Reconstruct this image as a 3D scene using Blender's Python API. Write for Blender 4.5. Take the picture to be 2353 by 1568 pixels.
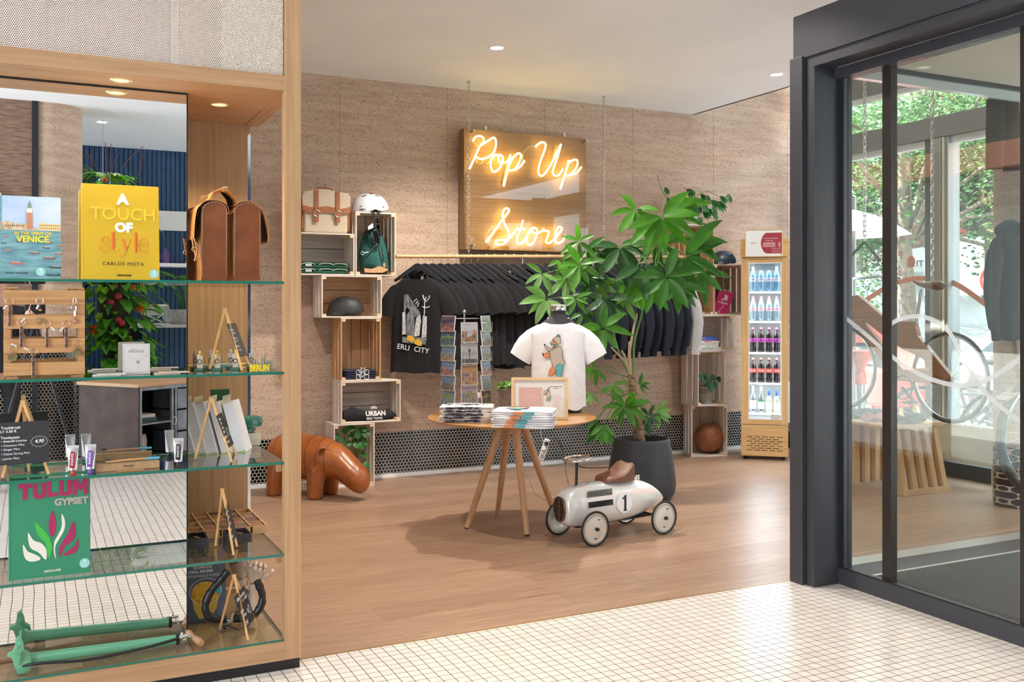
import bpy, bmesh, math, random
from mathutils import Vector, Matrix, noise
from math import sin, cos, pi, radians as R, sqrt, atan2
random.seed(7)
sc = bpy.context.scene
for o in list(bpy.data.objects): bpy.data.objects.remove(o)
C = sc.collection
# ---------------------------------------------------------------- camera
H0 = 1.40; FPX = 2227.0; CX = 1176.5; HZ = 705.0; YAW = R(26.2)
SA, CA = sin(YAW), cos(YAW)
cam_d = bpy.data.cameras.new('camera'); cam = bpy.data.objects.new('camera', cam_d); C.objects.link(cam)
cam.location = (0, 0, H0); cam.rotation_euler = (pi/2, 0, -YAW)
cam_d.sensor_width = 36; cam_d.lens = 36*FPX/2353; cam_d.shift_y = -(784-HZ)/2353
cam_d.clip_start = 0.05; cam_d.clip_end = 300
sc.camera = cam
# ---------------------------------------------------------------- light and exposure
vs = sc.view_settings
vs.view_transform = 'Standard'; vs.look = 'None'; vs.gamma = 1.0; vs.exposure = 0.80; vs.use_curve_mapping = False
w = bpy.data.worlds.new('sky'); sc.world = w; w.use_nodes = True
bg = w.node_tree.nodes['Background']; bg.inputs['Color'].default_value = (0.72, 0.86, 1.0, 1); bg.inputs['Strength'].default_value = 8.5
def light(kind, name, loc, energy, color=(1,1,1), rot=(0,0,0), **kw):
    d = bpy.data.lights.new(name, kind); d.energy = energy; d.color = color
    for k, v in kw.items(): setattr(d, k, v)
    o = bpy.data.objects.new(name, d); C.objects.link(o); o.location = loc; o.rotation_euler = rot
    return o
sun = light('SUN', 'sun', (20, 0, 20), 32.0, (1.0, 0.97, 0.93), Vector((.40,-.42,-.82)).to_track_quat('-Z','Y').to_euler(), angle=R(0.6))
# daylight entering through the glazed street front (portal only guides the sky sampling)
pt = light('AREA', 'window_portal', (6.95, 1.0, 1.8), 1.0, rot=(0, R(90), 0), shape='RECTANGLE', size=3.4, size_y=13.5)
pt.data.cycles.is_portal = True
pt = light('AREA', 'window_portal', (-5.25, -1.0, 1.65), 1.0, rot=(0, R(-90), 0), shape='RECTANGLE', size=2.7, size_y=5.2)  # sky sampling for the added opening behind the camera
pt.data.cycles.is_portal = True
# ---------------------------------------------------------------- helpers
def ray(px, py):
    s = (px-CX)/FPX; u = (HZ-py)/FPX
    return Vector((SA + s*CA, CA - s*SA, u))
def W(px, py, X=None, Y=None, Z=None, d=None):
    r = ray(px, py)
    if d is None:
        if X is not None: d = X/r.x
        elif Y is not None: d = Y/r.y
        else: d = (Z-H0)/r.z
    return Vector((0, 0, H0)) + r*d
def V(*a): return Vector(a)
MATS = {}
def _bsdf(name):
    m = bpy.data.materials.new(name); m.use_nodes = True
    return m, m.node_tree, m.node_tree.nodes['Principled BSDF']
def solid(name, col, rough=0.5, metal=0.0, spec=None, emit=None, es=0, coat=0, bump=0, bscale=200):
    if name in MATS: return MATS[name]
    m, t, b = _bsdf(name)
    b.inputs['Base Color'].default_value = (*col, 1); b.inputs['Roughness'].default_value = rough
    b.inputs['Metallic'].default_value = metal
    if spec is not None: b.inputs['Specular IOR Level'].default_value = spec
    if emit: b.inputs['Emission Color'].default_value = (*emit, 1); b.inputs['Emission Strength'].default_value = es
    if coat: b.inputs['Coat Weight'].default_value = coat
    # light procedural variation
    tc = t.nodes.new('ShaderNodeTexCoord'); n = t.nodes.new('ShaderNodeTexNoise'); n.inputs['Scale'].default_value = bscale
    t.links.new(tc.outputs['Object'], n.inputs['Vector'])
    if bump:
        bp = t.nodes.new('ShaderNodeBump'); bp.inputs['Strength'].default_value = bump; bp.inputs['Distance'].default_value = 0.002
        t.links.new(n.outputs['Fac'], bp.inputs['Height']); t.links.new(bp.outputs['Normal'], b.inputs['Normal'])
    MATS[name] = m; return m
def noisy(name, c1, c2, scale=(1,1,1), nscale=5, detail=4, rough=0.5, lo=0.35, hi=0.65, bump=0, distort=0, coord='Object', rot=(0,0,0), coat=0, c3=None, metal=0):
    if name in MATS: return MATS[name]
    m, t, b = _bsdf(name); N = t.nodes; L = t.links
    tc = N.new('ShaderNodeTexCoord'); mp = N.new('ShaderNodeMapping'); mp.inputs['Scale'].default_value = scale; mp.inputs['Rotation'].default_value = rot
    L.new(tc.outputs[coord], mp.inputs['Vector'])
    n = N.new('ShaderNodeTexNoise'); n.inputs['Scale'].default_value = nscale; n.inputs['Detail'].default_value = detail; n.inputs['Distortion'].default_value = distort
    L.new(mp.outputs[0], n.inputs['Vector'])
    cr = N.new('ShaderNodeValToRGB'); cr.color_ramp.elements[0].position = lo; cr.color_ramp.elements[1].position = hi
    cr.color_ramp.elements[0].color = (*c1, 1); cr.color_ramp.elements[1].color = (*c2, 1)
    if c3: e = cr.color_ramp.elements.new((lo+hi)/2); e.color = (*c3, 1)
    L.new(n.outputs['Fac'], cr.inputs['Fac']); L.new(cr.outputs['Color'], b.inputs['Base Color'])
    b.inputs['Roughness'].default_value = rough; b.inputs['Metallic'].default_value = metal
    if coat: b.inputs['Coat Weight'].default_value = coat
    if bump:
        bp = N.new('ShaderNodeBump'); bp.inputs['Strength'].default_value = bump; bp.inputs['Distance'].default_value = 0.003
        L.new(n.outputs['Fac'], bp.inputs['Height']); L.new(bp.outputs['Normal'], b.inputs['Normal'])
    MATS[name] = m; return m
def wood(name, c1, c2, axis=2, rough=0.5, fine=60, coat=0, lo=.3, hi=.7):
    s = [fine, fine, fine]; s[axis] = 2.0
    return noisy(name, c1, c2, tuple(s), 1.0, 5, rough, lo, hi, 0.08, 0.6, coat=coat)
def mathn(t, op, a, b=None, c=None):
    n = t.nodes.new('ShaderNodeMath'); n.operation = op
    for i, v in enumerate((a, b, c)):
        if v is None: continue
        if hasattr(v, 'is_output') or isinstance(v, bpy.types.NodeSocket): t.links.new(v, n.inputs[i])
        else: n.inputs[i].default_value = v
    return n.outputs[0]
def dots(t, pitch, axes=(0, 2), rad=0.455):
    """mask of discs in a honeycomb layout: 1 inside a disc"""
    tc = t.nodes.new('ShaderNodeTexCoord'); sp = t.nodes.new('ShaderNodeSeparateXYZ'); t.links.new(tc.outputs['Object'], sp.inputs[0])
    u = mathn(t, 'DIVIDE', sp.outputs[axes[0]], pitch); v = mathn(t, 'DIVIDE', sp.outputs[axes[1]], pitch*sqrt(3))
    ds = []
    for off in (0.0, 0.5):
        fu = mathn(t, 'SUBTRACT', mathn(t, 'FRACT', mathn(t, 'ADD', u, off)), 0.5)
        fv = mathn(t, 'MULTIPLY', mathn(t, 'SUBTRACT', mathn(t, 'FRACT', mathn(t, 'ADD', v, off)), 0.5), sqrt(3))
        ds.append(mathn(t, 'ADD', mathn(t, 'MULTIPLY', fu, fu), mathn(t, 'MULTIPLY', fv, fv)))
    return mathn(t, 'LESS_THAN', mathn(t, 'MINIMUM', ds[0], ds[1]), rad*rad)
def penny(name, pitch, axes, disc=(0.006,0.006,0.007), grout=(0.66,0.62,0.55)):
    m, t, b = _bsdf(name); mk = dots(t, pitch, axes)
    mx = t.nodes.new('ShaderNodeMixRGB'); t.links.new(mk, mx.inputs[0]); mx.inputs[1].default_value = (*grout, 1); mx.inputs[2].default_value = (*disc, 1)
    t.links.new(mx.outputs[0], b.inputs['Base Color'])
    t.links.new(mathn(t, 'MULTIPLY_ADD', mk, -0.45, 0.65), b.inputs['Roughness'])
    return m
def glass(name, tint=(1,1,1), refl=1.0, rough=0.0, ior=1.45):
    if name in MATS: return MATS[name]
    m = bpy.data.materials.new(name); m.use_nodes = True; t = m.node_tree; N = t.nodes; L = t.links
    N.remove(N['Principled BSDF']); out = N['Material Output']
    tr = N.new('ShaderNodeBsdfTransparent'); tr.inputs[0].default_value = (*tint, 1)
    gl = N.new('ShaderNodeBsdfGlossy'); gl.inputs['Roughness'].default_value = rough
    fr = N.new('ShaderNodeLayerWeight'); fr.inputs['Blend'].default_value = .5
    mx = N.new('ShaderNodeMixShader'); f5 = mathn(t, 'POWER', fr.outputs['Facing'], 5.0)
    L.new(mathn(t, 'MULTIPLY', mathn(t, 'MULTIPLY_ADD', f5, .95, .045), refl), mx.inputs[0]); L.new(tr.outputs[0], mx.inputs[1]); L.new(gl.outputs[0], mx.inputs[2]); L.new(mx.outputs[0], out.inputs[0])
    MATS[name] = m; return m
def emis(name, col, s):
    if name in MATS: return MATS[name]
    m, t, b = _bsdf(name); b.inputs['Base Color'].default_value = (*col, 1)
    b.inputs['Emission Color'].default_value = (*col, 1); b.inputs['Emission Strength'].default_value = s
    MATS[name] = m; return m

class MB:
    def __init__(s): s.bm = bmesh.new()
    def box(s, x0, x1, y0, y1, z0, z1):
        vs = [s.bm.verts.new(p) for p in ((x0,y0,z0),(x1,y0,z0),(x1,y1,z0),(x0,y1,z0),(x0,y0,z1),(x1,y0,z1),(x1,y1,z1),(x0,y1,z1))]
        for f in ((0,3,2,1),(4,5,6,7),(0,1,5,4),(1,2,6,5),(2,3,7,6),(3,0,4,7)): s.bm.faces.new([vs[i] for i in f])
        return s
    def obox(s, c, sx, sy, sz, M=None):
        M = M or Matrix()
        n = len(s.bm.verts); s.box(-sx/2, sx/2, -sy/2, sy/2, -sz/2, sz/2); s.bm.verts.ensure_lookup_table()
        for v in s.bm.verts[n:]: v.co = (M @ v.co) + Vector(c)
        return s
    def bar(s, p0, p1, w, h=None, up=None):
        h = h or w; p0 = Vector(p0); p1 = Vector(p1); d = (p1-p0).normalized()
        u = Vector(up) if up else (Vector((0,0,1)) if abs(d.z) < .9 else Vector((0,1,0)))
        x = d.cross(u).normalized(); y = x.cross(d).normalized()
        rs = [[p + x*a*w/2 + y*b*h/2 for a, b in ((-1,-1),(1,-1),(1,1),(-1,1))] for p in (p0, p1)]
        return s.loft(rs)
    def loft(s, rings, cap=True, closed=True, loop=False):
        R_ = [[s.bm.verts.new(p) for p in r] for r in rings]; n = len(R_[0])
        seq = list(zip(R_, R_[1:])) + ([(R_[-1], R_[0])] if loop else [])
        for a, b in seq:
            for i in range(n if closed else n-1):
                j = (i+1) % n
                try: s.bm.faces.new((a[i], a[j], b[j], b[i]))
                except ValueError: pass
        if cap and not loop and closed:
            s.bm.faces.new(R_[0][::-1]); s.bm.faces.new(R_[-1])
        return s
    def cyl(s, p0, p1, r0, r1=None, n=16, cap=True):
        r1 = r0 if r1 is None else r1
        return s.tube([p0, p1], [r0, r1], n, cap=cap)
    def tube(s, pts, r, n=8, closed=False, cap=True):
        P = [Vector(p) for p in pts]; m = len(P); rr = r if isinstance(r, (list, tuple)) else [r]*m
        rings = []; prev = None
        for i in range(m):
            a = P[(i-1) % m] if (closed or i) else P[0]; b = P[(i+1) % m] if (closed or i < m-1) else P[-1]
            d = (b-a).normalized()
            if prev is None:
                x = d.cross(Vector((0,0,1)))
                if x.length < .05: x = d.cross(Vector((0,1,0)))
                x.normalize()
            else:
                x = prev - d*prev.dot(d); x.normalize()
            prev = x; y = d.cross(x)
            rings.append([P[i] + (x*cos(2*pi*k/n) + y*sin(2*pi*k/n))*rr[i] for k in range(n)])
        return s.loft(rings, cap=cap, loop=closed)
    def ring(s, c, r, t, normal=(0,1,0), n=32, k=8):
        nv = Vector(normal).normalized(); x = nv.orthogonal().normalized(); y = nv.cross(x)
        return s.tube([Vector(c) + (x*cos(2*pi*i/n)+y*sin(2*pi*i/n))*r for i in range(n)], t, k, closed=True)
    def lathe(s, prof, c=(0,0,0), n=32, M=None, cap=True):
        M = M or Matrix(); c = Vector(c)
        return s.loft([[(M @ Vector((r*cos(2*pi*k/n), r*sin(2*pi*k/n), z))) + c for k in range(n)] for r, z in prof], cap=cap)
    def ball(s, c, r, sc_=(1,1,1), M=None, n=20):
        prof = [(max(1e-4, sin(pi*i/12))*r, -cos(pi*i/12)*r) for i in range(13)]
        D = Matrix.Diagonal((*sc_, 1)); return s.lathe(prof, c, n, (M or Matrix()) @ D)
    def poly(s, pts, z0, z1, M=None):
        """extrude 2-D polygon pts (x,y) from z0 to z1 then transform with M"""
        M = M or Matrix()
        a = [s.bm.verts.new(M @ Vector((x, y, z0))) for x, y in pts]; b = [s.bm.verts.new(M @ Vector((x, y, z1))) for x, y in pts]
        n = len(pts); s.bm.faces.new(a[::-1]); s.bm.faces.new(b)
        for i in range(n): s.bm.faces.new((a[i], a[(i+1) % n], b[(i+1) % n], b[i]))
        return s
    def face(s, pts):
        s.bm.faces.new([s.bm.verts.new(p) for p in pts]); return s
    def build(s, name, m, parent=None, smooth=False, bevel=0, bseg=2, mats=None, loc=None, solidify=0, sub=0, remesh=0):
        bmesh.ops.recalc_face_normals(s.bm, faces=s.bm.faces[:])
        me = bpy.data.meshes.new(name); s.bm.to_mesh(me); s.bm.free()
        if smooth: me.shade_smooth()
        for mm in (mats or [m]): me.materials.append(mm)
        o = bpy.data.objects.new(name, me); C.objects.link(o)
        if parent: o.parent = parent
        if loc: o.location = loc
        if solidify: md = o.modifiers.new('s', 'SOLIDIFY'); md.thickness = solidify; md.offset = 0
        if remesh:
            md = o.modifiers.new('r', 'REMESH'); md.mode = 'VOXEL'; md.voxel_size = remesh; md.use_smooth_shade = True
            md = o.modifiers.new('m', 'SMOOTH'); md.iterations = 8; md.factor = .6
        if sub: md = o.modifiers.new('d', 'SUBSURF'); md.levels = md.render_levels = sub
        if bevel: md = o.modifiers.new('b', 'BEVEL'); md.width = bevel; md.segments = bseg; md.limit_method = 'ANGLE'
        if smooth and bevel == 0 and not remesh:
            try: me.set_sharp_from_angle(angle=R(40))
            except Exception: pass
        return o
def tag(o, label=None, cat=None, group=None, kind=None):
    if label: o['label'] = label
    if cat: o['category'] = cat
    if group: o['group'] = group
    if kind: o['kind'] = kind
    return o
def thing(name, label, cat, loc=(0,0,0), rz=0, group=None, rot=None):
    o = bpy.data.objects.new(name, None); C.objects.link(o); o.location = loc; o.rotation_euler = rot or (0, 0, rz)
    o.empty_display_size = 0.1
    return tag(o, label, cat, group)
def struct(o): o['kind'] = 'structure'; return o
def bx(name, m, x0, x1, y0, y1, z0, z1, parent=None, bevel=0):
    return MB().box(x0, x1, y0, y1, z0, z1).build(name, m, parent, bevel=bevel)
def copy_tree(o, parent=None, label=None):
    c = o.copy(); C.objects.link(c)
    if parent: c.parent = parent
    if label: c['label'] = label
    for ch in list(o.children): copy_tree(ch, c)
    return c
def text(s, size, m, parent, M, extrude=0.0006, name='lettering', align='CENTER', bold=0.0, xs=1.0, shear=0.0, sp=1.0):
    """M maps text space (x right, y up, z out) to the parent's space"""
    cu = bpy.data.curves.new('t', 'FONT'); cu.body = s; cu.size = size; cu.extrude = extrude; cu.align_x = align; cu.align_y = 'CENTER'
    cu.offset = 0 if 'M' in s else bold*size; cu.resolution_u = 3; cu.shear = shear; cu.space_character = sp; cu.space_line = 1.0
    o = bpy.data.objects.new('t', cu); C.objects.link(o)
    dg = bpy.context.evaluated_depsgraph_get(); me = bpy.data.meshes.new_from_object(o.evaluated_get(dg))
    bpy.data.objects.remove(o); bpy.data.curves.remove(cu)
    me.transform(M @ Matrix.Diagonal((xs, 1, 1, 1))); me.materials.clear(); me.materials.append(m); me.name = name
    t = bpy.data.objects.new(name, me); C.objects.link(t)
    if parent: t.parent = parent
    return t
def frontM(x, y, z, tilt=0, rz=0):
    """text/polygon space -> vertical plane facing -Y at (x,y,z)"""
    return Matrix.Translation((x, y, z)) @ Matrix.Rotation(rz, 4, 'Z') @ Matrix.Rotation(tilt, 4, 'X') @ Matrix.Rotation(pi/2, 4, 'X')
def strokes(name, lines, r, m, parent, M, n=6, flat=False):
    b = MB()
    for ln in lines:
        b.tube([M @ Vector((x, y, 0)) for x, y in ln], r, n)
    return b.build(name, m, parent, smooth=True)
def crv(pts, k=6, closed=False):
    """Catmull-Rom through points (2-D or 3-D tuples)"""
    P = [Vector(p) for p in pts]; n = len(P); out = []
    rng = range(n if closed else n-1)
    for i in rng:
        p0 = P[(i-1) % n] if (closed or i > 0) else P[0]; p1 = P[i]; p2 = P[(i+1) % n]; p3 = P[(i+2) % n] if (closed or i < n-2) else P[n-1]
        for j in range(k):
            t = j/k; out.append(.5*((2*p1) + (-p0+p2)*t + (2*p0-5*p1+4*p2-p3)*t*t + (-p0+3*p1-3*p2+p3)*t**3))
    if not closed: out.append(P[-1])
    return out

def leafmat(name, col, col2=None, rough=.35, tl=.45):
    if name in MATS: return MATS[name]
    m, t, b = _bsdf(name); N = t.nodes; L = t.links
    tc = N.new('ShaderNodeTexCoord'); n = N.new('ShaderNodeTexNoise'); n.inputs['Scale'].default_value = 9; L.new(tc.outputs['Object'], n.inputs[0])
    mx = N.new('ShaderNodeMixRGB'); cr = N.new('ShaderNodeValToRGB'); cr.color_ramp.elements[0].position = .35; cr.color_ramp.elements[1].position = .65
    L.new(n.outputs['Fac'], cr.inputs[0]); L.new(cr.outputs[0], mx.inputs[0]); mx.inputs[1].default_value = (*col, 1); mx.inputs[2].default_value = (*(col2 or tuple(c*.55 for c in col)), 1)
    L.new(mx.outputs[0], b.inputs['Base Color']); b.inputs['Roughness'].default_value = rough
    ts = N.new('ShaderNodeBsdfTranslucent'); mc = N.new('ShaderNodeMixRGB'); mc.blend_type = 'MULTIPLY'; mc.inputs[0].default_value = 1; mc.inputs[2].default_value = (1.3,1.5,.5,1)
    L.new(mx.outputs[0], mc.inputs[1]); L.new(mc.outputs[0], ts.inputs[0])
    ms = N.new('ShaderNodeMixShader'); ms.inputs[0].default_value = tl; L.new(b.outputs[0], ms.inputs[1]); L.new(ts.outputs[0], ms.inputs[2]); L.new(ms.outputs[0], N['Material Output'].inputs[0])
    MATS[name] = m; return m
def leaf(b, p, d, L_, wd, droop=.3, up=(0,0,1), n=6, cup=.18, heart=False, wave=0):
    """add one leaf blade starting at p, pointing along d"""
    p = Vector(p); d = Vector(d).normalized(); up = Vector(up); s = d.cross(up)
    if s.length < .05: s = d.cross(Vector((1,0,0)))
    s.normalize(); rows = []; pos = p.copy(); dd = d.copy()
    for i in range(n+1):
        t = i/n
        wv = (sin(pi*min(1, t**.62))**.8 if heart else sin(pi*t**.85)**.85)*wd/2 if 0 < t < 1 else 0.0004
        nrm = s.cross(dd).normalized()
        rows.append([pos - s*wv + nrm*cup*wv, pos - s*wv*.5 + nrm*cup*wv*.4 + nrm*(wave*wd*(i % 2)), pos, pos + s*wv*.5 + nrm*cup*wv*.4 + nrm*(wave*wd*(i % 2)), pos + s*wv + nrm*cup*wv])
        dd = (dd + Vector((0,0,-1))*droop/n).normalized(); pos = pos + dd*L_/n
    b.loft(rows, cap=False, closed=False); return pos
# ---------------------------------------------------------------- dimensions
YW = 7.58; HC = 3.245; YC = 3.73; XF = 6.86
# ---------------------------------------------------------------- shared materials
OAK_Z = wood('oak_vertical', (0.40,0.225,0.105), (0.53,0.325,0.17), 2)
OAK_X = wood('oak_lengthwise', (0.38,0.21,0.10), (0.50,0.30,0.16), 0)
OAK_Y = wood('oak_depthwise', (0.38,0.20,0.09), (0.50,0.29,0.15), 1)
BLACK = solid('black_plastic', (0.012,0.012,0.013), 0.45)
CHROME = solid('chrome', (0.85,0.85,0.86), 0.08, 1.0)
STEEL = solid('brushed_steel', (0.55,0.55,0.54), 0.3, 1.0)
WHITE = solid('white_paint', (0.85,0.85,0.85), 0.6)
ANTH = solid('anthracite_powder_coat', (0.065,0.065,0.074), 0.42, 0.35, bump=.15, bscale=900)
GLS = glass('clear_glass', (0.97,0.985,0.98))
def mk_cork():
    m, t, b = _bsdf('cork_wallcovering'); N = t.nodes; L = t.links
    tc = N.new('ShaderNodeTexCoord')
    def nz(scale, s, d=3, dist=0):
        mp = N.new('ShaderNodeMapping'); mp.inputs['Scale'].default_value = scale; L.new(tc.outputs['Object'], mp.inputs[0])
        n = N.new('ShaderNodeTexNoise'); n.inputs['Scale'].default_value = s; n.inputs['Detail'].default_value = d; n.inputs['Distortion'].default_value = dist; L.new(mp.outputs[0], n.inputs[0]); return n.outputs['Fac']
    big = nz((2,2,18), 1.2, 6, .5)
    cr = N.new('ShaderNodeValToRGB'); e = cr.color_ramp.elements; e[0].position = .32; e[1].position = .68; e[0].color = (.485,.345,.25,1); e[1].color = (.61,.455,.345,1); L.new(big, cr.inputs[0])
    fl = nz((50,50,125), 1.6, 3, .4)
    c2 = N.new('ShaderNodeValToRGB'); e = c2.color_ramp.elements; e[0].position = .54; e[1].position = .64; e[0].color = (0,0,0,1); e[1].color = (1,1,1,1); L.new(fl, c2.inputs[0])
    st = nz((6,6,60), 1.4, 4, 1.2)
    msk = mathn(t, 'MULTIPLY', mathn(t, 'MULTIPLY', c2.outputs[0], 1.0), mathn(t, 'MULTIPLY_ADD', st, 2.6, -0.75))
    mx = N.new('ShaderNodeMixRGB'); mx.use_clamp = True; L.new(mathn(t, 'MINIMUM', mathn(t, 'MAXIMUM', msk, 0.0), 0.8), mx.inputs[0]); L.new(cr.outputs[0], mx.inputs[1]); mx.inputs[2].default_value = (.12,.065,.04,1)
    # panel seams every 0.9 m
    L.new(mx.outputs[0], b.inputs['Base Color']); b.inputs['Roughness'].default_value = .8
    bp = N.new('ShaderNodeBump'); bp.inputs['Strength'].default_value = .35; bp.inputs['Distance'].default_value = .004; L.new(fl, bp.inputs['Height']); L.new(bp.outputs[0], b.inputs['Normal'])
    return m
CORK = mk_cork()
def mk_tiles():
    m, t, b = _bsdf('cream_mosaic_floor_tiles'); N = t.nodes; L = t.links
    tc = N.new('ShaderNodeTexCoord'); mp = N.new('ShaderNodeMapping'); mp.inputs['Rotation'].default_value = (0,0,0)
    # slight waviness of the hand-laid rows
    nn = N.new('ShaderNodeTexNoise'); nn.inputs['Scale'].default_value = 3.2; nn.inputs['Detail'].default_value = 1; L.new(tc.outputs['Object'], nn.inputs[0])
    va = N.new('ShaderNodeVectorMath'); va.operation = 'MULTIPLY_ADD'; L.new(nn.outputs['Color'], va.inputs[0]); va.inputs[1].default_value = (.012,.012,0); L.new(tc.outputs['Object'], va.inputs[2])
    L.new(va.outputs[0], mp.inputs[0])
    br = N.new('ShaderNodeTexBrick'); br.offset = 0; br.inputs['Scale'].default_value = 1; br.inputs['Brick Width'].default_value = .0475; br.inputs['Row Height'].default_value = .0475
    br.inputs['Mortar Size'].default_value = .0016; br.inputs['Mortar Smooth'].default_value = .1; br.inputs['Bias'].default_value = 0
    br.inputs['Color1'].default_value = (.75,.68,.61,1); br.inputs['Color2'].default_value = (.82,.75,.68,1); br.inputs['Mortar'].default_value = (.035,.03,.03,1)
    L.new(mp.outputs[0], br.inputs[0]); L.new(br.outputs['Color'], b.inputs['Base Color'])
    L.new(mathn(t, 'MULTIPLY_ADD', br.outputs['Fac'], .5, .2), b.inputs['Roughness'])
    bp = N.new('ShaderNodeBump'); bp.invert = True; bp.inputs['Strength'].default_value = .5; bp.inputs['Distance'].default_value = .001; L.new(br.outputs['Fac'], bp.inputs['Height']); L.new(bp.outputs[0], b.inputs['Normal'])
    return m
def mk_planks():
    m, t, b = _bsdf('wood_plank_floor'); N = t.nodes; L = t.links
    tc = N.new('ShaderNodeTexCoord')
    br = N.new('ShaderNodeTexBrick'); br.offset = .37; br.inputs['Scale'].default_value = 1; br.inputs['Brick Width'].default_value = 1.4; br.inputs['Row Height'].default_value = .18
    br.inputs['Mortar Size'].default_value = .0008; br.inputs['Color1'].default_value = (.315,.195,.125,1); br.inputs['Color2'].default_value = (.375,.24,.16,1); br.inputs['Mortar'].default_value = (.2,.11,.06,1)
    L.new(tc.outputs['Object'], br.inputs[0])
    mp = N.new('ShaderNodeMapping'); mp.inputs['Scale'].default_value = (2.2,26,1); L.new(tc.outputs['Object'], mp.inputs[0])
    n = N.new('ShaderNodeTexNoise'); n.inputs['Scale'].default_value = 1.3; n.inputs['Detail'].default_value = 6; n.inputs['Distortion'].default_value = 1.4; L.new(mp.outputs[0], n.inputs[0])
    cr = N.new('ShaderNodeValToRGB'); e = cr.color_ramp.elements; e[0].position = .3; e[1].position = .7; e[0].color = (.80,.77,.74,1); e[1].color = (1.16,1.14,1.12,1); L.new(n.outputs['Fac'], cr.inputs[0])
    mx = N.new('ShaderNodeMixRGB'); mx.blend_type = 'MULTIPLY'; mx.inputs[0].default_value = 1; L.new(br.outputs['Color'], mx.inputs[1]); L.new(cr.outputs[0], mx.inputs[2])
    L.new(mx.outputs[0], b.inputs['Base Color']); b.inputs['Roughness'].default_value = .36
    bp = N.new('ShaderNodeBump'); bp.inputs['Strength'].default_value = .12; bp.inputs['Distance'].default_value = .002; L.new(n.outputs['Fac'], bp.inputs['Height']); L.new(bp.outputs[0], b.inputs['Normal'])
    return m
TILE = mk_tiles(); PLANK = mk_planks()
CEIL = noisy('ceiling_plaster', (.88,.89,.90), (.92,.925,.93), nscale=2, rough=.85)
CORK_DIM = noisy('cork_low_light', (.16,.095,.06), (.30,.19,.13), (6,6,60), 1.4, 5, .8, bump=.2)  # cork of the rear wall, its low light put into the colour
PENB = penny('penny_mosaic_black', .0292, (0, 2))
# ---------------------------------------------------------------- setting
YB = 3.82   # seam between tile floor and plank floor
struct(bx('floor', TILE, -5, XF, -4.2, YB, -.06, 0))
struct(bx('floor', PLANK, -5, XF, YB, YW+.15, -.06, 0))
struct(bx('trim_1', solid('brass_strip', (.45,.3,.14), .35, .8), -2.5, 3.46, YB-.006, YB+.004, 0, .0015))
struct(bx('wall_back', CORK, -5, XF+.4, YW, YW+.15, -.05, 4.2))
struct(bx('wall_back', PENB, -2.5, XF, YW-.006, YW, .03, .372))
struct(bx('baseboard_back', WHITE, -2.5, XF, YW-.014, YW-.001, 0, .03))
b = MB()
for k in range(9): b.box(-.6+k*.93, -.5985+k*.93, YW-.0012, YW+.001, .372, HC)
struct(b.build('trim_2', solid('cork_seam_dark', (.10,.06,.04), .9)))  # dark panel joints in the cork
struct(bx('ceiling', CEIL, -5.2, 5.66, -4.4, YW, HC, HC+.25))
struct(bx('ceiling', CEIL, 5.66, XF+.4, -4.4, YW, 3.62, 3.8))
struct(bx('trim_3', solid('dark_ceiling_trim', (.03,.03,.033), .5), 5.66, 5.675, -4.2, YW, HC-.004, HC+.3))
for a in ((1.6,7.7,-.05,HC),(-4.2,-3.6,-.05,HC),(-3.59,1.59,-.05,.3),(-3.59,1.59,3.0,HC)): struct(bx('wall_left', WHITE, -5.2, -5, a[0], a[1], a[2], a[3]))  # unseen left wall, with an opening added to let light in
w2 = struct(thing('added_window', 'unseen window opening added in the left wall behind the camera to let in light', 'window')); del w2['category']  # opening added behind the camera to light the cabinet front
b = MB()
for y in (-3.59,-1.9,-.2,1.53): b.box(-5.15,-5.05,y,y+.06,.301,2.999)
b.build('window_frame', ANTH, w2)
struct(bx('wall_left', WHITE, -2.6, -2.5, YC+.5, YW+.15, -.05, HC))
# ---------------------------------------------------------------- display cabinet on the left
cab = thing('display_cabinet', 'tall oak display cabinet with glass shelves, mirror back and perforated metal top', 'cabinet', (0, YC, 0))
GEDGE = solid('green_glass_edge', (.02,.16,.11), .12, 0, .8)
GSH = glass('shelf_glass', (0.90,0.955,0.93), 1.5)
XR = .925; XP = .862; YM = .215; XM = .529; DB = .80; ZS = 2.232
def ob(name, m, *a, bevel=0): return bx(name, m, *a, parent=cab, bevel=bevel)
ob('post', OAK_Z, XP, XR, 0, .05, .04, HC-.001, bevel=.001)
ob('base_board', OAK_X, -1.6, XP, 0, .8, .04, .110)
ob('plinth', solid('black_plinth', (.01,.01,.012), .35), -1.6, XR-.004, .008, .8, 0, .0398)
ob('top_beam', OAK_X, -1.6, XP, 0, .025, ZS, 2.290)
ob('soffit_board', OAK_X, -1.6, XP-.002, .0252, DB, ZS, ZS+.02)
ob('side_rail', OAK_Y, XP-.001, XR, .0502, DB, ZS-.002, ZS+.06)
ob('back_panel', OAK_Z, .25, .876, DB, DB+.02, .12, ZS)
ob('edge_strip', CHROME, .8762, .889, DB, DB+.02, .04, ZS)
ob('rear_upper_panel', solid('pale_panel', (.75,.62,.5), .7), -1.6, XR, DB, DB+.02, ZS+.03, HC-.002)
ob('inner_upright', solid('cream_panel', (.85,.72,.6), .7), .64, XP-.004, .10, .115, ZS+.03, HC-.002)
ob('inner_shelf', solid('pale_board', (.78,.74,.7), .7), -1.6, XP-.004, .06, .6, ZS+.021, ZS+.035)
ob('hidden_panel', wood('warm_panel', (.42,.24,.12), (.55,.34,.2), 2), .50, .66, .20, .212, ZS+.036, HC-.002)
ob('hidden_panel', wood('brown_panel', (.28,.18,.12), (.40,.27,.19), 2), -1.6, .50, .45, .462, ZS+.036, HC-.002)
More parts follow.
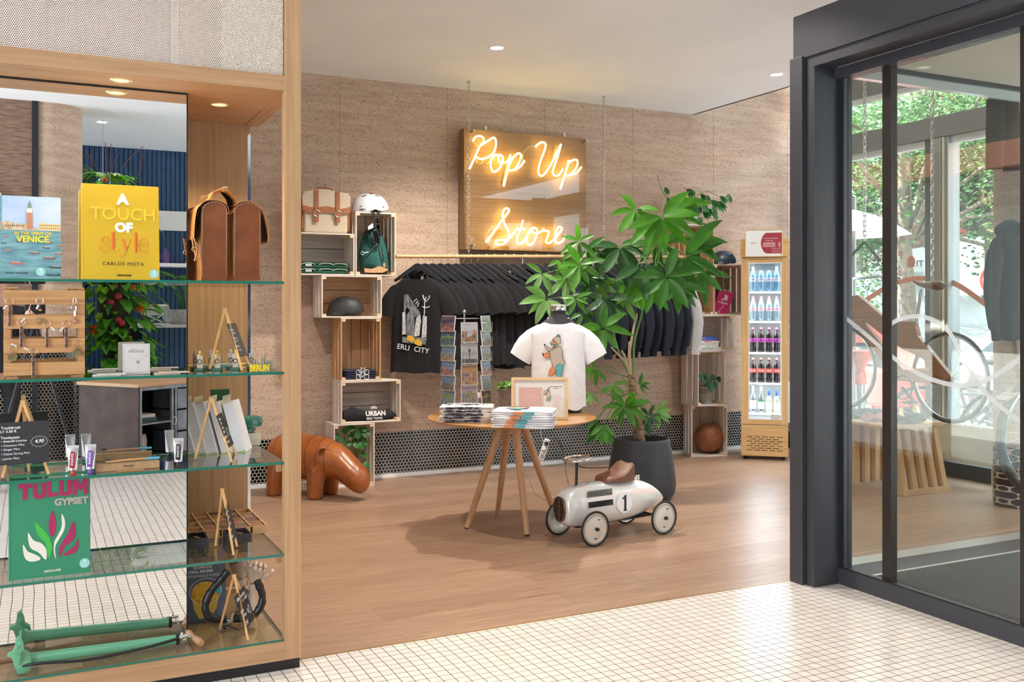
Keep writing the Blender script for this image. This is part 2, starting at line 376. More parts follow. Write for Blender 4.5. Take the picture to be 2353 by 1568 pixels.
# perforated white sheet, warm light from inside put into its colour
m, t, b_ = _bsdf('perforated_white_metal_warm_lit')
b_.inputs['Base Color'].default_value = (.80,.70,.60,1); b_.inputs['Roughness'].default_value = .45
tr = t.nodes.new('ShaderNodeBsdfTransparent'); mx = t.nodes.new('ShaderNodeMixShader')
t.links.new(dots(t, .0070, (0, 2), .335), mx.inputs[0]); t.links.new(b_.outputs[0], mx.inputs[1]); t.links.new(tr.outputs[0], mx.inputs[2]); t.links.new(mx.outputs[0], t.nodes['Material Output'].inputs[0])
ob('perforated_panel', m, -1.6, XP-.004, .012, .0135, 2.291, HC-.002)
# mirror
MIR = solid('mirror_silver', (.93,.94,.94), .0, 1.0)
ob('mirror', MIR, -1.6, XM, YM, YM+.004, .125, ZS-.003)
ob('mirror_edge', BLACK, XM, XM+.005, YM-.002, YM+.02, .125, ZS-.002)
ob('mirror_edge', BLACK, -1.6, XM, YM-.002, YM+.02, ZS-.008, ZS-.002)
ob('mirror_board', BLACK, -1.6, XM, YM+.0045, YM+.02, .125, ZS-.003)
SH = [1.497, 1.149, .802, .447, .118]
for i, z in enumerate(SH):
    g = MB().box(-1.6, XM, .012, YM-.002, z-.010, z).box(XM, XP-.001, .012, DB-.001, z-.010, z).build('glass_shelf', GSH, cab)
    bx('polished_edge', GEDGE, -1.6, XP-.001, .010, .0119, z-.010, z, g)
    bx('polished_edge', GEDGE, XP-.0009, XP+.0008, .051, DB-.001, z-.010, z, g)
    if i in (1, 2, 3): ob('shelf_peg', OAK_Y, XP-.02, XP-.0005, .0505, .07, z-.045, z-.0105, bevel=.003)
def downlight(name, parent, x, y, z, r, m, energy, col, size=R(120)):
    MB().lathe([(r, -.003), (r+.006, -.004), (r+.008, 0), (r, .002)], (x, y, z), 32, cap=False).build('trim_ring', solid('lamp_ring', (.75,.6,.3), .3, .6), parent, smooth=True)
    MB().lathe([(r, .0), (r*.98, -.0012)], (x, y, z), 32).build('lamp_disc', m, parent)
LAMPY = emis('warm_lamp', (1.0, .66, .16), 2.2)
for x, y in ((.283, .10), (.68, .38)):
    dl = thing('cabinet_downlight', 'round warm recessed lamp in the oak soffit, ' + ('front one above the yellow book' if y < .2 else 'rear one above the brown satchel'), 'lamp', (x, YC+y, ZS), group='recessed lamps of the cabinet')
    downlight('downlight', dl, 0, 0, 0, .031, LAMPY, 1, (1,.8,.5))
    light('SPOT', 'cabinet_lamp_light', (x, YC+y, ZS-.012), 22, (1.0,.74,.42), spot_size=R(120), spot_blend=.7, shadow_soft_size=.03)
# ---------------------------------------------------------------- entrance vestibule (dark metal frame and glass)
XD = 3.645; YD = 3.66
dr = struct(thing('door_1', 'dark grey metal framed glass entrance vestibule', 'door'));  del dr['category']
def vb(name, m, *a, bevel=0): return bx(name, m, *a, parent=dr, bevel=bevel)
vb('frame_post', ANTH, 3.452, 3.53, 3.722, 3.81, 0, 2.66, bevel=.004)
vb('frame_post', ANTH, 3.480, 3.64, 3.664, 3.717, 0, 2.655)
vb('frame_post', ANTH, 3.53, 3.64, 3.7175, 3.81, 0, 2.655)
vb('header', ANTH, 3.468, 3.9, 1.2, 3.80, 2.652, 2.875)
vb('header_strip', ANTH, 3.480, 3.60, 1.2, 3.664, 2.598, 2.6515)
vb('inner_header', ANTH, 3.615, 3.70, 1.2, 3.70, 2.548, 2.600)
vb('seal', BLACK, 3.640, 3.646, 3.630, 3.664, .08, 2.548)
vb('jamb', ANTH, 3.6465, 3.70, 3.632, 3.70, .0, 2.548)
vb('bottom_rail', ANTH, 3.640, 3.69, 1.2, 3.664, .0, .082)
vb('seal', BLACK, 3.6395, 3.645, 1.2, 3.63, .082, .09)
vb('door_stile', solid('bronze_stile', (.035,.028,.024), .4, .3), 3.66, 3.70, 3.346, 3.400, .083, 2.547)
vb('door_stile', solid('bronze_stile', (.035,.028,.024), .4, .3), 3.65, 3.72, 2.605, 2.665, .083, 2.547)
vb('glass_pane', glass('door_glass', (.90,.91,.89), .4), 3.668, 3.676, 1.2, 3.632, .083, 2.547)
# far side wall of the vestibule
vb('threshold', solid('threshold_light', (.62,.62,.60), .3, .6), 3.70, XF-.1, 3.857, 3.975, 0, .012)
vb('threshold', solid('threshold_dark', (.05,.05,.052), .4, .3), 3.70, XF-.1, 3.675, 3.856, 0, .013)
vb('threshold', solid('threshold_edge', (.6,.58,.55), .35, .7), 3.70, XF-.1, 3.655, 3.674, 0, .014)
vb('side_header', solid('pale_alu', (.55,.60,.60), .28, .8), 3.70, XF-.06, 3.83, 3.87, 2.625, 2.672)
vb('side_header', ANTH, 3.70, XF-.06, 3.82, 3.88, 2.673, 2.74)
vb('glass_pane', glass('side_glass', (.93,.94,.92), 1.2), 3.70, XF-.06, 3.846, 3.852, .014, 2.625)
vb('ceiling_panel', noisy('vestibule_ceiling', (.55,.49,.40), (.58,.52,.43), nscale=3, rough=.8), 3.71, XF-.06, 1.2, 3.815, 2.70, 2.74)
# door mat
m, t, b_ = _bsdf('ribbed_mat'); tc = t.nodes.new('ShaderNodeTexCoord'); wv = t.nodes.new('ShaderNodeTexWave'); mp = t.nodes.new('ShaderNodeMapping')
mp.inputs['Rotation'].default_value = (0, 0, R(-24)); t.links.new(tc.outputs['Object'], mp.inputs[0]); t.links.new(mp.outputs[0], wv.inputs[0])
wv.inputs['Scale'].default_value = 11; wv.bands_direction = 'X'; wv.inputs['Distortion'].default_value = .2
cr = t.nodes.new('ShaderNodeValToRGB'); cr.color_ramp.elements[0].color = (.012,.012,.012,1); cr.color_ramp.elements[1].color = (.10,.097,.088,1); t.links.new(wv.outputs[0], cr.inputs[0]); t.links.new(cr.outputs[0], b_.inputs['Base Color']); b_.inputs['Roughness'].default_value = .8
tag(bx('door_mat', m, 3.70, XF-.15, 1.2, 3.654, 0, .012), 'black ribbed entrance mat behind the glass door', 'doormat')
# ---------------------------------------------------------------- glazed street front
fw = struct(thing('window_1', 'glazed street front with grey steel frame', 'window')); del fw['category']
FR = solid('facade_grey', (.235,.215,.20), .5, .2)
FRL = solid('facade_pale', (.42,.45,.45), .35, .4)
def fb(name, m, *a): return bx(name, m, *a, parent=fw)
fb('cross_beam', FR, XF-.06, XF+.14, -4.2, 7.38, 2.824, 2.998)
fb('cross_beam', FR, XF-.06, XF+.14, -4.2, 7.38, 3.31, 3.62)
fb('glazing_bar', WHITE, XF, XF+.05, -4.2, 7.38, 2.765, 2.823)
fb('sill', solid('sill_dark', (.05,.052,.056), .5), XF-.10, XF+.14, -4.2, YW, 0, .12)
for yy in (7.28, 1.9, -.6, -3.4): fb('mullion', FR, XF-.04, XF+.12, yy, yy+.06, .12, 2.82)
def fY(px): return W(px, 700, X=XF).y
fb('mullion', solid('mullion_dark', (.10,.085,.075), .5), XF-.04, XF+.1, fY(2147), fY(2133), .12, 2.82)  # darker brown strip of the mullion
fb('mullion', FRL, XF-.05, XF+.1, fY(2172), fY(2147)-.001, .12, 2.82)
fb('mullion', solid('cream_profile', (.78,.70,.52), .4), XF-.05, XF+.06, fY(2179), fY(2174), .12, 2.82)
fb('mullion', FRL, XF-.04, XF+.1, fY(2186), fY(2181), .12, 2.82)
fb('pane', glass('street_glazing', (.84,.87,.87), .8), XF+.02, XF+.028, -4.2, YW, .12, 3.31)
# round cork-clad column
cl = struct(thing('wall_column', 'round column clad in cork with penny mosaic base', 'column', (6.22, 4.56, 0))); del cl['category']
MB().cyl((0,0,.42), (0,0,3.6), .155, n=40).build('shaft', CORK, cl, smooth=True)
MB().cyl((0,0,0), (0,0,.42), .158, n=40).build('mosaic_base', penny('penny_column', .05, (0,2), (.02,.02,.02), (.6,.5,.4)), cl, smooth=True)
# ---------------------------------------------------------------- the room behind the camera (seen in the mirror)
YMR = YC + YM
def MW(px, py, Yr):
    p = W(px, py, Y=2*YMR - Yr); p.y = Yr; return p
NAVY = noisy('navy_slats', (.018,.065,.15), (.026,.085,.19), nscale=8, rough=.5)
def slats(name, x0, x1, y, z0, z1, pitch, parent=None, m=NAVY, depth=.018):
    b = MB().box(x0, x1, y-.03, y-depth, z0, z1); n = int((x1-x0)/pitch)
    for i in range(n): b.box(x0+i*pitch, x0+i*pitch+pitch*.74, y-depth+.0005, y, z0+.0005, z1)
    return b.build(name, m, parent)
struct(slats('wall_front', -5, XF, -4.2, 0, HC, .052))
struct(bx('wall_front', CORK_DIM, -5, -.001, -2.2, -1.8, 0, HC))
b = MB().cyl((.10,-2.1,0), (.10,-2.1,HC), .30, n=48)
struct(b.build('wall_front', CORK, None, smooth=True))
struct(MB().cyl((.10,-2.1,0), (.10,-2.1,1.08), .306, n=48).build('wall_front', bpy.data.materials.new('x'), None, smooth=True)).data.materials[0] = penny('penny_round', .0305, (0,2), (.004,.004,.004), (.36,.28,.21))
struct(bx('wall_front', penny('penny_large', .0305, (0,2), (.004,.004,.004), (.36,.28,.21)), -5, .10, -1.8, -1.793, .0, 1.08))
struct(bx('trim_4', solid('black_strip', (.012,.014,.018), .5), -.026, .026, -1.8, -1.785, 0, HC))
struct(bx('trim_4', solid('white_band', (.8,.78,.76), .6), 1.0, XF, -4.2, -4.17, 2.30, 2.53))
wl = thing('wall_lamp', 'round white wall lamp on the cork wall, at the left edge of the mirror', 'lamp', (-.42, -1.79, 2.32))
MB().lathe([(.17, 0), (.17, .03), (.15, .045), (.0005, .05)], (0,0,0), 40, M=Matrix.Rotation(-pi/2, 4, 'X')).build('lamp_body', WHITE, wl, smooth=True)
# industrial cabinet
ic = thing('metal_sideboard', 'industrial dark metal sideboard with wooden top, reflected in the mirror', 'sideboard', (.774,-.757,0), atan2(-.6,.8))
RUST = noisy('rusty_dark_metal', (.035,.018,.011), (.07,.038,.025), nscale=6, detail=8, rough=.7)
GUN = noisy('worn_blue_grey_metal', (.10,.125,.15), (.20,.235,.27), nscale=7, detail=8, rough=.42, metal=.5)
# local: +x along the front, -y deep
bx('side_panel', RUST, 0, .012, -.72, 0, .10, .72, ic); bx('side_panel', GUN, 1.09, 1.10, -.72, 0, .10, .72, ic)
bx('back_panel', GUN, .0125, 1.089, -.72, -.71, .10, .72, ic); bx('bottom_panel', GUN, .0125, 1.089, -.709, -.02, .10, .112, ic)
bx('wooden_top', OAK_X, -.015, 1.115, -.735, .015, .7205, .750, ic, bevel=.003)
fr = MB()
for x in (0.013, .36, .40, 1.065): fr.box(x, x+.024, -.02, .004, .112, .72)
fr.box(.013, 1.089, -.02, .0035, .69, .719); fr.box(.013, .384, -.4, .0, .40, .412)
fr.build('door_frame', GUN, ic, bevel=.002)
for i in range(3):
    dwr = bx('drawer', GUN, .43, 1.06, -.3, .002, .125+i*.19, .30+i*.19, ic, bevel=.004)
    MB().tube(crv([(.70,.004,.23+i*.19),(.71,.03,.225+i*.19),(.78,.03,.225+i*.19),(.79,.004,.23+i*.19)]), .006).build('handle', BLACK, dwr)
MB().tube(crv([(.375,.005,.44),(.385,.03,.43),(.375,.03,.38),(.37,.005,.37)]), .005).build('door_handle', STEEL, ic)
for x, y in ((.06,-.06),(1.04,-.06),(.06,-.66),(1.04,-.66)):
    MB().cyl((x-.015,y,.045),(x+.015,y,.045),.045,n=20).cyl((x,y,.05),(x,y,.1),.012).build('caster', BLACK, ic, smooth=True)
for i, (c, l) in enumerate((((.05,.12,.12),'teal book lying in the metal sideboard'),((.7,.7,.68),'white book on top of the teal one in the sideboard'))):
    p = ic.matrix_basis @ Vector((.2, -.2, .4125+i*.032))
    o = MB().obox((0,0,.015), .22-.03*i, .16, .03).build('book', solid('bk%d' % i, c, .5)); o.location = p; o.rotation_euler = (0,0,atan2(-.6,.8)+.2); tag(o, l, 'book')
o = MB().lathe([(.06,0),(.095,.05),(.10,.14),(.085,.19),(.08,.19),(.09,.13)], n=28).build('vase', noisy('stone_vase', (.35,.32,.3), (.5,.47,.44), nscale=30, rough=.8), smooth=True)
o.location = ic.matrix_basis @ Vector((.16,-.22,.1125)); tag(o, 'round stone pot standing low inside the metal sideboard', 'pot')
# counter
ct = thing('bar_counter', 'navy slatted bar counter with white top, reflected in the mirror', 'counter', (1.03,-3.0,0))
slats('slatted_front', 0, 3.6, 0, 0, 1.175, .052, ct); bx('worktop', solid('white_worktop', (.82,.8,.78), .3), -.35, 3.65, -.75, .03, 1.176, 1.215, ct)
bx('dark_recess', BLACK, -.34, -.002, -.7, -.2, 0, 1.17, ct); bx('end_panel', NAVY, 0, .02, -.7, -.031, 0, 1.175, ct)
# back bar
bb = thing('back_bar', 'white back bar ledge with bottles and dark shelf frame behind the counter', 'shelf', (1.0,-4.16,0))
bx('ledge', WHITE, 0, 4, .0, .32, 1.86, 1.90, bb)
f = MB()
for x in (0.05, .62, 1.2): f.box(x, x+.05, .1, .14, 1.0, 1.86)
for z in (1.32, 1.75): f.box(.05, 1.25, .1, .13, z, z+.025)
f.build('shelf_frame', solid('dark_bar_frame', (.03,.035,.045), .5), bb)
bx('lower_cabinet', wood('bar_wood', (.35,.2,.1), (.5,.3,.15), 0), 0, 4, .0, .36, .0, 1.0, bb)
BW = glass('bottle_clear', (.9,.93,.95), 2)
for i, (x, h, r, m, l) in enumerate(((.75,.30,.05,solid('bt_w',(.75,.76,.78),.2),'large pale bottle on the back bar ledge'),(.86,.24,.045,solid('bt_c',(.85,.86,.88),.15),'smaller white bottle with black cap on the back bar ledge'),(1.0,.28,.045,solid('bt_g',(.4,.5,.42),.1),'grey green bottle beside the white ones on the back bar'),(.36,.2,.05,solid('bt_p',(.10,.05,.2),.3),'dark purple jar in the back bar'),(.2,.13,.07,solid('bt_b',(.4,.2,.08),.5),'brown box shaped jar on the back bar'))):
    t_ = thing('bottle', l, 'bottle', (1.0+x,-4.0,1.901), group='bottles behind the bar')
    MB().lathe([(r,0),(r,h*.55),(r*.35,h*.75),(r*.33,h*.93)], n=20).build('glass_body', m, t_, smooth=True); MB().lathe([(r*.36,h*.931),(r*.36,h)], n=16).build('cap', BLACK, t_)
# things on the counter
p = MW(400,744,-2.75); p.z = 1.216
po = thing('potted_plant', 'broad leaved plant in a wide grey stone bowl on the bar counter', 'plant', (1.42,-2.72,1.216))
MB().lathe([(.15,0),(.21,.03),(.22,.12),(.21,.155),(.195,.155),(.19,.12)], n=36).build('stone_bowl', noisy('grey_stone', (.25,.24,.22), (.40,.38,.35), nscale=40, rough=.8), po, smooth=True)
lf = MB(); random.seed(3)
for i in range(11):
    a = i*2.4; r = random.uniform(.02,.08); q = Vector((cos(a)*r, sin(a)*r, .14)); top = q+Vector((cos(a)*.10, sin(a)*.08, random.uniform(.18,.42)))
    lf.tube([q, (q+top)/2+Vector((0,0,.03)), top], .006, 6); leaf(lf, top, (cos(a)*.8, sin(a)*.6, .6), .28, .09, 1.2)
lf.build('leaves', leafmat('deep_green_leaf', (.06,.20,.03)), po, smooth=True)
bs = thing('book_stand', 'open menu book on a white slanted stand on the counter', 'book stand', (1.12,-2.8,1.216), .3)
MB().bar((-.1,-.08,.0),(.12,.1,.12),.012).bar((-.1,.1,.12),(.1,-.06,.0),.012).build('stand', WHITE, bs)
MB().obox((0,.0,.15), .30, .24, .018, Matrix.Rotation(R(25),4,'X')).build('book_block', solid('pages', (.85,.8,.7), .6), bs, bevel=.003)
for i in range(2):
    o = MB().lathe([(.022,0),(.035,.09),(.033,.09),(.02,.006)], n=20).build('drinking_glass', BW, smooth=True); o.location = (1.27+.1*i,-3.25,1.216); tag(o, 'small clear tumbler on the bar counter, ' + ('left one' if i == 0 else 'right one, nearer the stone bowl'), 'glass', 'tumblers on the bar')
# hanging plant column
pc = thing('plant_column', 'hanging column of mixed green plants and orange flowers, reflected in the mirror', 'plant arrangement', (.70,-2.45,0))
cagem = solid('dark_wire', (.02,.02,.022), .4, .5)
cg = MB(); random.seed(11)
for i in range(46):
    c = Vector((-.50+random.uniform(-.09,.09), random.uniform(-.05,.05), 1.25+i*.034)); cg.ring(c, random.uniform(.04,.075), .0022, (random.uniform(-.3,.3),1,random.uniform(-.3,.3)), 18, 5)
cg.build('wire_rings', cagem, pc)
MB().lathe([(.12,.9),(.16,1.3),(.15,1.9),(.14,2.55)], n=20).build('moss_core', noisy('moss', (.02,.035,.01), (.06,.05,.02), nscale=30, rough=.95), pc)
MB().cyl((-.1,0,2.2),(-.1,0,HC-.002),.003).cyl((-.32,0,2.2),(-.32,0,HC-.002),.003).build('hanging_wire', STEEL, pc)
groups = [MB() for _ in range(6)]
for i in range(620):
    z = random.uniform(.72,2.72); wz = .38 if z < 1.9 else .30
    if z > 2.5: wz = .20
    a = random.uniform(-.2, pi+.2); rr = random.uniform(.55,1)*wz; p0 = Vector((cos(a)*rr-.02, sin(a)*rr*.7, z)); dr_ = Vector((cos(a), sin(a)*.8+.3, random.uniform(-.6,.5)))
    k = random.choices((0,1,2,3),(4,4,2,2))[0]
    if k == 0: leaf(groups[0], p0, dr_, random.uniform(.14,.26), random.uniform(.08,.14), .8, heart=True)
    elif k == 1: leaf(groups[1], p0, dr_, random.uniform(.08,.15), random.uniform(.05,.08), 1.0, heart=True)
    elif k == 2:
        for j in range(9): leaf(groups[2], p0, dr_+Vector((random.uniform(-.6,.6),random.uniform(-.3,.3),random.uniform(-.6,.6))), random.uniform(.12,.2), .010, .6, n=3)
    else: leaf(groups[3], p0, dr_+Vector((0,0,.5)), random.uniform(.15,.25), .05, 1.2)
for z, x, s_ in ((1.64,.0,.07),(1.62,.16,.07),(1.18,-.20,.07),(1.03,.10,.08),(2.62,-.1,.03),(1.40,.22,.06)):
    for j in range(18):
        u = random.uniform(0,2*pi); leaf(groups[4], (x, .28, z), (cos(u), .7, sin(u)), s_*1.1, .022, .5, n=3)
for z, x in ((1.50,.02),(1.44,-.05),(1.24,.05),(1.27,.02)): groups[5].ball((x,.27,z), .035)
for g, n_, m_ in zip(groups, ('heart_leaves','lime_leaves','palm_fronds','long_leaves','orange_flowers','red_flowers'), (leafmat('mid_green', (.12,.38,.04)), leafmat('lime_green', (.34,.62,.05)), leafmat('dull_green', (.10,.20,.05)), leafmat('dark_green', (.02,.12,.03)), leafmat('orange_petal', (.75,.16,.03), (.6,.08,.02)), solid('deep_red', (.25,.005,.01), .6))): g.build(n_, m_, pc, smooth=True)
tw = MB()
for i in range(9):
    x = random.uniform(-.35,.2); tw.tube(crv([(x,0,2.5),(x+random.uniform(-.1,.1),0,2.75),(x+random.uniform(-.2,.2),0,2.9+random.uniform(0,.15))],4), .003, 5)
tw.build('bare_twigs', solid('red_brown_twig', (.2,.04,.03), .7), pc)
# ---------------------------------------------------------------- wooden crates
WW = wood('whitewashed_wood', (.60,.50,.42), (.80,.72,.64), 2, .7); WWX = wood('whitewashed_wood_x', (.60,.50,.42), (.80,.72,.64), 0, .7); WWY = wood('whitewashed_wood_y', (.60,.50,.42), (.80,.72,.64), 1, .7)
NW = wood('raw_pine', (.45,.24,.11), (.62,.38,.20), 2, .65); NWX = wood('raw_pine_x', (.45,.24,.11), (.62,.38,.20), 0, .65); NWY = wood('raw_pine_y', (.46,.27,.14), (.62,.40,.24), 1, .65)
GW = wood('greyish_wood', (.40,.28,.20), (.58,.43,.32), 2, .7); GWX = wood('greyish_wood_x', (.42,.34,.29), (.60,.52,.46), 0, .7)
BLK = wood('corner_block_pine', (.70,.48,.28), (.82,.60,.38), 0, .6)
def crate(label, x, y, z, w, h, dp=.27, rz=0, tall=True, inner=0, gap=.010, side=None):
    """local: x right, y back, z up, origin front-bottom-left"""
    t = thing('wooden_crate', label, 'crate', (x, y, z), rz, 'stacked wooden crates')
    th = .010; back = {0: (WW, WWX), 1: (NW, NWX), 2: (GW, GWX)}[inner][0 if tall else 1]
    sm = side or WW
    b = MB(); n = 3
    if tall: 
        n = 4; s = (w-2*th)/n
        for i in range(n): b.box(th+i*s+gap*.25, th+(i+1)*s-gap*.25, dp-th, dp, .0, h)
    else:
        s = h/n
        for i in range(n): b.box(0.0005, w-.0005, dp-th, dp, i*s+gap*.3, (i+1)*s-gap*.3)
    b.build('back_slats', back, t)
    sd = (dp-th-.0005)/3
    for sx in (0, w-th):
        b = MB()
        for i in range(3): b.box(sx, sx+th, i*sd, (i+1)*sd-(gap*1.6 if i < 2 else .0), .0101, h-.0101)
        b.build('side_slats', sm, t, bevel=.001)
    for sz in (0, h-th):
        b = MB()
        for i in range(3): b.box(0, w, i*sd, (i+1)*sd-(gap*.5 if i < 2 else .0), sz, sz+th)
        b.build('end_slats', WWX, t, bevel=.001)
    bw = .026
    for cx in (th+.0005, w-th-bw-.0005):
        for cz in (th+.0005, h-th-bw*.75-.0005): bx('corner_block', BLK, cx, cx+bw, .002, dp-th-.001, cz, cz+bw*.75, t)
    return t
YF = 7.275
def cr_px(label, pl, pr, yt, yb, Yf=YF, **k):
    a = W(pl, yb, Y=Yf); c = W(pr, yb, Y=Yf); tz = W(pl, yt, Y=Yf).z
    return (a.x, a.z, c.x-a.x, tz-a.z)
LS = {}
def place(key, label, pl, pr, yt, yb, z=None, h=None, **k):
    a = W(pl, yb, Y=YF); c = W(pr, yb, Y=YF); tz = W(pl, yt, Y=YF).z
    z0 = a.z if z is None else z; hh = (tz-z0) if h is None else h
    crate(label, a.x, YF, z0, c.x-a.x, hh, **k); LS[key] = (a.x, c.x, z0, z0+hh); return z0+hh
zA = place('A', 'pale crate on the floor behind the leather hippo, holding a potted plant', 767, 861, 977, 1117, z=0)
zB = place('B', 'wide whitewashed crate with the folded black URBAN shirt', 783.5, 921, 878, 975, z=zA+.001, tall=False, inner=2, dp=.25)
zC = place('C', 'tall crate with pine back boards and folded navy shirts', 783.5, 875.4, 730.6, 877, z=zB+.001, inner=1, dp=.27, side=NW)
zD = place('D', 'wide crate with pine boards holding the matte black helmet', 739, 877.5, 632.6, 731, z=zC+.001, tall=False, inner=1, side=WW)
zE = place('E', 'wide crate with folded green shirts, under the canvas satchel', 672, 815, 533, 631, z=zD+.001, tall=False, inner=2)
zF = place('F', 'tall crate with the green backpack, under the white helmet', 817, 909.4, 486, 631, z=zD+.001, inner=2, side=WW)
# right stack
gl = W(1588.5, 1051, Z=0); gr = W(1671.5, 1049, Z=0)
crate('crate on the floor holding the brown leather ball', gl.x, gl.y, 0, (gr-gl).length, .478, .27, atan2(gr.y-gl.y, gr.x-gl.x), inner=2, side=WW, gap=.012)
YR = 7.27; z = .479
def placeR(key, label, pl, pr, h, z, Yf=YR, **k):
    a = W(pl, 700, Y=Yf).x; c = W(pr, 700, Y=Yf).x
    crate(label, a, Yf, z, c-a, h, **k); LS[key] = (a, c, z, z+h); return z+h
zH = placeR('H', 'tall crate with see-through side slats and a grey stone plant pot', 1603.5, 1667, .505, z, inner=0, gap=.014)
zI = placeR('I', 'wide crate holding the lying stack of travel books', 1588, 1685, .335, zH+.001, tall=False, inner=0, gap=.016, Yf=YR-.02)
zK = placeR('K', 'wide crate holding the round wooden boards', 1545, 1640.5, .345, zI+.001, tall=False, inner=1, side=NW, gap=.012)
zK2 = placeR('K2', 'topmost crate on the right, carrying the trailing vine plant', 1572, 1640.5, .49, zK+.001, inner=1, side=NW, gap=.012)
zJ = placeR('J', 'crate with the leaning pink book, under the dark blue helmet', 1641.2, 1705, .475, zI+.001, inner=2, side=GW, gap=.016)
# ---- helmets
def helmet(label, x, y, z, rz, m, logo, s=1.0, logoc=WHITE):
    t = thing('bike_helmet', label, 'helmet', (x, y, z), rz, 'skate style bike helmets')
    L_, D_, H_ = .145*s, .108*s, .155*s; b = MB(); n = 48; rings = []
    for i in range(15):
        u = i/14; ph = u*pi/2; zz = sin(ph); rr = cos(ph)**.78 if u < 1 else .001
        ring = []
        for k in range(n):
            a = 2*pi*k/n; cx_, sy = cos(a), sin(a)
            low = (.035*s*max(0, cx_)**2 - .0*s + .020*s*math.exp(-((cx_-.15)/.22)**2)) * (1-u)**2.5
            back = .012*s*max(0, -cx_)*(1-u)
            ring.append(Vector((cx_*L_*rr - back*.6, sy*D_*rr, zz*H_ + low)))
        rings.append(ring)
    b.loft(rings, cap=False); o = b.build('shell', m, t, smooth=True, solidify=.006*s)
    b = MB(); b.loft([[p*.93 + Vector((0,0,.004*s)) for p in r] for r in rings[:-1]], cap=False).build('foam_liner', solid('helmet_liner', (.02,.02,.022), .8), t, smooth=True)
    for a, hh, sl in ((-2.2,.62,.2), (-1.5,.80,.1), (-1.0,.66,-.2), (2.1,.7,.1), (1.2,.74,0)):
        ph = hh*pi/2; rr = cos(ph)**.78; c = Vector((cos(a)*L_*rr, sin(a)*D_*rr, sin(ph)*H_)); nrm = Vector((c.x/L_**2, c.y/D_**2, c.z/H_**2)).normalized()
        tx = Vector((1,0,sl)); tx = (tx-nrm*tx.dot(nrm)).normalized(); ty = nrm.cross(tx)
        MB().obox(c+nrm*.002, .034*s, .007*s, .008*s, Matrix((tx, ty, nrm)).transposed().to_4x4()).build('vent', BLACK, t)
    for xx in (-.085, .09): MB().obox((xx*s, -D_*.80*s if False else -sqrt(max(0,1-(xx/.145)**2))*D_*.985, .045*s), .016*s, .010*s, .006*s).build('vent', BLACK, t)
    text(logo, .022*s, logoc, t, frontM(-.075*s, -D_*.885-.004, .018*s, rz=R(-30)), bold=.02)
    return t
hx = W(850, 487, Y=YF+.12); helmet('white skate helmet on top of the backpack crate', hx.x, YF+.12, zF+.001, R(-8), solid('helmet_white', (.72,.76,.80), .35), 'GIRO', 1.0, BLACK)
hx = W(796, 727, Y=YF+.11); helmet('matte black helmet inside the pine crate', hx.x, YF+.12, LS['D'][2]+.0115, R(-20), solid('helmet_black', (.022,.023,.025), .55), 'GIRO', .97, solid('grey_print', (.1,.1,.1), .5))
hx = W(1667, 602, Y=YR+.11); helmet('dark blue helmet on the right hand crates beside the fridge', hx.x-.02, YR+.12, zJ+.001, R(-14), solid('helmet_blue', (.035,.06,.09), .3), 'GIRO', .86)
st = thing('helmet_strap', 'black chin strap hanging from the white helmet over the crate edge', 'strap', (0,0,0))
def yz(px, py, Yy): return W(px, py, Y=Yy)
b = MB()
for pts in (((857,485),(861,497),(868,508),(869,530),(873,545)),((871,484),(870,497),(869,508),(870,528),(875,542)),):
    P = [yz(a, c, YF-.012) for a, c in pts]; b.loft([[p+Vector((-.011,0,0)), p+Vector((.011,0,0)), p+Vector((.011,.003,0)), p+Vector((-.011,.003,0))] for p in crv(P,4)])
b.build('webbing', BLACK, st)
# ---- canvas satchel
a = W(689, 531, Y=YF+.03); c = W(806, 531, Y=YF+.03); wS = c.x-a.x-.02; zS = zE+.001; hS = W(750, 436, Y=YF+.03).z - zS
sa = thing('satchel', 'beige canvas satchel with two brown leather straps on the top crate', 'bag', (a.x+.012, YF+.02, zS))
CANV = noisy('canvas', (.52,.42,.30), (.62,.52,.39), nscale=90, rough=.9, bump=.2); LTH = noisy('tan_leather', (.28,.085,.03), (.38,.13,.05), nscale=12, rough=.5)
MB().box(.018, wS-.018, 0, .12, 0, hS*.93).build('body', CANV, sa, bevel=.018, bseg=4)
MB().box(.0, .02, .01, .115, .02, hS*.80).build('side_gusset', LTH, sa, bevel=.008); MB().box(wS-.02, wS, .01, .115, .02, hS*.80).build('side_gusset', LTH, sa, bevel=.008)
fl = MB(); top = [(0, hS*.83), (.02, hS*.90), (wS*.25, hS*.99), (wS*.5, hS*1.0), (wS*.75, hS*.96), (wS-.02, hS*.92), (wS, hS*.86)]
fl.poly(top[::-1]+[(.004, hS*.52), (wS*.12,hS*.46), (wS*.5,hS*.49), (wS*.88,hS*.46), (wS-.004, hS*.5)], 0, .006, frontM(0, -.005, 0)); fl.box(.01, wS-.01, -.004, .118, hS*.86, hS*.94)
fl.build('flap', CANV, sa, bevel=.004)
M = frontM(0, -.0115, 0)
wv = [(0.002,hS*.62),(wS*.1,hS*.60),(wS*.22,hS*.57),(wS*.35,hS*.585),(wS*.5,hS*.62),(wS*.65,hS*.59),(wS*.78,hS*.56),(wS*.9,hS*.59),(wS-.002,hS*.63),(wS-.003,hS*.49),(wS*.88,hS*.44),(wS*.5,hS*.47),(wS*.12,hS*.44),(.003,hS*.5)]
MB().poly(wv, 0, .003, M).build('flap_trim', LTH, sa)
for fx in (.29, .73):
    s_ = MB().poly([(wS*fx-.016,hS*.97),(wS*fx+.016,hS*.97),(wS*fx+.016,hS*.24),(wS*fx-.016,hS*.24)], 0, .004, frontM(0,-.0155,0)).build('strap', LTH, sa)
    MB().ring((wS*fx,-.022,hS*.44), .024, .003).build('buckle', STEEL, s_, smooth=True)
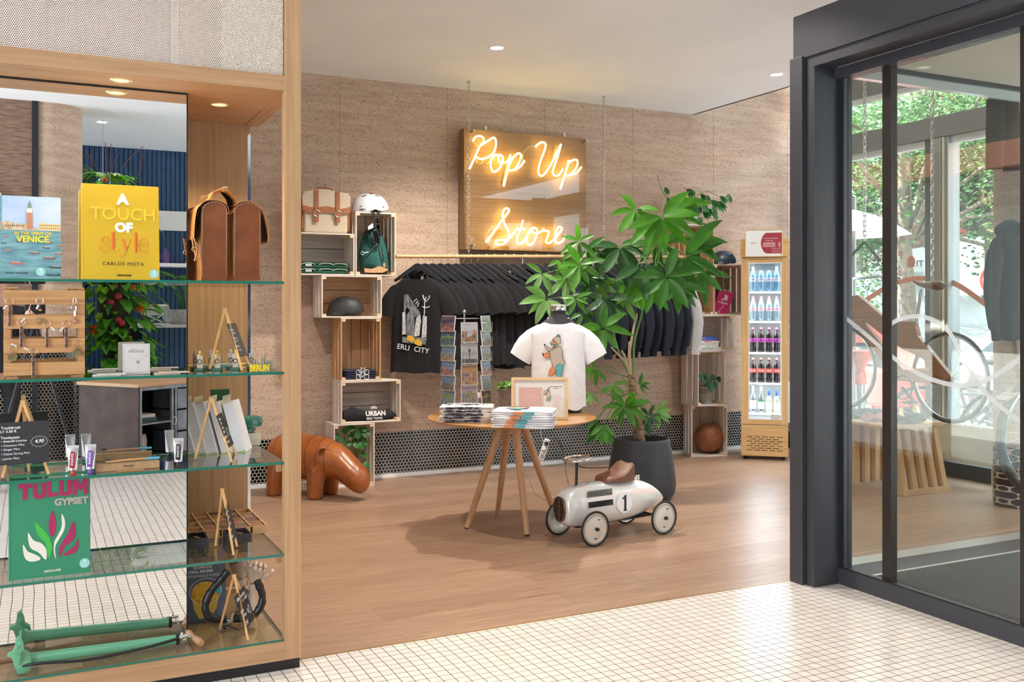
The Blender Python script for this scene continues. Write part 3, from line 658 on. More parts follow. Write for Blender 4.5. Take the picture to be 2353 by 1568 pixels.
MB().tube(crv([(wS*.3,.05,hS*.99),(wS*.38,.05,hS*1.05),(wS*.62,.05,hS*1.04),(wS*.7,.05,hS*.97)],5), .006).build('handle', LTH, sa, smooth=True)
# ---- green backpack hanging in crate F
bp = thing('backpack', 'dark green roll-top backpack with black straps inside the tall crate', 'bag', (0,0,0))
GRN = noisy('petrol_green_fabric', (.008,.075,.065), (.015,.11,.095), nscale=60, rough=.75, bump=.15)
def P_(px, py, off=0): return W(px, py, Y=YF+.03+off)
rings = []
for py, xl, xr, dd in ((528,848,869,.03),(540,838,877,.05),(560,830,884,.08),(585,825,892,.10),(605,822,894,.11),(617,830,895,.11),(622,836,888,.09)):
    c0 = P_(xl, py, .11); c1 = P_(xr, py, .11); mid = (c0+c1)/2; hw = (c1-c0).length/2
    rings.append([mid + Vector((cos(2*pi*k/24)*hw, (sin(2*pi*k/24)*dd), .004*sin(k*1.7))) for k in range(24)])
MB().loft(rings).build('sack', GRN, bp, smooth=True)
def fpoly(name, pts, m, par, dy, th=.004):
    q = [P_(x, y, dy) for x, y in pts]; y0 = YF+.03+dy
    return MB().poly([(v.x, v.z) for v in q], 0, th, frontM(0, y0, 0)).build(name, m, par)
fpoly('leather_base', [(836,617),(838,626),(850,627),(880,627),(893,620),(880,614),(870,612),(855,618)], NW, bp, .0)
fpoly('zip_pull', [(879.5,604),(885,604),(885,614),(880,614)], NW, bp, -.004)
b = MB()
for pts in (((866,512),(868,540),(872,560),(866,570)),((862,540),(866,556),(874,566)),((876,560),(878,575),(882,603)),((872,556),(862,566),(848,578),(835,582))):
    b.tube(crv([P_(x, y, -.012 if i else .0) for i, (x, y) in enumerate(pts)], 4), .0045, 6)
b.build('cords', BLACK, bp, smooth=True)
b = MB().tube(crv([P_(x, y, .05) for x, y in ((862,520),(845,532),(826,552),(820,585),(824,612))], 4), .014, 8)
b.build('shoulder_strap', BLACK, bp, smooth=True)
fpoly('webbing_patch', [(855,532),(872,530),(874,556),(858,560)], BLACK, bp, -.004)
fpoly('paper_tag', [(846,520),(858,512),(857,524),(846,529)], WHITE, bp, -.012, .001)
b = MB().ring(P_(833,582,-.02), .012, .002).tube([P_(836,582,-.02),P_(847,580,-.02)], .004, 6); b.build('carabiner', STEEL, bp, smooth=True)
# ---- folded garments
def folded(name, label, x0, x1, y, z, dp, n, m, cat='shirt', group=None, th=.022, seed=1, rz=0, amp=.004, each=None):
    """a neat pile: every folded shirt is one thing"""
    res = []; random.seed(seed); w_ = x1-x0
    for i in range(n):
        b = MB(); dx = random.uniform(-.006,.006); zz = i*th; nx, ny = 22, 10; layers = 2
        for l in range(layers):
            zl = l*th/2; t_ = th/2*.96
            for lo in (0,):
                rings = []
                for ix in range(nx+1):
                    u = ix/nx; x = -w_/2 + u*w_ + dx + random.uniform(-.001,.001); e = .3+.7*min(1, min(u, 1-u)*12)
                    a_ = amp*sin(u*7+seed+i+l) ; f = -dp/2 + .004*sin(u*9+i*2+l); rr = t_/2*e
                    ring = []
                    for k in range(8): ring.append(Vector((x, f - rr*sin(pi*k/7)*1.0, zl + t_/2 + rr*cos(pi*k/7)*1.0 + a_*.25)))
                    for k in range(8): ring.append(Vector((x, dp/2 + rr*sin(pi*k/7), zl + t_/2 - rr*cos(pi*k/7) + a_*.25)))
                    rings.append(ring)
                b.loft(rings)
        o = b.build(name, m, None, smooth=True); o.location = ((x0+x1)/2, y+dp/2, z+zz+.0005); o.rotation_euler = (0,0,rz)
        tag(o, label if isinstance(label, str) else label[i], cat, group); res.append(o)
    return res
BLKF = noisy('black_cotton', (.012,.012,.014), (.022,.022,.026), nscale=120, rough=.95, bump=.1)
NVY = noisy('navy_cotton', (.015,.022,.045), (.025,.035,.065), nscale=100, rough=.95, bump=.1)
GRF = noisy('bottle_green_cotton', (.01,.06,.03), (.015,.085,.045), nscale=100, rough=.9, bump=.1)
PRW = solid('white_print', (.75,.76,.76), .8)
x0, x1, z0, z1 = LS['E']
g_ = folded('folded_shirt', ['bottom folded green shirt in the crate under the satchel','top folded green shirt with white round prints, under the satchel'], W(680,700,Y=YF+.05).x, W(801,700,Y=YF+.05).x, YF+.03, z0+.012, .18, 2, GRF, group='folded green shirts', th=.042, seed=3)
for i, o in enumerate(g_):
    b = MB(); Wd = .4
    for cx in (-.12, .02, .13):
        b.tube([Vector((cx+.055*cos(t), -.095-.009, .021+.016*sin(t))) for t in [pi*k/10 for k in range(11)]], .0018, 5)
    for k in range(4): b.box(-.14+k*.012, -.132+k*.012, -.1075, -.103, .012, .030)
    b.build('white_print', PRW, o)
x0, x1, z0, z1 = LS['C']
g_ = folded('folded_shirt', ['lower folded navy shirt with a white bicycle print','upper folded navy shirt with a white bicycle print'], W(792,700,Y=YF+.04).x, W(865,700,Y=YF+.04).x, YF+.035, z0+.012, .2, 2, NVY, group='folded navy shirts', th=.035, seed=5)
def bicycle_print(par, M, s, m=None):
    b = MB()
    for cx in (-1, 1): b.tube([M @ Vector((cx*s+.62*s*cos(2*pi*k/20), .62*s*sin(2*pi*k/20), 0)) for k in range(20)], .0016+s*.02, 6, closed=True)
    for ln in (((-1,0),(-.35,.9),(.55,.9),(0,0),(-1,0)),((0,0),(-.45,1.15),(-.7,1.15),(-.2,1.15)),((1,0),(.5,1.1),(.8,1.25))): b.tube([M @ Vector((x*s, y*s, 0)) for x, y in ln], .0014+s*.015, 5)
    return b.build('bicycle_print', m or PRW, par, smooth=True)
for i, o in enumerate(g_): bicycle_print(o, frontM(.01, -.112, .018), .032)
x0, x1, z0, z1 = LS['B']
ub = thing('folded_hoodie', 'folded black hoodie with white URBAN lettering in the wide crate', 'hoodie', (W(853,969,Y=YF+.05).x, YF+.10, z0+.0115))
rings = []
for i in range(25):
    u = i/24; x = -.215+.43*u; hgt = (.085+.025*sin(u*6+1))*(min(1, (1-u)*5+.35)) * (.7+.3*min(1,u*6)); dd = .07*(.6+.4*sin(pi*u))
    rings.append([Vector((x, cos(2*pi*k/20)*dd, max(0, hgt/2+hgt/2*sin(2*pi*k/20)))) for k in range(20)])
MB().loft(rings).build('fabric', BLKF, ub, smooth=True)
text('URBAN', .052, PRW, ub, frontM(.03, -.070, .055, R(-12)), bold=.04, xs=.95); text('BIKE TOURS', .024, PRW, ub, frontM(.02, -.074, .018, R(-4)), bold=.02)
bicycle_print(ub, frontM(.02, -.056, .098, R(-25)), .015)
# ---- pilea in crate A
def pot_cyl(name, m, par, r0, r1, h, z=0, th=.006, n=32):
    return MB().lathe([(r0,z),(r1,z+h),(r1-th,z+h),(r1-th*1.5,z+h*.8),(.001,z+h*.8)], n=n).build(name, m, par, smooth=True)
x0, x1, z0, z1 = LS['A']
pp = thing('pilea_plant', 'round leaved pilea in a white pot inside the lowest left crate', 'plant', (W(818,1100,Y=YF+.10).x, YF+.10, .0115))
pot_cyl('pot', solid('white_ceramic', (.75,.72,.66), .4), pp, .055, .085, .14)
lv = MB(); stm = MB(); random.seed(21)
for px, py in ((775,1003),(782,1010),(793,990),(803,978),(809,985),(812,997),(806,1005),(822,1000),(829,989),(838,987),(822,1012),(834,1010),(840,1018),(815,1015),(800,1020),(842,998),(836,1045),(842,1068),(830,1025),(790,1018),(818,1024)):
    q = W(px, py, Y=YF+.05+random.uniform(-.03,.05)); ql = q - Vector((pp.location.x, pp.location.y, pp.location.z))
    stm.tube(crv([(0,0,.12), ((ql.x)*.4, ql.y*.4, .12+(ql.z-.12)*.6), tuple(ql)],4), .0022, 5)
    nrm = Vector((random.uniform(-.4,.4), -1, random.uniform(.1,.9))).normalized(); ax = nrm.orthogonal().normalized(); ay = nrm.cross(ax); r = random.uniform(.022,.032)
    for k in range(14):
        a0, a1 = 2*pi*k/14, 2*pi*(k+1)/14
        lv.face([ql+nrm*.004, ql+(ax*cos(a0)+ay*sin(a0))*r, ql+(ax*cos(a1)+ay*sin(a1))*r])
lv.build('leaves', leafmat('pilea_green', (.06,.26,.05)), pp, smooth=True); stm.build('stems', solid('pilea_stem', (.2,.15,.06), .6), pp, smooth=True)
# ---- right crates contents
x0, x1, z0, z1 = LS['H']
hp = thing('potted_plant', 'heart leaved plant in a two tone stone pot inside the slatted crate', 'plant', (W(1621,924,Y=YR+.11).x, YR+.11, z0+.0115))
pot_cyl('pot', noisy('grey_two_tone_stone', (.27,.22,.18), (.45,.40,.34), (1,1,4), 3, rough=.85, lo=.45, hi=.55), hp, .058, .08, .165)
lv = MB(); random.seed(5)
for px, py, s_ in ((1614,872,.07),(1628,888,.09),(1636,868,.06),(1648,872,.05),(1609,866,.06),(1640,884,.05),(1652,870,.04),(1622,866,.06)):
    ql = W(px, py, Y=YR+.03) - hp.location; st0 = Vector((0,0,.15)); lv.tube([st0, (st0+ql)/2+Vector((0,0,.04)), ql], .002, 5)
    leaf(lv, ql+Vector((0,0,s_*.5)), (random.uniform(-.3,.3), -.5, -1), s_*1.3, s_, .2, up=(0,-1,.3), heart=True)
lv.build('leaves', leafmat('heart_green', (.03,.14,.04)), hp, smooth=True)
bl = thing('leather_ball', 'brown leather medicine ball in the bottom right crate', 'ball', (0,0,0))
BR = .142; bc = W(1629, 979, Y=gl.y+.085); bc.z = BR+.012; bl.location = bc
BLT = noisy('worn_brown_leather', (.22,.065,.02), (.40,.14,.045), nscale=6, detail=8, rough=.45, bump=.15)
MB().ball((0,0,0), BR, n=48).build('leather_skin', BLT, bl, smooth=True, sub=1)
b = MB(); fdir = Vector((-.5,-.85,.15)).normalized(); ax = fdir.orthogonal().normalized(); ay = fdir.cross(ax)
b.tube([(fdir*.96+(ax*cos(2*pi*k/6)+ay*sin(2*pi*k/6))*.28).normalized()*(BR+.0005) for k in range(6)], .0018, 5, closed=True)
for k in range(6):
    d2 = ax*cos(2*pi*k/6)+ay*sin(2*pi*k/6); b.tube([(fdir*cos(t)+d2*sin(t)).normalized()*(BR+.0005) for t in [.28+.12*i for i in range(14)]], .0016, 5)
b.build('stitched_seams', solid('seam_tan', (.48,.2,.08), .6), bl, smooth=True)
# books in crate I
x0, x1, z0, z1 = LS['I']; zz = z0+.0115; xb = W(1602,800,Y=YR+.02).x
for i, (wd, th, cc, s_, lc, lab, ox) in enumerate(((.285,.024,(.75,.72,.66),'BURGUNDY',(.3,.3,.3),'bottom book of the lying stack, pale spine marked BURGUNDY',.0),(.255,.020,(.78,.75,.70),'RIO',(.45,.5,.4),'second book from the bottom, pale spine marked RIO',.0),(.255,.020,(.80,.77,.72),'NAPA VALLEY',(.6,.5,.3),'middle book with pale spine marked NAPA VALLEY',.0),(.265,.020,(.82,.79,.74),'VENICE',(.7,.08,.05),'book with red VENICE lettering, under the two blue books',.0),(.23,.022,(.10,.10,.42),'',None,'lower of the two blue books on the stack',.02),(.20,.018,(.03,.08,.40),'',None,'topmost blue book of the lying stack',.03))):
    t = thing('travel_book', lab, 'book', (xb+ox, YR+.03, zz), 0, 'travel books lying in the crate')
    MB().box(0, wd, 0, .2, 0, th-.0006).build('cover', solid('tb%d' % i, cc, .5), t, bevel=.002); bx('pages', solid('pages', (.85,.8,.7), .6), .004, wd+.001, .01, .19, .003, th-.004, t)
    if i < 4:
        bx('spine_end', solid('tbs%d' % i, ((.35,.25,.12),(.3,.25,.1),(.25,.22,.1),(.12,.2,.1))[i], .5), -.04, -.0005, .004, .19, 0.001, th-.001, t)
        text(s_, .024, solid('tbl%d' % i, lc, .6), t, frontM(.13, -.0008, th/2), xs=1.1, bold=.01)
    else: bx('violet_band', solid('violet', (.22,.16,.45), .5), -.06, wd*.35, -.0006, .199, .0005, th-.001, t)
    zz += th
# pink book and neighbours leaning in J
x0, x1, z0, z1 = LS['J']
for i, (cc, lab) in enumerate((((.42,.01,.10),'bright pink book with white cabaret drawing leaning in the crate'),((.50,.42,.34),'thin beige book leaning behind the pink one'),((.30,.26,.23),'grey brown book leaning against the crate side'))):
    t = thing('leaning_book', lab, 'book', (x0+.045+i*.05, YR+.09, z0+.014), R(-28))
    t.rotation_euler = (0, R(17), R(-28))
    MB().box(0, .024, 0, .15, 0, .24).build('cover', solid('lb%d' % i, cc, .45), t, bevel=.002)
    if i == 0:
        bx('front_board', solid('lb0', cc, .45), .0, .15 if False else .14, -.004, -.001, 0, .24, t)
        M = frontM(.07, -.0045, .12); b = MB(); random.seed(2)
        for k in range(9): b.tube(crv([M @ Vector((random.uniform(-.03,.03), random.uniform(.02,.09), 0)) for _ in range(4)], 4), .0012, 5)
        b.tube(crv([M @ Vector(p) for p in ((0,-.01,0),(.01,-.03,0),(-.006,-.05,0),(-.012,-.075,0),(-.02,-.09,0),(-.008,-.095,0),(-.006,-.08,0))], 4), .0018, 5)
        b.build('white_drawing', PRW, t, smooth=True); text('CABARET', .022, PRW, t, frontM(.068, -.0045, .125), bold=.01)
# round wooden boards in K
x0, x1, z0, z1 = LS['K']
for i in range(4):
    o = MB().lathe([(.001,0),(.10,0),(.105,.004),(.10,.009),(.001,.009)], n=40, cap=False).build('round_board', wood('birch_disc', (.62,.43,.26), (.78,.6,.4), 0), smooth=True)
    o.location = (x1-.145+.012*(i%2)-.01*i, YR+.118+.004*i, z0+.0115+.0095*i); tag(o, ('bottom','second','third','topmost')[i]+' round pale wooden board of the small pile in the crate', 'board', 'round wooden boards')
vl = MB()
M = Matrix.Translation((x1-.15, YR+.02, z0+.035))
for k in range(6): vl.tube([Vector((x1-.21+k*.022, YR+.014, z0+.030+.006*(k%2))), Vector((x1-.20+k*.022, YR+.012, z0+.046-.006*(k%2)))], .0018, 5)
o = vl.build('twig_lettering', BLACK); tag(o, 'small black marks standing on the round boards', 'lettering')
# vine plant on K2
x0, x1, z0, z1 = LS['K2']; vn = thing('vine_plant', 'trailing split leaf vine plant on top of the right hand crates', 'plant', ((x0+x1)/2+.03, YR+.12, zK2+.001))
pot_cyl('pot', WHITE, vn, .04, .055, .09); lv = MB(); random.seed(9)
def at_vn(px, py, dy=0): return W(px, py, Y=YR+.12+dy) - vn.location
paths = [((1597,505),(1570,470),(1535,455),(1520,435),(1510,402)), ((1597,500),(1590,470),(1580,440),(1572,432)), ((1600,500),(1600,455),(1625,440),(1660,455),(1675,446)), ((1600,500),(1620,470),(1645,465),(1650,478)), ((1600,505),(1615,500),(1614,515))]
stv = MB()
for p in paths: stv.tube(crv([at_vn(x, y) for x, y in p], 5), .003, 6)
stv.build('stems', solid('vine_stem', (.16,.2,.05), .6), vn, smooth=True)
for px, py, s_ in ((1529,430,.07),(1578,434,.09),(1533,455,.06),(1550,458,.08),(1562,465,.09),(1575,462,.08),(1590,470,.09),(1605,470,.09),(1620,466,.09),(1634,460,.09),(1648,462,.10),(1655,450,.08),(1625,448,.07),(1610,445,.07),(1676,447,.08),(1640,476,.08),(1612,512,.08),(1556,470,.07),(1600,482,.09),(1628,478,.07),(1568,455,.08),(1583,482,.08),(1598,455,.07),(1615,485,.08),(1645,490,.07),(1545,468,.06),(1608,498,.08)):
    q = at_vn(px, py, random.uniform(-.05,.05)); dv = Vector((random.uniform(-.6,.6), -.5, -.7))
    for j in (-.55,-.2,.2,.55):
        m_ = Matrix.Rotation(j, 3, 'Y'); leaf(lv, q, m_ @ dv, s_*(1.5-abs(j)*.5), s_*.40, .3, up=(0,-1,.2), n=3)
lv.build('leaves', leafmat('vine_green', (.05,.22,.05)), vn, smooth=True)
# ---------------------------------------------------------------- neon sign
SY = 7.44
def sp(px, py, y=SY): return W(px, py, Y=y)
tl, tr_, bl_, br_ = sp(1066,296), sp(1347,318), sp(1063,573), sp(1345,581)
sx0, sx1 = tl.x, tr_.x; sz1 = (sp(1066,296).z+sp(1347,318).z)/2; sz0 = (bl_.z+br_.z)/2
sg = thing('neon_sign', 'wooden board with yellow neon Pop Up Store lettering behind clear acrylic', 'sign', (sx0, SY, sz0))
SW, SHT = sx1-sx0, sz1-sz0
bx('board', wood('sign_oak', (.27,.14,.05), (.36,.20,.08), 0, .45), 0, SW, 0, .10, 0, SHT, sg, bevel=.002)
bx('acrylic_sheet', glass('acrylic', (.99,.99,.98), .4), .03, SW+.03, -.075, -.070, .01, SHT+.015, sg)
b = MB()
for x in (.06, SW-.04):
    for z in (.035, SHT-.03): b.cyl((x,-.078,z),(x,0,z),.009,n=12)
b.build('standoff', STEEL, sg, smooth=True)
b = MB()
for fx in (.16, .80): b.cyl((SW*fx,-.03,SHT-.002),(SW*fx,-.03,SHT+.02),.006,n=10).box(SW*fx-.01,SW*fx+.01,-.036,-.024,SHT+.018,SHT+.026)
b.build('clip', WHITE, sg)
NEON = emis('neon_yellow', (1.0, .78, .24), 6.0); NY = -.055
def sgp(cx, cy):
    q = sp(1000+cx/3.409, 160+cy/3.409, SY+NY) - sg.location; return Vector((q.x, NY, q.z))
nl = [
 [(297,560),(308,538),(325,524),(350,520),(372,530),(380,550),(372,580),(350,600)], [(350,600),(430,548),(460,533),(475,560),(472,610),(450,660),(400,692),(350,700),(318,680)],
 [(372,575),(345,610),(310,690),(268,780)],
 [(500,672),(470,670),(440,710),(435,760),(450,795),(475,798),(505,770),(528,720),(525,680),(505,668),(495,690),(505,725),(540,730),(570,715),(588,690)],
 [(590,668),(575,760),(537,915)], [(585,740),(610,690),(650,658),(672,670),(660,720),(625,780),(580,790),(570,770)], [(625,788),(665,760),(700,715)],
 [(788,606),(808,582),(845,570),(866,590),(850,650),(820,730),(808,800),(822,830),(850,825),(890,770),(930,700),(985,585)],
 [(985,585),(960,680),(925,780),(922,815),(940,832),(970,825),(1000,780)],
 [(1045,712),(1028,780),(980,938)], [(1025,790),(1050,730),(1095,705),(1115,720),(1105,770),(1060,822),(1022,828)], [(1060,826),(1105,810),(1145,765)],
 [(408,1352),(440,1300),(520,1185),(575,1115),(570,1090),(545,1092),(528,1130),(540,1200),(575,1270),(572,1330),(530,1368),(485,1368),(472,1350),(490,1338),(550,1335),(590,1310),(640,1250)],
 [(688,1180),(665,1260),(640,1330),(655,1365),(690,1350),(715,1310)], [(638,1248),(705,1248)],
 [(760,1240),(730,1280),(715,1340),(735,1372),(765,1360),(795,1300),(798,1255),(775,1240),(760,1250),(765,1275),(800,1285),(845,1260)],
 [(845,1245),(858,1262),(890,1268),(880,1310),(868,1345),(885,1362),(915,1345),(945,1310)],
 [(945,1310),(985,1265),(990,1240),(965,1238),(945,1280),(940,1340),(965,1362),(1000,1340),(1022,1298)]]
for name, sel in (('neon_tube', nl),):
    for i, ln in enumerate(sel):
        MB().tube(crv([sgp(*p) for p in ln], 6), .0078, 8).build('neon_tube', NEON, sg, smooth=True)
b = MB()
for ln in ([(297,555),(345,600)], [(590,670),(540,900)], [(965,590),(935,700)], [(430,680),(445,700),(415,740)], [(700,715),(700,650),(740,605),(800,590),(840,555)], [(330,700),(345,735),(375,730),(388,690)], [(405,1352),(415,1320),(440,1300)], [(985,1290),(960,1330)]):
    b.tube([sgp(*p)+Vector((0,.03,0)) for p in crv(ln, 4)], .0045, 6)
b.build('cable', solid('clear_cable', (.45,.38,.25), .4), sg, smooth=True)
0 and light('AREA', 'neon_glow', (sx0+SW*.5, SY-.062, sz0+SHT*.72), 7, (1,.72,.2), (R(-90),0,0), shape='RECTANGLE', size=SW*.8, size_y=.25)
0 and light('AREA', 'neon_glow', (sx0+SW*.45, SY-.062, sz0+SHT*.2), 4, (1,.72,.2), (R(-90),0,0), shape='RECTANGLE', size=SW*.6, size_y=.2)
# ---------------------------------------------------------------- clothes rail on chains
YRAIL = 7.27
def rz_(x): return 1.797 + (x-2.55)*.0215
rl = thing('clothes_rail', 'round wooden clothes rail hung from the ceiling on two chains', 'clothes rail', (0, 0, 0))
RX0, RX1 = LS['F'][1]+.001, 5.32
MB().cyl((RX0,YRAIL,rz_(RX0)),(RX1,YRAIL,rz_(RX1)),.0145,n=16).build('pole', wood('beech_pole', (.55,.32,.15), (.68,.43,.23), 0), rl, smooth=True)
def chain(parent, x, y, z0, z1, s=.034, r=.0032, m=STEEL, name='chain'):
    b = MB(); n = int((z1-z0)/(s*.72))
    for i in range(n):
        z = z1-s/2-i*(z1-z0-s)/max(1,n-1); pts = []
        for k in range(10):
            a = 2*pi*k/10; px, pz = cos(a)*s*.26, sin(a)*s*.26 + (s*.24 if sin(a) > 0 else -s*.24)
            pts.append((x+px, y, z+pz) if i % 2 == 0 else (x+px*.35, y+px*.94, z+pz))
        b.tube(pts, r, 5, closed=True)
    return b.build(name, m, parent, smooth=True)
for px in (1077, 1387):
    q = W(px, 587, Y=YRAIL); chain(rl, q.x, YRAIL, rz_(q.x)+.012, HC-.012, .040, .0028)
    MB().cyl((q.x,YRAIL,HC-.012),(q.x,YRAIL,HC-.0005),.013,n=12).build('ceiling_hook', STEEL, rl)
q = W(1203, 600, Y=YRAIL-.0); MB().bar((q.x,YRAIL+.02,rz_(q.x)-.10),(q.x,YRAIL+.02,rz_(q.x)-.015),.006).build('metal_link', STEEL, rl)
# ---- garments
def body_rings(L_, hw, hd, fold=.012, seed=0, neck=.085, shoulder=.225, n=48, front_drop=.06, rest=1.0):
    lv = [(.0,neck,.030),(-.012,neck*1.12,.036),(-.034,neck*1.6,.042),(-.064,shoulder*.80,.045),(-.098,shoulder*.98,.048),(-.145,hw*.97,.052),(-.20,hw*.97,.055),(-.32,hw*.97,.055),(-.44,hw*.98,.055),(-.56,hw*1.0,.055),(-L_*.9,hw*1.02,.056),(-L_,hw*1.03,.056)]
    lv = sorted({(max(z,-L_),a,d_) for z,a,d_ in lv}, reverse=True); rings = []
    for z, a, d_ in lv:
        t = min(1, max(0, (-z-.15)/(L_-.15))); ring = []
        for k in range(n):
            th = 2*pi*k/n; c_, s_ = cos(th), sin(th); dd = d_*hd/.055*(1 if z < -.02 else .8)
            x = a*abs(c_)**.8*(1 if c_ > 0 else -1); y = dd*abs(s_)**.8*(1 if s_ > 0 else -1)
            f = fold*t*(sin(th*7+seed*1.3)+.6*sin(th*12+seed*2.1+z*3)); y += f*(1 if s_ >= 0 else -1)*abs(s_); x += f*.25
            zz = z
            if z > -.02 and s_ < 0: zz -= front_drop*abs(s_)**1.5*(1 if z > -.006 else .85)
            zz += .006*t*sin(th*5+seed) * (1 if z <= -L_+.001 else 0)
            ring.append(Vector((x, y, zz)))
        rings.append(ring)
    return rings
def garment(name, label, cat, loc, rz, m, long=False, L_=.74, hw=.25, hd=.05, fold=.010, seed=0, group=None, sleeve=1, hood=False, k=1.0):
    t = thing(name, label, cat, loc, rz, group); S = Matrix.Scale(k, 4)
    b = MB(); rg = body_rings(L_, hw, hd, fold, seed); b.loft([[S @ p for p in r] for r in rg], cap=False); b.build('body_fabric', m, t, smooth=True)
    for sx in (-1, 1):
        sw = random.uniform(-.02,.02); b = MB(); rg2 = []
        if long: pts = [(.12,-.065,.045),(.18,-.11,.068),(.232,-.19,.078),(.268,-.30,.076),(.29,-.42,.07),(.285,-.54,.06),(.28,-.62,.052),(.28,-.635,.038),(.28,-.70,.036)]
        else: pts = [(.12,-.085,.045),(.178,-.135,.068),(.222,-.20,.078),(.250,-.26,.080),(.268,-.32,.078)]
        for i, (x, z, r) in enumerate(pts):
            a = Vector(pts[max(0,i-1)][:2]); c = Vector(pts[min(len(pts)-1,i+1)][:2]); d = (c-a).normalized(); nrm = Vector((-d.y, d.x))
            ring = []
            for q in range(20):
                th = 2*pi*q/20; o_ = nrm*cos(th)*r; w2 = 1+.06*sin(th*4+seed+i)
                ring.append(S @ Vector((sx*(x+sw*i/6+o_.x*w2), sin(th)*r*.42*w2 + (-.006*i if long else 0), z+o_.y*w2)))
            rg2.append(ring)
        b.loft(rg2, cap=False).build('sleeve', m, t, smooth=True)
    if hood:
        b = MB(); rr = []
        for i in range(9):
            u = i/8; rr.append([S @ Vector((.13*sin(pi*(j/10-.5))*(.75+.5*sin(pi*u)), .02+.05*sin(pi*u)*cos(pi*(j/10-.5))+.0, -.07+.10*u+.03*cos(pi*(j/10-.5)))) for j in range(11)])
        b.loft(rr, cap=False, closed=False).build('hood', m, t, smooth=True, solidify=.012)
    else:
        b = MB(); r0 = rg[0]; b.tube([S @ (p*1.0) for p in r0], .0075, 6, closed=True).build('collar', m, t, smooth=True)
    return t
HGM = solid('matt_black_hanger', (.018,.02,.026), .5)
def hanger(x, rz, label, dz=0):
    t = thing('hanger', label, 'hanger', (x, YRAIL, rz_(x)), rz, 'black clothes hangers')
    MB().tube(crv([(-.012,0,-.012),(-.016,0,.006),(-.004,0,.0185),(.012,0,.012),(.014,0,-.006),(.002,0,-.035),(0,0,-.062)],4), .0022, 6).build('hook', STEEL, t, smooth=True)
    pts = [(-.205,-.185),(-.12,-.125),(-.05,-.078),(-.022,-.060),(0,-.056),(.022,-.060),(.05,-.078),(.12,-.125),(.205,-.185)]
    bt = [(.200,-.205),(.11,-.160),(.05,-.125),(0,-.105),(-.05,-.125),(-.11,-.160),(-.200,-.205)]
    MB().poly([(p.x, p.y) for p in crv(pts,3)]+[(p.x, p.y) for p in crv(bt,3)], -.007, .007, frontM(0,0,0)).build('hanger_body', HGM, t, bevel=.003)
    return t
HZo = -.150   # collar below the rail
hooks = [960,977,994,1012,1030,1048,1065,1082,1098,1116,1136,1160,1180,1207,1233,1261,1292,1322,1348,1373,1390,1412,1434,1456,1478,1500,1520]
BT = noisy('black_tee_cotton', (.007,.007,.009), (.013,.013,.016), nscale=150, rough=.95, bump=.1)
DN = noisy('dark_navy_sweat', (.009,.012,.024), (.016,.020,.036), nscale=110, rough=.95, bump=.1)
GY = noisy('light_grey_sweat', (.42,.42,.43), (.52,.52,.53), nscale=90, rough=.95)
ordn = ['first','second','third','fourth','fifth','sixth','seventh','eighth','ninth','tenth','eleventh','twelfth','thirteenth','fourteenth','fifteenth','sixteenth','seventeenth','eighteenth','nineteenth','twentieth','twenty-first','twenty-second','twenty-third','twenty-fourth','twenty-fifth','twenty-sixth','twenty-seventh']
random.seed(12); NH = len(hooks)
for i, px in enumerate(hooks):
    x = W(px, 590, Y=YRAIL).x; rz = R(-42 + random.uniform(-6,6)) if i else R(-44)
    if i > 12: rz = R(-50 + random.uniform(-3,3))
    if i == NH-1: rz = R(-50)
    where = 'front one, at the left end of the rail' if i == 0 else ('last one, at the right end of the rail' if i == NH-1 else ordn[i]+' from the left on the rail')
    hanger(x, rz, 'black wooden hanger with steel hook, '+where)
    z = rz_(x)+HZo
    if i <= 12:
        lab = 'black t-shirt with a white city print and yellow taxis, front one on the rail' if i == 0 else 'plain black t-shirt, '+ordn[i]+' garment from the left on the rail'
        s0 = garment('t_shirt', lab, 't-shirt', (x, YRAIL, z), rz, BT, L_=.70+random.uniform(0,.06) if i else .76, hw=random.uniform(.225,.25) if i else .225, hd=.042, fold=.012 if i else .007, seed=i*1.7, group='black t-shirts on the rail', k=1.02)
        if i == 0: tee0 = s0
    else:
        last = i == NH-1
        lab = 'light grey sweatshirt, last garment at the right end of the rail' if last else 'dark navy hooded sweatshirt, '+ordn[i]+' garment from the left on the rail'
        garment('sweatshirt', lab, 'sweatshirt', (x, YRAIL, z), rz, GY if last else DN, long=True, L_=.66, hw=.25, hd=.055, fold=.014, seed=i*2.3, group=None if last else 'dark hooded sweatshirts', hood=True, k=1.04)
# print of the front shirt (crop frame of the shirt front, x right / y down in px)
TS = .00385
def tp(px, py): return ((px-948)*TS, -(py-640)*TS-.02)
YF0 = -.058
def tpoly(name, pts, m, off=0): return MB().poly([tp(*p) for p in pts], 0, .0012, frontM(0, YF0-off, 0)).build(name, m, tee0)
PG = noisy('print_grey', (.10,.11,.12), (.30,.32,.34), (60,1,20), 1, rough=.9); PL = noisy('print_light', (.35,.38,.40), (.75,.78,.8), (90,1,45), 1, rough=.9)
tpoly('print_beam', [(924,676),(932,674),(962,716),(950,722),(930,700),(923,720)], PG)
tpoly('print_tower', [(930,716),(943,702),(948,718),(946,760),(929,760)], PG, .001)
tpoly('print_tower', [(951,724),(960,716),(962,730),(958,760),(946,762)], PL, .001)
tpoly('print_tower', [(920,712),(927,710),(928,757),(920,758)], PL, .001)
tpoly('print_tower', [(966,718),(975,720),(974,762),(963,764)], PL, .001)
b = MB(); M = frontM(0, YF0-.0015, 0)
for ln in (((969,718),(970,690),(973,680)),((965,700),(971,703),(980,700)),((971,690),(967,682),(966,676)),((973,690),(979,684),(981,677)),((946,690),(952,684)),((950,695),(955,688)),((954,700),(957,692))): b.tube([M @ Vector((*tp(*p),0)) for p in ln], .005, 5)
b.build('print_statue', PL, tee0)
TX = solid('taxi_yellow', (.75,.45,.03), .8)
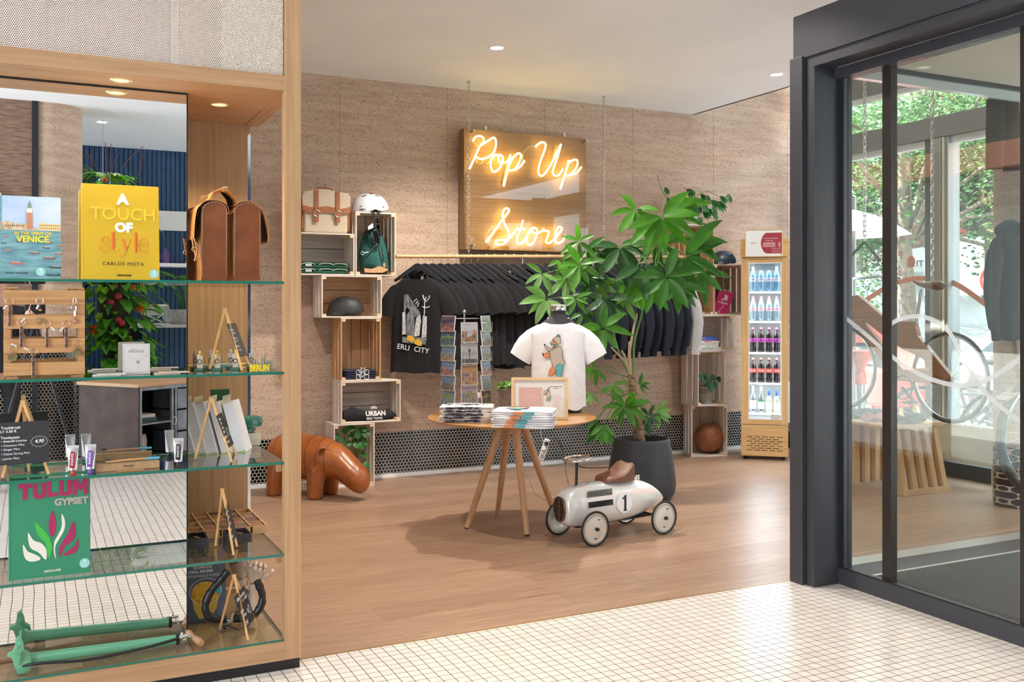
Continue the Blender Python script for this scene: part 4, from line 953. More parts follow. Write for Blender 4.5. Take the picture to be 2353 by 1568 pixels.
for cx, cy in ((938,764),(955,772)): tpoly('print_taxi', [(cx-8,cy+4),(cx-7,cy-2),(cx-3,cy-5),(cx+5,cy-4),(cx+9,cy+1),(cx+9,cy+8),(cx+2,cy+9)], TX, .002)
tpoly('print_road', [(920,762),(975,764),(972,778),(920,774)], PG, .0005)
text('ERLI  CITY', .058, PRW, tee0, frontM(*(lambda p: (p[0], YF0-.003, p[1]))(tp(944,787)), rz=0) @ Matrix.Rotation(R(-8),4,'Z'), bold=.01, sp=1.05)
for dx, dy in ((0,0),):
    q = tp(955,641); MB().poly([(q[0]-.012,q[1]-.02),(q[0]+.014,q[1]-.014),(q[0]+.018,q[1]+.026),(q[0]-.006,q[1]+.022)], 0, .001, frontM(0, .018, 0)).build('neck_label', WHITE, tee0)
# ---------------------------------------------------------------- round table and what stands on it
TC = W(1176, 1209, Z=0); TZ = .70; CAMR = -YAW
OAKT = wood('honey_oak', (.42,.20,.06), (.56,.30,.11), 0, .3, coat=.3)
tb = thing('round_table', 'round honey oak table on four splayed legs in the middle of the shop', 'table', (TC.x, TC.y, 0))
MB().lathe([(.001,TZ-.030),(.40,TZ-.030),(.50,TZ-.022),(.532,TZ-.010),(.536,TZ-.003),(.533,TZ),(.001,TZ)], n=96, cap=False).build('table_top', OAKT, tb, smooth=True)
MB().lathe([(.001,TZ-.052),(.11,TZ-.052),(.12,TZ-.031)], n=32).build('top_mount', OAKT, tb)
for px, py in ((1073,1215),(1143,1187),(1211,1232),(1280,1198)):
    f = W(px, py, Z=0) - tb.location; t0 = Vector((f.x*.24, f.y*.24, TZ-.050))
    MB().tube([f+Vector((0,0,.006)), f.lerp(t0,.5)+Vector((0,0,.0)), t0], [.0165,.022,.028], 24).build('leg', wood('pale_oak_leg', (.55,.30,.14), (.68,.42,.23), 2, .45), tb, smooth=True)
    MB().cyl(f+Vector((0,0,.0)), f+Vector((0,0,.007)), .0155, n=20).build('foot_pad', BLACK, tb)
def on_t(px, py): return W(px, py, Z=TZ+.0008)
# bear artwork, points in crop px -> units
BEIGE = solid('bear_beige', (.50,.43,.35), .8); ORG = solid('bear_orange', (.72,.25,.10), .8); TEA = solid('bear_teal', (.12,.40,.44), .8); INK = solid('ink', (.01,.01,.012), .8)
bear = [(TEA,[(1432,398),(1440,383),(1468,385),(1475,415),(1450,405)]),(BEIGE,[(1388,432),(1432,400),(1475,415),(1478,480),(1445,497)]),(ORG,[(1388,434),(1444,497),(1395,500)]),(BEIGE,[(1387,440),(1355,480),(1380,500),(1394,500)]),(TEA,[(1355,481),(1366,501),(1385,498)]),
 (TEA,[(1400,503),(1440,500),(1418,530),(1398,515)]),(ORG,[(1380,530),(1398,514),(1417,532),(1380,560)]),(BEIGE,[(1285,490),(1360,545),(1376,540),(1350,578),(1295,535)]),(INK,[(1283,487),(1306,500),(1290,512)]),
 (BEIGE,[(1345,578),(1440,525),(1478,515),(1500,570),(1497,640),(1530,715),(1508,735),(1462,712),(1425,745),(1420,805),(1385,735),(1362,660)]),(ORG,[(1350,580),(1360,635),(1310,648),(1272,635),(1285,608)]),(INK,[(1268,588),(1285,608),(1272,630)]),
 (ORG,[(1385,735),(1420,805),(1375,858),(1335,858),(1350,790)]),(TEA,[(1462,712),(1508,735),(1490,858),(1430,858),(1422,750)])]
def draw_bear(parent, M, k, th=.0015, r=.0016, Mf=None):
    for i, (m, pts) in enumerate(bear):
        q = [((x-1400)*k, -(y-640)*k) for x, y in pts]; MB().poly(q, 0, th*(1+.12*i), M).build('bear_patch', m, parent)
    b = MB()
    for m, pts in bear: b.tube([M @ Vector(((x-1400)*k, -(y-640)*k, th*2.2)) for x, y in pts], r, 4, closed=True)
    b.build('bear_outline', INK, parent)
# mannequin and its shirt
mp_ = on_t(1283, 946); MR = CAMR - R(8)
mn = thing('display_torso', 'dark torso form with chrome neck cap, wearing the white bear shirt', 'mannequin', mp_, MR)
sc_ = .92
MB().lathe([(.15,.0),(.155,.06),(.15,.25),(.165,.45),(.15,.56),(.075,.62),(.052,.64),(.050,.672)], n=36, M=Matrix.Diagonal((1,.62,1,1))).build('torso_form', solid('charcoal_jersey', (.05,.048,.052), .9), mn, smooth=True)
MB().lathe([(.051,.672),(.055,.676),(.055,.704),(.052,.708)], n=36).build('neck_cap', CHROME, mn, smooth=True)
MB().lathe([(.0505,.7082),(.048,.711),(.001,.712)], n=36).build('cap_top', WHITE, mn, smooth=True)
WT = noisy('white_cotton', (.78,.77,.78), (.83,.82,.83), nscale=30, rough=.9, bump=.08)
wsx = thing('t_shirt', 'white t-shirt with a geometric bear print, worn by the torso form', 't-shirt', (mp_.x, mp_.y, TZ+.625), MR, None)
rg = body_rings(.60, .185, .115, .008, 2.0, neck=.066, shoulder=.20, front_drop=.045)
for r_ in rg[-3:]:
    for p in r_: p.x *= .94; p.x += .012*sin(p.y*40); p.z += .008*sin(p.x*45)
MB().loft(rg, cap=False).build('body_fabric', WT, wsx, smooth=True, sub=1)
for sx in (-1, 1):
    g2 = []
    for i, (x, z, r) in enumerate(((.11,-.080,.045),(.155,-.118,.066),(.198,-.170,.077),(.230,-.222,.079),(.256,-.272,.078))):
        d = Vector((.5,-.8)).normalized() if i else Vector((.8,-.5)).normalized(); n_ = Vector((-d.y, d.x)); g2.append([Vector((sx*(x+n_.x*cos(2*pi*q/20)*r), sin(2*pi*q/20)*r*.62, z+n_.y*cos(2*pi*q/20)*r)) for q in range(20)])
    MB().loft(g2, cap=False).build('sleeve', WT, wsx, smooth=True)
MB().tube([p*1.01 for p in rg[0]], .006, 6, closed=True).build('collar', WT, wsx, smooth=True)
draw_bear(wsx, frontM(-.018, -.122, -.255), .000575, .001, .0013)
# postcard rack
rp = on_t(1067, 944); RKR = -R(26.2-2.8)
rk = thing('postcard_rack', 'rotating wire postcard rack on the round table', 'card rack', rp, 0)
WIRE = solid('rack_wire', (.5,.49,.48), .3, .9)
MB().cyl((0,0,.0),(0,0,.655),.006,n=12).build('pole', WIRE, rk, smooth=True); MB().ball((0,0,.665),.012).build('knob', WIRE, rk, smooth=True)
MB().lathe([(.10,0),(.10,.008),(.02,.014),(.001,.014)], n=32).build('base', WIRE, rk, smooth=True)
b = MB()
for z in (.03,.05): b.ring((0,0,z), .165, .0022, (0,0,1), 40, 5)
b.ring((0,0,.62), .10, .002, (0,0,1), 30, 5); b.build('wire_hoops', WIRE, rk, smooth=True)
faces_ = [(-50,.165,6,.135,'left'),(19,.118,4,.150,'middle'),(70,.148,6,.165,'right')]
def cardart(i):
    r = random.Random(i*7+1); sky = r.choice([((.03,.06,.20),(.12,.16,.32)),((.10,.28,.55),(.45,.60,.75)),((.02,.04,.12),(.30,.18,.25)),((.15,.35,.45),(.75,.70,.55)),((.03,.10,.35),(.08,.18,.30))])
    return sky, r
cnt = 0
fixed = {('middle',3):(((.45,.45,.5),(.8,.78,.82)),'cards with collage of instruments and street scenes'),('middle',2):(((.35,.35,.36),(.75,.74,.76)),'grey card with a tall television tower'),('middle',1):(((.12,.14,.3),(.85,.45,.05)),'card with orange sunset over rooftops'),('middle',0):(((.15,.25,.6),(.7,.55,.5)),'card with a columned city gate in daylight')}
for ang, cw, n, rad, nm in faces_:
    A = R(-26.2-2.8+0) + R(ang); F = thing('x', None, None) if False else None
    pk = MB(); Mx = Matrix.Rotation(A, 4, 'Z')
    pitch = .098 if n == 6 else .140
    for j in range(n):
        z = .045 + j*pitch; hh = .105 if n == 6 else .132
        for sx in (-1, 1):
            x = sx*cw*.33; pk.tube([Mx @ Vector(p) for p in ((sx*cw*.5,-rad+.01,z+.055),(x,-rad-.018,z+.06),(x,-rad-.016,z-.004),(x*.6,-rad+.01,z-.006))], .0016, 5)
        pk.tube([Mx @ Vector(p) for p in ((-cw*.5,-rad+.01,z-.004),(cw*.5,-rad+.01,z-.004))], .0016, 5)
        (c1, c2), rr = cardart(cnt)
        posi = ('lowest','second from the bottom','third from the bottom','fourth from the bottom','fifth from the bottom','topmost')[j] if n == 6 else ('lowest','second from the bottom','third from the bottom','topmost')[j]
        lab = f'postcard in the {nm} column of the wire rack, {posi}'
        if (nm, j) in fixed: (c1, c2), ex = fixed[(nm, j)]; lab = f'{ex}, {nm} column of the rack'
        c = thing('postcard', lab, 'postcard', rp + Mx @ Vector((0, -rad-.004, z)), 0, 'postcards in the wire rack', rot=(R(-7), 0, A))
        c1 = tuple(v*.6 for v in c1); c2 = tuple(v*.62 for v in c2); w2 = cw/2-.003; sky = noisy(f'card_sky_{cnt}', c1, c2, (2,2,14), 1.6, 4, .35, .3, .7)
        MB().box(-w2, w2, 0, .006, 0, hh).build('card', solid('card_white', (.75,.74,.72), .4), c)
        MB().box(-w2+.003, w2-.003, -.0008, -.0001, .003, hh-.003).build('picture', sky, c)
        g1 = noisy(f'card_town_{cnt}', tuple(rr.uniform(.01,.15) for _ in range(3)), (rr.uniform(.25,.55), rr.uniform(.15,.35), rr.uniform(.05,.2)), (60,60,40), 1, 3, .4)
        b = MB(); x = -w2+.004
        if (nm, j) == ('middle', 2):
            g1 = solid('card_grey', (.08,.08,.085), .5); b.box(-w2+.003,w2-.003,-.0016,-.0009,.003,.03); b.box(-.003,.003,-.0016,-.0009,.03,.10).lathe([(.001,0),(.009,0)], (0,-.0014,.085), 12, M=Matrix.Rotation(pi/2,4,'X'))
        elif (nm, j) in (('middle',0),) or rr.random() < .45:   # columned gate
            b.box(-w2+.012, w2-.012, -.0016,-.0009, hh*.52, hh*.64); b.box(-.018,.018,-.0016,-.0009, hh*.64, hh*.75)
            for q in range(6): xx = -w2+.014+q*(2*w2-.036)/5; b.box(xx, xx+.007, -.0016,-.0009, hh*.12, hh*.52)
            b.box(-w2+.004, w2-.004, -.0016,-.0009, .004, hh*.12)
        else:
            while x < w2-.012: ww = rr.uniform(.008,.022); b.box(x, min(x+ww,w2-.003), -.0016,-.0009, .004, rr.uniform(.25,.62)*hh); x += ww
        b.build('townscape', g1, c); cnt += 1
    pk.build('card_pocket', WIRE, rk, smooth=True)
# small pot plant
pt_ = on_t(1163, 944); tp_ = thing('potted_plant', 'variegated leafy plant in a square tapered stone pot on the round table', 'plant', pt_, 0)
STN = noisy('brown_grey_stone', (.13,.10,.085), (.20,.16,.135), nscale=30, rough=.85)
MB().loft([[Vector((x*s_,y*s_,z)) for x, y in ((-1,-1),(1,-1),(1,1),(-1,1))] for s_, z in ((.040,0),(.058,.155),(.050,.155),(.048,.14))]).build('pot', STN, tp_, bevel=.004); tp_.rotation_euler = (0,0,-.5)
lv = MB(); lv2 = MB(); random.seed(4)
for i in range(40):
    a = random.uniform(0, 2*pi); d_ = Vector((cos(a), sin(a), random.uniform(.1,1.0))); p = Vector((cos(a)*.02, sin(a)*.02, .15+random.uniform(0,.04))); leaf(lv if i % 2 else lv2, p, d_, random.uniform(.05,.085), .028, 1.4)
lv.build('leaves', leafmat('varieg_green', (.10,.30,.05)), tp_, smooth=True); lv2.build('pale_leaves', leafmat('varieg_cream', (.55,.60,.28), (.15,.3,.08)), tp_, smooth=True)
# framed notice
fp = on_t(1240, 965); FRZ = CAMR - R(1); FW, FH = .352, .262
fr = thing('picture_frame', 'light wood framed notice with pink panel and bear drawing leaning on the table', 'frame', fp, 0, rot=(R(-9), 0, FRZ))
PINE = wood('frame_pine', (.62,.42,.20), (.75,.54,.30), 0); b = MB()
b.box(-FW/2, FW/2, 0, .018, 0, .018).box(-FW/2, FW/2, 0, .018, FH-.018, FH).box(-FW/2, -FW/2+.018, 0, .018, .0181, FH-.0181).box(FW/2-.018, FW/2, 0, .018, .0181, FH-.0181).build('frame_rim', PINE, fr, bevel=.001)
bx('sheet', solid('notice_paper', (.70,.67,.62), .5), -FW/2+.016, FW/2-.016, .010, .014, .016, FH-.016, fr)
bx('pink_panel', solid('pink_panel', (.62,.38,.34), .5), -.128, .015, .0092, .0098, .045, FH-.062, fr)
b = MB()
for k in range(9): b.box(-.112, -.002-(.02 if k in (0,8) else 0), .0086, .0091, .150-k*.0105, .1515-k*.0105)
b.box(-.09,-.03,.0086,.0091,.182,.1835).build('text_lines', solid('pale_lines', (.8,.62,.58), .6), fr)
draw_bear(fr, frontM(.050, .009, .155), .00018, .0004, .0006)
MB().poly([(.078,.15),(.09,.158),(.115,.158),(.13,.148),(.138,.125),(.128,.12),(.123,.13),(.123,.075),(.085,.075),(.085,.13),(.078,.12),(.07,.125)], 0, .0006, frontM(0,.0092,0)).build('shirt_picture', solid('pale_pink', (.66,.58,.55), .6), fr)
text('BRANDENBURG BEAR', .0075, INK, fr, frontM(.105,.0092,.205), .0002); text('BEAR SHIRT', .0065, INK, fr, frontM(.105,.0092,.194), .0002)
MB().tube(crv([(.010,.009,.20),(.026,.009,.17),(.02,.009,.12),(.03,.009,.08)],5), .0006, 4).build('thin_line', INK, fr)
MB().bar((0,.018,.16),(0,.075,.012),.03,.004).build('back_stand', PINE, fr)
# folded shirts on the table
def pile(px0, px1, py, n, th, dp, label, group, m, seed, art):
    a = on_t(px0, py); c = on_t(px1, py); mid = (a+c)/2; w_ = (c-a).length; rz = CAMR+R(-2 if n == 5 else -9)
    yv = Vector((-sin(rz), cos(rz), 0)); res = folded('folded_shirt', label, -w_/2, w_/2, -dp/2, 0, dp, n, m, 't-shirt', group, th, seed, rz, amp=.006)
    for i, o in enumerate(res): o.location = mid + yv*(dp/2) + Vector((random.uniform(-.006,.006), random.uniform(-.006,.006), i*th)); art(o, i, w_, dp, th)
    return res
CRM = noisy('cream_cotton', (.70,.64,.60), (.80,.75,.72), nscale=60, rough=.9)
def art1(o, i, w_, dp, th):
    b = MB(); r = random.Random(i+3)
    for k in range(26):
        x = r.uniform(-.42,.25)*w_; l = r.uniform(.008,.035); z = r.uniform(.004, th-.006); b.box(x, x+l, -dp/2-th*.5-.0035, -dp/2-th*.2, z, z+r.uniform(.0025,.005))
    if i == 4:
        text('DER TIERGARTEN', .034, NVP, o, Matrix.Translation((-.01,-.02,th+.0068)) @ Matrix.Rotation(.0,4,'Z'), .001, bold=.02)
        for k in range(14): x = r.uniform(-.4,.2)*w_; b.box(x, x+.02, -dp*.42+k*.004, -dp*.42+k*.004+.006, th+.0045, th+.0068)
    b.build('navy_print', NVP, o)
NVP = solid('navy_print', (.02,.025,.06), .8)
pile(1010, 1132, 972, 5, .0195, .20, [n_+' cream shirt with navy print in the left pile on the table' for n_ in ('lowest','second lowest','middle','second highest','topmost')], 'cream shirts with navy print', CRM, 31, art1)
def art2(o, i, w_, dp, th):
    for (x0, x1, m) in ((-.28+.05*i,-.12+.05*i,ORG),(-.10+.05*i,.06+.05*i,TEA)):
        MB().box(x0*w_, x1*w_, -dp/2-th*.5-.004, -dp/2+.01, .004, th-.004).build('print_edge', m, o)
    if i == 3:
        Mt = Matrix.Translation((-.03,.0,th+.0055))
        MB().poly([(-.07,-.05),(.0,-.06),(.05,-.02),(.06,.03),(.02,.05),(-.03,.03)], 0, .001, Mt).build('print_beige', BEIGE, o); MB().poly([(-.045,-.085),(.03,-.085),(.045,-.06),(-.01,-.05)], 0, .0015, Mt).build('print_teal', TEA, o)
        MB().tube([Mt @ Vector((x,y,.002)) for x,y in ((-.07,-.05),(.0,-.06),(.05,-.02),(.06,.03),(.02,.05),(-.03,.03))], .0013, 4, closed=True).build('print_outline', INK, o)
pile(1127, 1268, 985, 4, .025, .24, [n_+' white shirt with bear print in the right pile on the table' for n_ in ('lowest','second lowest','third','topmost')], 'white shirts with bear print', WT, 37, art2)
q = on_t(1088, 941); o = bx('price_tag', WHITE, -.012,.012,0,.001,0,.035); o.location = q + Vector((-.05,-.20,.098)); tag(o, 'small white paper tag standing on the left shirt pile', 'tag')
# power strip hanging below
ps = thing('power_strip', 'white multi socket power strip with plugs hanging behind the table legs', 'power strip', W(1250,1035,Y=6.2), 0, rot=(0,R(18),CAMR))
MB().box(-.022,.022,-.018,.018,-.085,.085).build('housing', WHITE, ps, bevel=.012, bseg=4)
for z in (-.045, .005):
    MB().lathe([(.001,0),(.016,0),(.0165,.002)], (0,-.020,z), 20, M=Matrix.Rotation(pi/2,4,'X')).build('socket', solid('socket_grey', (.55,.55,.57), .5), ps)
MB().cyl((0,-.018,.05),(0,-.05,.058),.017,.013,n=16).build('black_plug', BLACK, ps, smooth=True); MB().cyl((-.004,-.018,.01),(-.01,-.045,.02),.014,n=16).build('white_plug', WHITE, ps, smooth=True)
pl = ps.location; gz = W(1300,1066,Z=0)
b = MB().tube(crv([pl+Vector((.02,-.05,.05)), W(1262,1008,Y=6.2), W(1282,1012,Y=6.25), W(1293,1035,Y=6.3), W(1298,1060,Y=6.5), V(gz.x,gz.y,.006), W(1345,1075,Z=.006), W(1398,1074,Z=.006)],6), .004, 8)
tag(b.build('black_cable', BLACK, smooth=True), 'thin black cable looping from the power strip along the floor', 'cable')
b = MB().tube(crv([W(1242,988,Y=6.05)+Vector((0,0,-.004)), W(1246,1010,Y=6.1), pl+Vector((-.01,-.05,.02))],5), .0025, 6).tube(crv([W(1237,1068,Y=6.25), W(1222,1071,Y=6.5), W(1203,1070,Y=7.55)],5), .0025, 6)
tag(b.build('white_cable', WHITE, smooth=True), 'thin white cable running from table top down to the power strip', 'cable')
# ---------------------------------------------------------------- big plant in the black pot
PC = W(1474, 1146, Z=0); PC.z = 0
pt = thing('money_tree', 'tall braided money tree with broad palm shaped leaves in a dark grey tapered pot', 'plant', PC)
MB().lathe([(.185,0),(.222,.02),(.243,.06),(.250,.11),(.246,.17),(.235,.25),(.220,.34),(.208,.41),(.203,.438),(.198,.444),(.190,.438),(.186,.40),(.186,.36),(.001,.36)], n=64).build('pot', noisy('charcoal_fibrestone', (.028,.030,.034), (.042,.044,.049), nscale=50, rough=.6, bump=.1), pt, smooth=True)
MB().lathe([(.183,.3605),(.12,.372),(.001,.378)], n=40, cap=False).build('soil', noisy('soil', (.02,.013,.008), (.05,.035,.02), nscale=40, rough=.95), pt)
PD = (PC.x*SA + PC.y*CA)   # depth
def pp_(px, py, dd=0.0): return W(px, py, d=PD+dd) - PC
BARK = noisy('braided_bark', (.16,.09,.045), (.34,.22,.13), (1,1,5), 12, 5, .8, bump=.4); GST = solid('green_stem', (.12,.24,.05), .55); BST = wood('cut_stem', (.35,.24,.14), (.55,.42,.28), 2)
for k in range(3):
    P = []
    for i in range(15):
        t = i/14; py = 1014-150*t; px = 1470-19*t + 5*sin(t*11+k*2.09)*(1-t*.3); P.append(pp_(px, py, .035*cos(t*11+k*2.09)))
    MB().tube(P, [.030-.012*(i/14) for i in range(15)], 12).build('trunk', BARK, pt, smooth=True)
def stem(pts, r0, r1, m, name='stem', dd=(0,0)):
    n = len(pts); P = crv([pp_(x, y, dd[0]+(dd[1]-dd[0])*i/max(1,n-1)) for i, (x, y) in enumerate(pts)], 5); MB().tube(P, [r0+(r1-r0)*i/(len(P)-1) for i in range(len(P))], 8).build(name, m, pt, smooth=True)
stem([(1450,865),(1446,830),(1447,785)], .015, .011, BST, 'cut_stem'); stem([(1448,800),(1455,760),(1464,720)], .010, .007, BST, 'cut_stem')
stem([(1450,870),(1438,835),(1420,815),(1404,798)], .014, .006, BST, 'cut_stem'); stem([(1445,850),(1440,830),(1428,806)], .010, .008, BST, 'cut_stem')
stem([(1455,868),(1456,830),(1458,785),(1470,740),(1482,695)], .009, .006, GST); stem([(1482,695),(1492,650),(1512,600),(1515,560),(1520,500)], .006, .004, GST, dd=(0,.05))
stem([(1444,855),(1424,815),(1410,770),(1398,735)], .009, .005, GST); stem([(1410,775),(1400,700),(1370,650),(1345,615),(1332,560)], .005, .003, GST, dd=(0,-.1))
stem([(1452,870),(1420,860),(1385,848),(1370,842)], .006, .003, GST, dd=(0,-.05)); stem([(1452,940),(1410,915),(1375,890),(1362,880)], .004, .002, GST)
stem([(1512,600),(1540,620),(1575,590)], .004, .003, GST, dd=(.0,-.15)); stem([(1500,620),(1460,575),(1428,568)], .004, .003, GST); stem([(1470,1012),(1480,980),(1490,955)], .005, .003, GST); stem([(1452,925),(1435,925),(1432,935)], .004, .003, GST, dd=(0,-.1))
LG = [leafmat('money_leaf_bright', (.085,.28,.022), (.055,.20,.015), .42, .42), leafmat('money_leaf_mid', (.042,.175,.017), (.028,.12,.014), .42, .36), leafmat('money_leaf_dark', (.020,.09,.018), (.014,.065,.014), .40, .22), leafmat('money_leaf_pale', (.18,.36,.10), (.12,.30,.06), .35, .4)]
random.seed(77)
# (px, py, leaf length px, material, mean direction deg (0 = right, 90 = up), spread deg, leaflets, depth)
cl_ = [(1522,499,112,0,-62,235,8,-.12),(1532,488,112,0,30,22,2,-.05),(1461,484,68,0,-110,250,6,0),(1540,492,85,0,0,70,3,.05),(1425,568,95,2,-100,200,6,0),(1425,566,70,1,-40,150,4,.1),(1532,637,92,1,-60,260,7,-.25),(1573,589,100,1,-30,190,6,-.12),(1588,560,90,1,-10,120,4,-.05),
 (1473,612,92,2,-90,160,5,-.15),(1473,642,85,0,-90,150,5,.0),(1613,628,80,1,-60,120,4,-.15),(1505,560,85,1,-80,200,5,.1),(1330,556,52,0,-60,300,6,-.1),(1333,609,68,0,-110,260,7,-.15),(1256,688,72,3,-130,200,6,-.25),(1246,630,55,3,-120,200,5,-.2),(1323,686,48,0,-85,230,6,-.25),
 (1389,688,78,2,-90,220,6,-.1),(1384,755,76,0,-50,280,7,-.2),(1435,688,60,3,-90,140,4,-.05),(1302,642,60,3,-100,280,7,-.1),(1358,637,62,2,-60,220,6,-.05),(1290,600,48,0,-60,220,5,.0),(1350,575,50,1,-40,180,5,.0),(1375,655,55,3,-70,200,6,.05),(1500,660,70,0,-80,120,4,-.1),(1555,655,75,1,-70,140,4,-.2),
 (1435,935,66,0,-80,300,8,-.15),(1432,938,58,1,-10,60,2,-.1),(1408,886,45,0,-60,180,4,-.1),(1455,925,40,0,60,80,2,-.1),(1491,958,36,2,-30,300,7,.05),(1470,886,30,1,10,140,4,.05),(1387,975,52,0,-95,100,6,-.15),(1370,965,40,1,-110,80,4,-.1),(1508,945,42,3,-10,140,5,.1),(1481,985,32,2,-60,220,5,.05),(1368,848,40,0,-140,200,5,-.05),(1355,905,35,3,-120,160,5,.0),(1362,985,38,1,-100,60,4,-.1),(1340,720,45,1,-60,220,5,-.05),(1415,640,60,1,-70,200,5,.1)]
for j, (px, py, L_, mi, md, spd, n, dd) in enumerate(cl_):
    c = pp_(px, py, dd); s = (PD+dd)/FPX; b = MB()
    for i in range(n):
        a = R(md - spd/2 + (spd*i/max(1,n-1) if n > 1 else 0) + random.uniform(-8,8)); fwd = random.uniform(-.55,.25)
        d = Vector((CA*cos(a), -SA*cos(a), sin(a))) + Vector((SA, CA, 0))*fwd; ll = L_*s*random.uniform(.72,1.0)*(1.0 if n > 3 else 1)
        pt0 = c + d.normalized()*ll*.05
        leaf(b, pt0, d, ll, ll*random.uniform(.27,.34), .55 if sin(a) > -.5 else .15, up=(-SA*.9, -CA*.9, .55), n=13, cup=.22, wave=.026)
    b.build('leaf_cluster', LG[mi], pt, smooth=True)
# petioles as thin stems to cluster centres
hub = {0:(1518,560),1:(1400,700),2:(1455,900)}
for (px, py, L_, mi, md, spd, n, dd) in cl_:
    h = hub[0] if px > 1405 and py < 800 else (hub[1] if py < 800 else hub[2]); hx = h[0] + (px-h[0])*.25; hy = h[1]+(py-h[1])*.25+10
    b = MB().tube(crv([pp_(h[0],h[1],.02), pp_(hx+ (px-hx)*.4, min(py,hy)-6, dd*.6), pp_(px,py,dd)],4), .0028, 5)
    b.build('petiole', GST, pt, smooth=True)
# ---------------------------------------------------------------- ride-on car
WF, WRr, WFF = W(1368,1257,Z=0), W(1526,1229,Z=0), W(1302,1227,Z=0)
ax = (WRr-WF); wb = ax.length; crz = atan2(ax.y, ax.x)
CRM_ = solid('cream_lacquer', (.62,.59,.52), .22, .15, coat=.6); SIL = solid('pearl_silver_lacquer', (.70,.69,.66), .25, .12, coat=.6)
car = thing('ride_on_car', 'vintage style pearl white ride-on toy car with number 1 and chrome steering wheel', 'toy car', (WF.x, WF.y, 0), crz)
# local: x from front axle to rear, y across away from the viewer; track .355
TRK = .350; yc = TRK/2; r_w = .104
def cring(x, hw, zb, zt, e=3.2, n=36, topw=1.0):
    zc = (zb+zt)/2; hh = (zt-zb)/2; ring = []
    for k in range(n):
        a = 2*pi*k/n; c_, s_ = cos(a), sin(a); y = hw*abs(c_)**(2/e)*(1 if c_ > 0 else -1); z = zc+hh*abs(s_)**(2/e)*(1 if s_ > 0 else -1)
        if z > zc: y *= 1-(1-topw)*((z-zc)/hh)
        ring.append(Vector((x, yc+y, z)))
    return ring
secs = [(-.128,.060,.150,.262),(-.118,.080,.118,.292),(-.095,.091,.100,.312),(-.05,.097,.092,.326),(.0,.100,.090,.334),(.07,.104,.088,.340),(.14,.108,.088,.342),(.22,.112,.090,.338),(.30,.112,.095,.332),(.38,.112,.100,.335),(.46,.110,.110,.326),(.54,.100,.130,.300),(.60,.080,.150,.265),(.65,.050,.165,.225),(.675,.022,.178,.200)]
MB().loft([cring(x, hw, zb, zt, 2.9 if x < .4 else 2.3, topw=.84) for x, hw, zb, zt in secs]).build('car_body', SIL, car, smooth=True, sub=1)
# grille
g = MB().poly([(cos(2*pi*k/24)*.055*abs(cos(2*pi*k/24))**-.3 if abs(cos(2*pi*k/24)) > .05 else 0, sin(2*pi*k/24)*.072) for k in range(24)], 0, .008, Matrix.Translation((-.1235,yc,.203)) @ Matrix.Rotation(R(-90),4,'Z') @ Matrix.Rotation(pi/2,4,'X'))
g.build('grille', solid('dark_grille', (.045,.028,.02), .35, .5), car)
MB().tube([Vector((-.133, yc+.056*cos(2*pi*k/28), .203+.074*sin(2*pi*k/28))) for k in range(28)], .0035, 6, closed=True).tube([Vector((-.133,yc,.130)),Vector((-.133,yc,.276))],.0012,5).tube([Vector((-.133,yc-.05,.22)),Vector((-.133,yc+.05,.22))],.0012,5).tube([Vector((-.133,yc-.05,.175)),Vector((-.133,yc+.05,.175))],.0012,5).build('grille_rim', solid('grille_rim', (.3,.25,.2), .25, .9), car, smooth=True)
for row, (z0, y0, x0, x1, lean) in enumerate(((.288,yc-.0985,.005,.185,.012),(.228,yc-.1075,.01,.185,.0))):
    sl = MB()
    for i in range(22):
        x = x0+(x1-x0)*i/21; hw = .105+.0*i
        yb = -(.1025+.006*(x/.2)) if row == 1 else -(.0935+.007*(x/.2)); sl.bar((x, yc+yb-.0025, z0-.016), (x+lean, yc+yb+(.013 if row == 0 else -.001), z0+.018), .0032, .006)
    sl.build('louvres', BLACK, car)

nz_ = frontM(.275, yc-.1155, .215)
MB().poly([(cos(2*pi*k/40)*.060, sin(2*pi*k/40)*.060) for k in range(40)], -.004, .0025, nz_).build('number_disc', WHITE, car)
one = [(-.012,-.048),(.016,-.048),(.016,-.042),(.010,-.040),(.010,.048),(-.002,.048),(-.010,.036),(-.020,.034),(-.020,.026),(-.006,.026),(-.006,-.040),(-.012,-.042)]
MB().poly(one, .003, .0045, nz_).build('number_one', BLACK, car)
LBR = noisy('brown_seat_leather', (.14,.055,.03), (.20,.085,.05), nscale=20, rough=.5)
b = MB(); rs = []
for x, zt, hw in ((.175,.345,.05),(.20,.366,.075),(.25,.372,.085),(.30,.382,.088),(.335,.405,.088),(.365,.432,.082),(.39,.440,.07),(.405,.425,.055),(.41,.345,.05)):
    rs.append([Vector((x, yc+hw*c_, zz)) for c_, zz in ((-1,.335),(-1.0,zt-.012),(-.8,zt),(0,zt-.008),(.8,zt),(1.0,zt-.012),(1,.335))])
b.loft(rs).build('seat', LBR, car, smooth=True)
MB().cyl((-.005,yc,.315),(.0,yc,.47),.0085,n=14).build('steering_column', BLACK, car, smooth=True)
swm = Matrix.Translation((.002,yc,.492)) @ Matrix.Rotation(R(-6),4,'Y'); b = MB(); b.tube([swm @ Vector((cos(2*pi*k/36)*.083, sin(2*pi*k/36)*.083, 0)) for k in range(36)], .0075, 10, closed=True)
for a in (0, 2.09, 4.19): b.bar(swm @ Vector((0,0,-.006)), swm @ Vector((cos(a)*.08, sin(a)*.08, 0)), .012, .004)
b.lathe([(.012,.468),(.014,.49),(.001,.497)], (.002,yc,0), 16); b.build('steering_wheel', CHROME, car, smooth=True)
MB().lathe([(.02,.325),(.02,.335),(.016,.338),(.016,.346),(.021,.348),(.018,.354),(.001,.355)], (.47,yc,-.005), 20).build('filler_cap', CHROME, car, smooth=True)
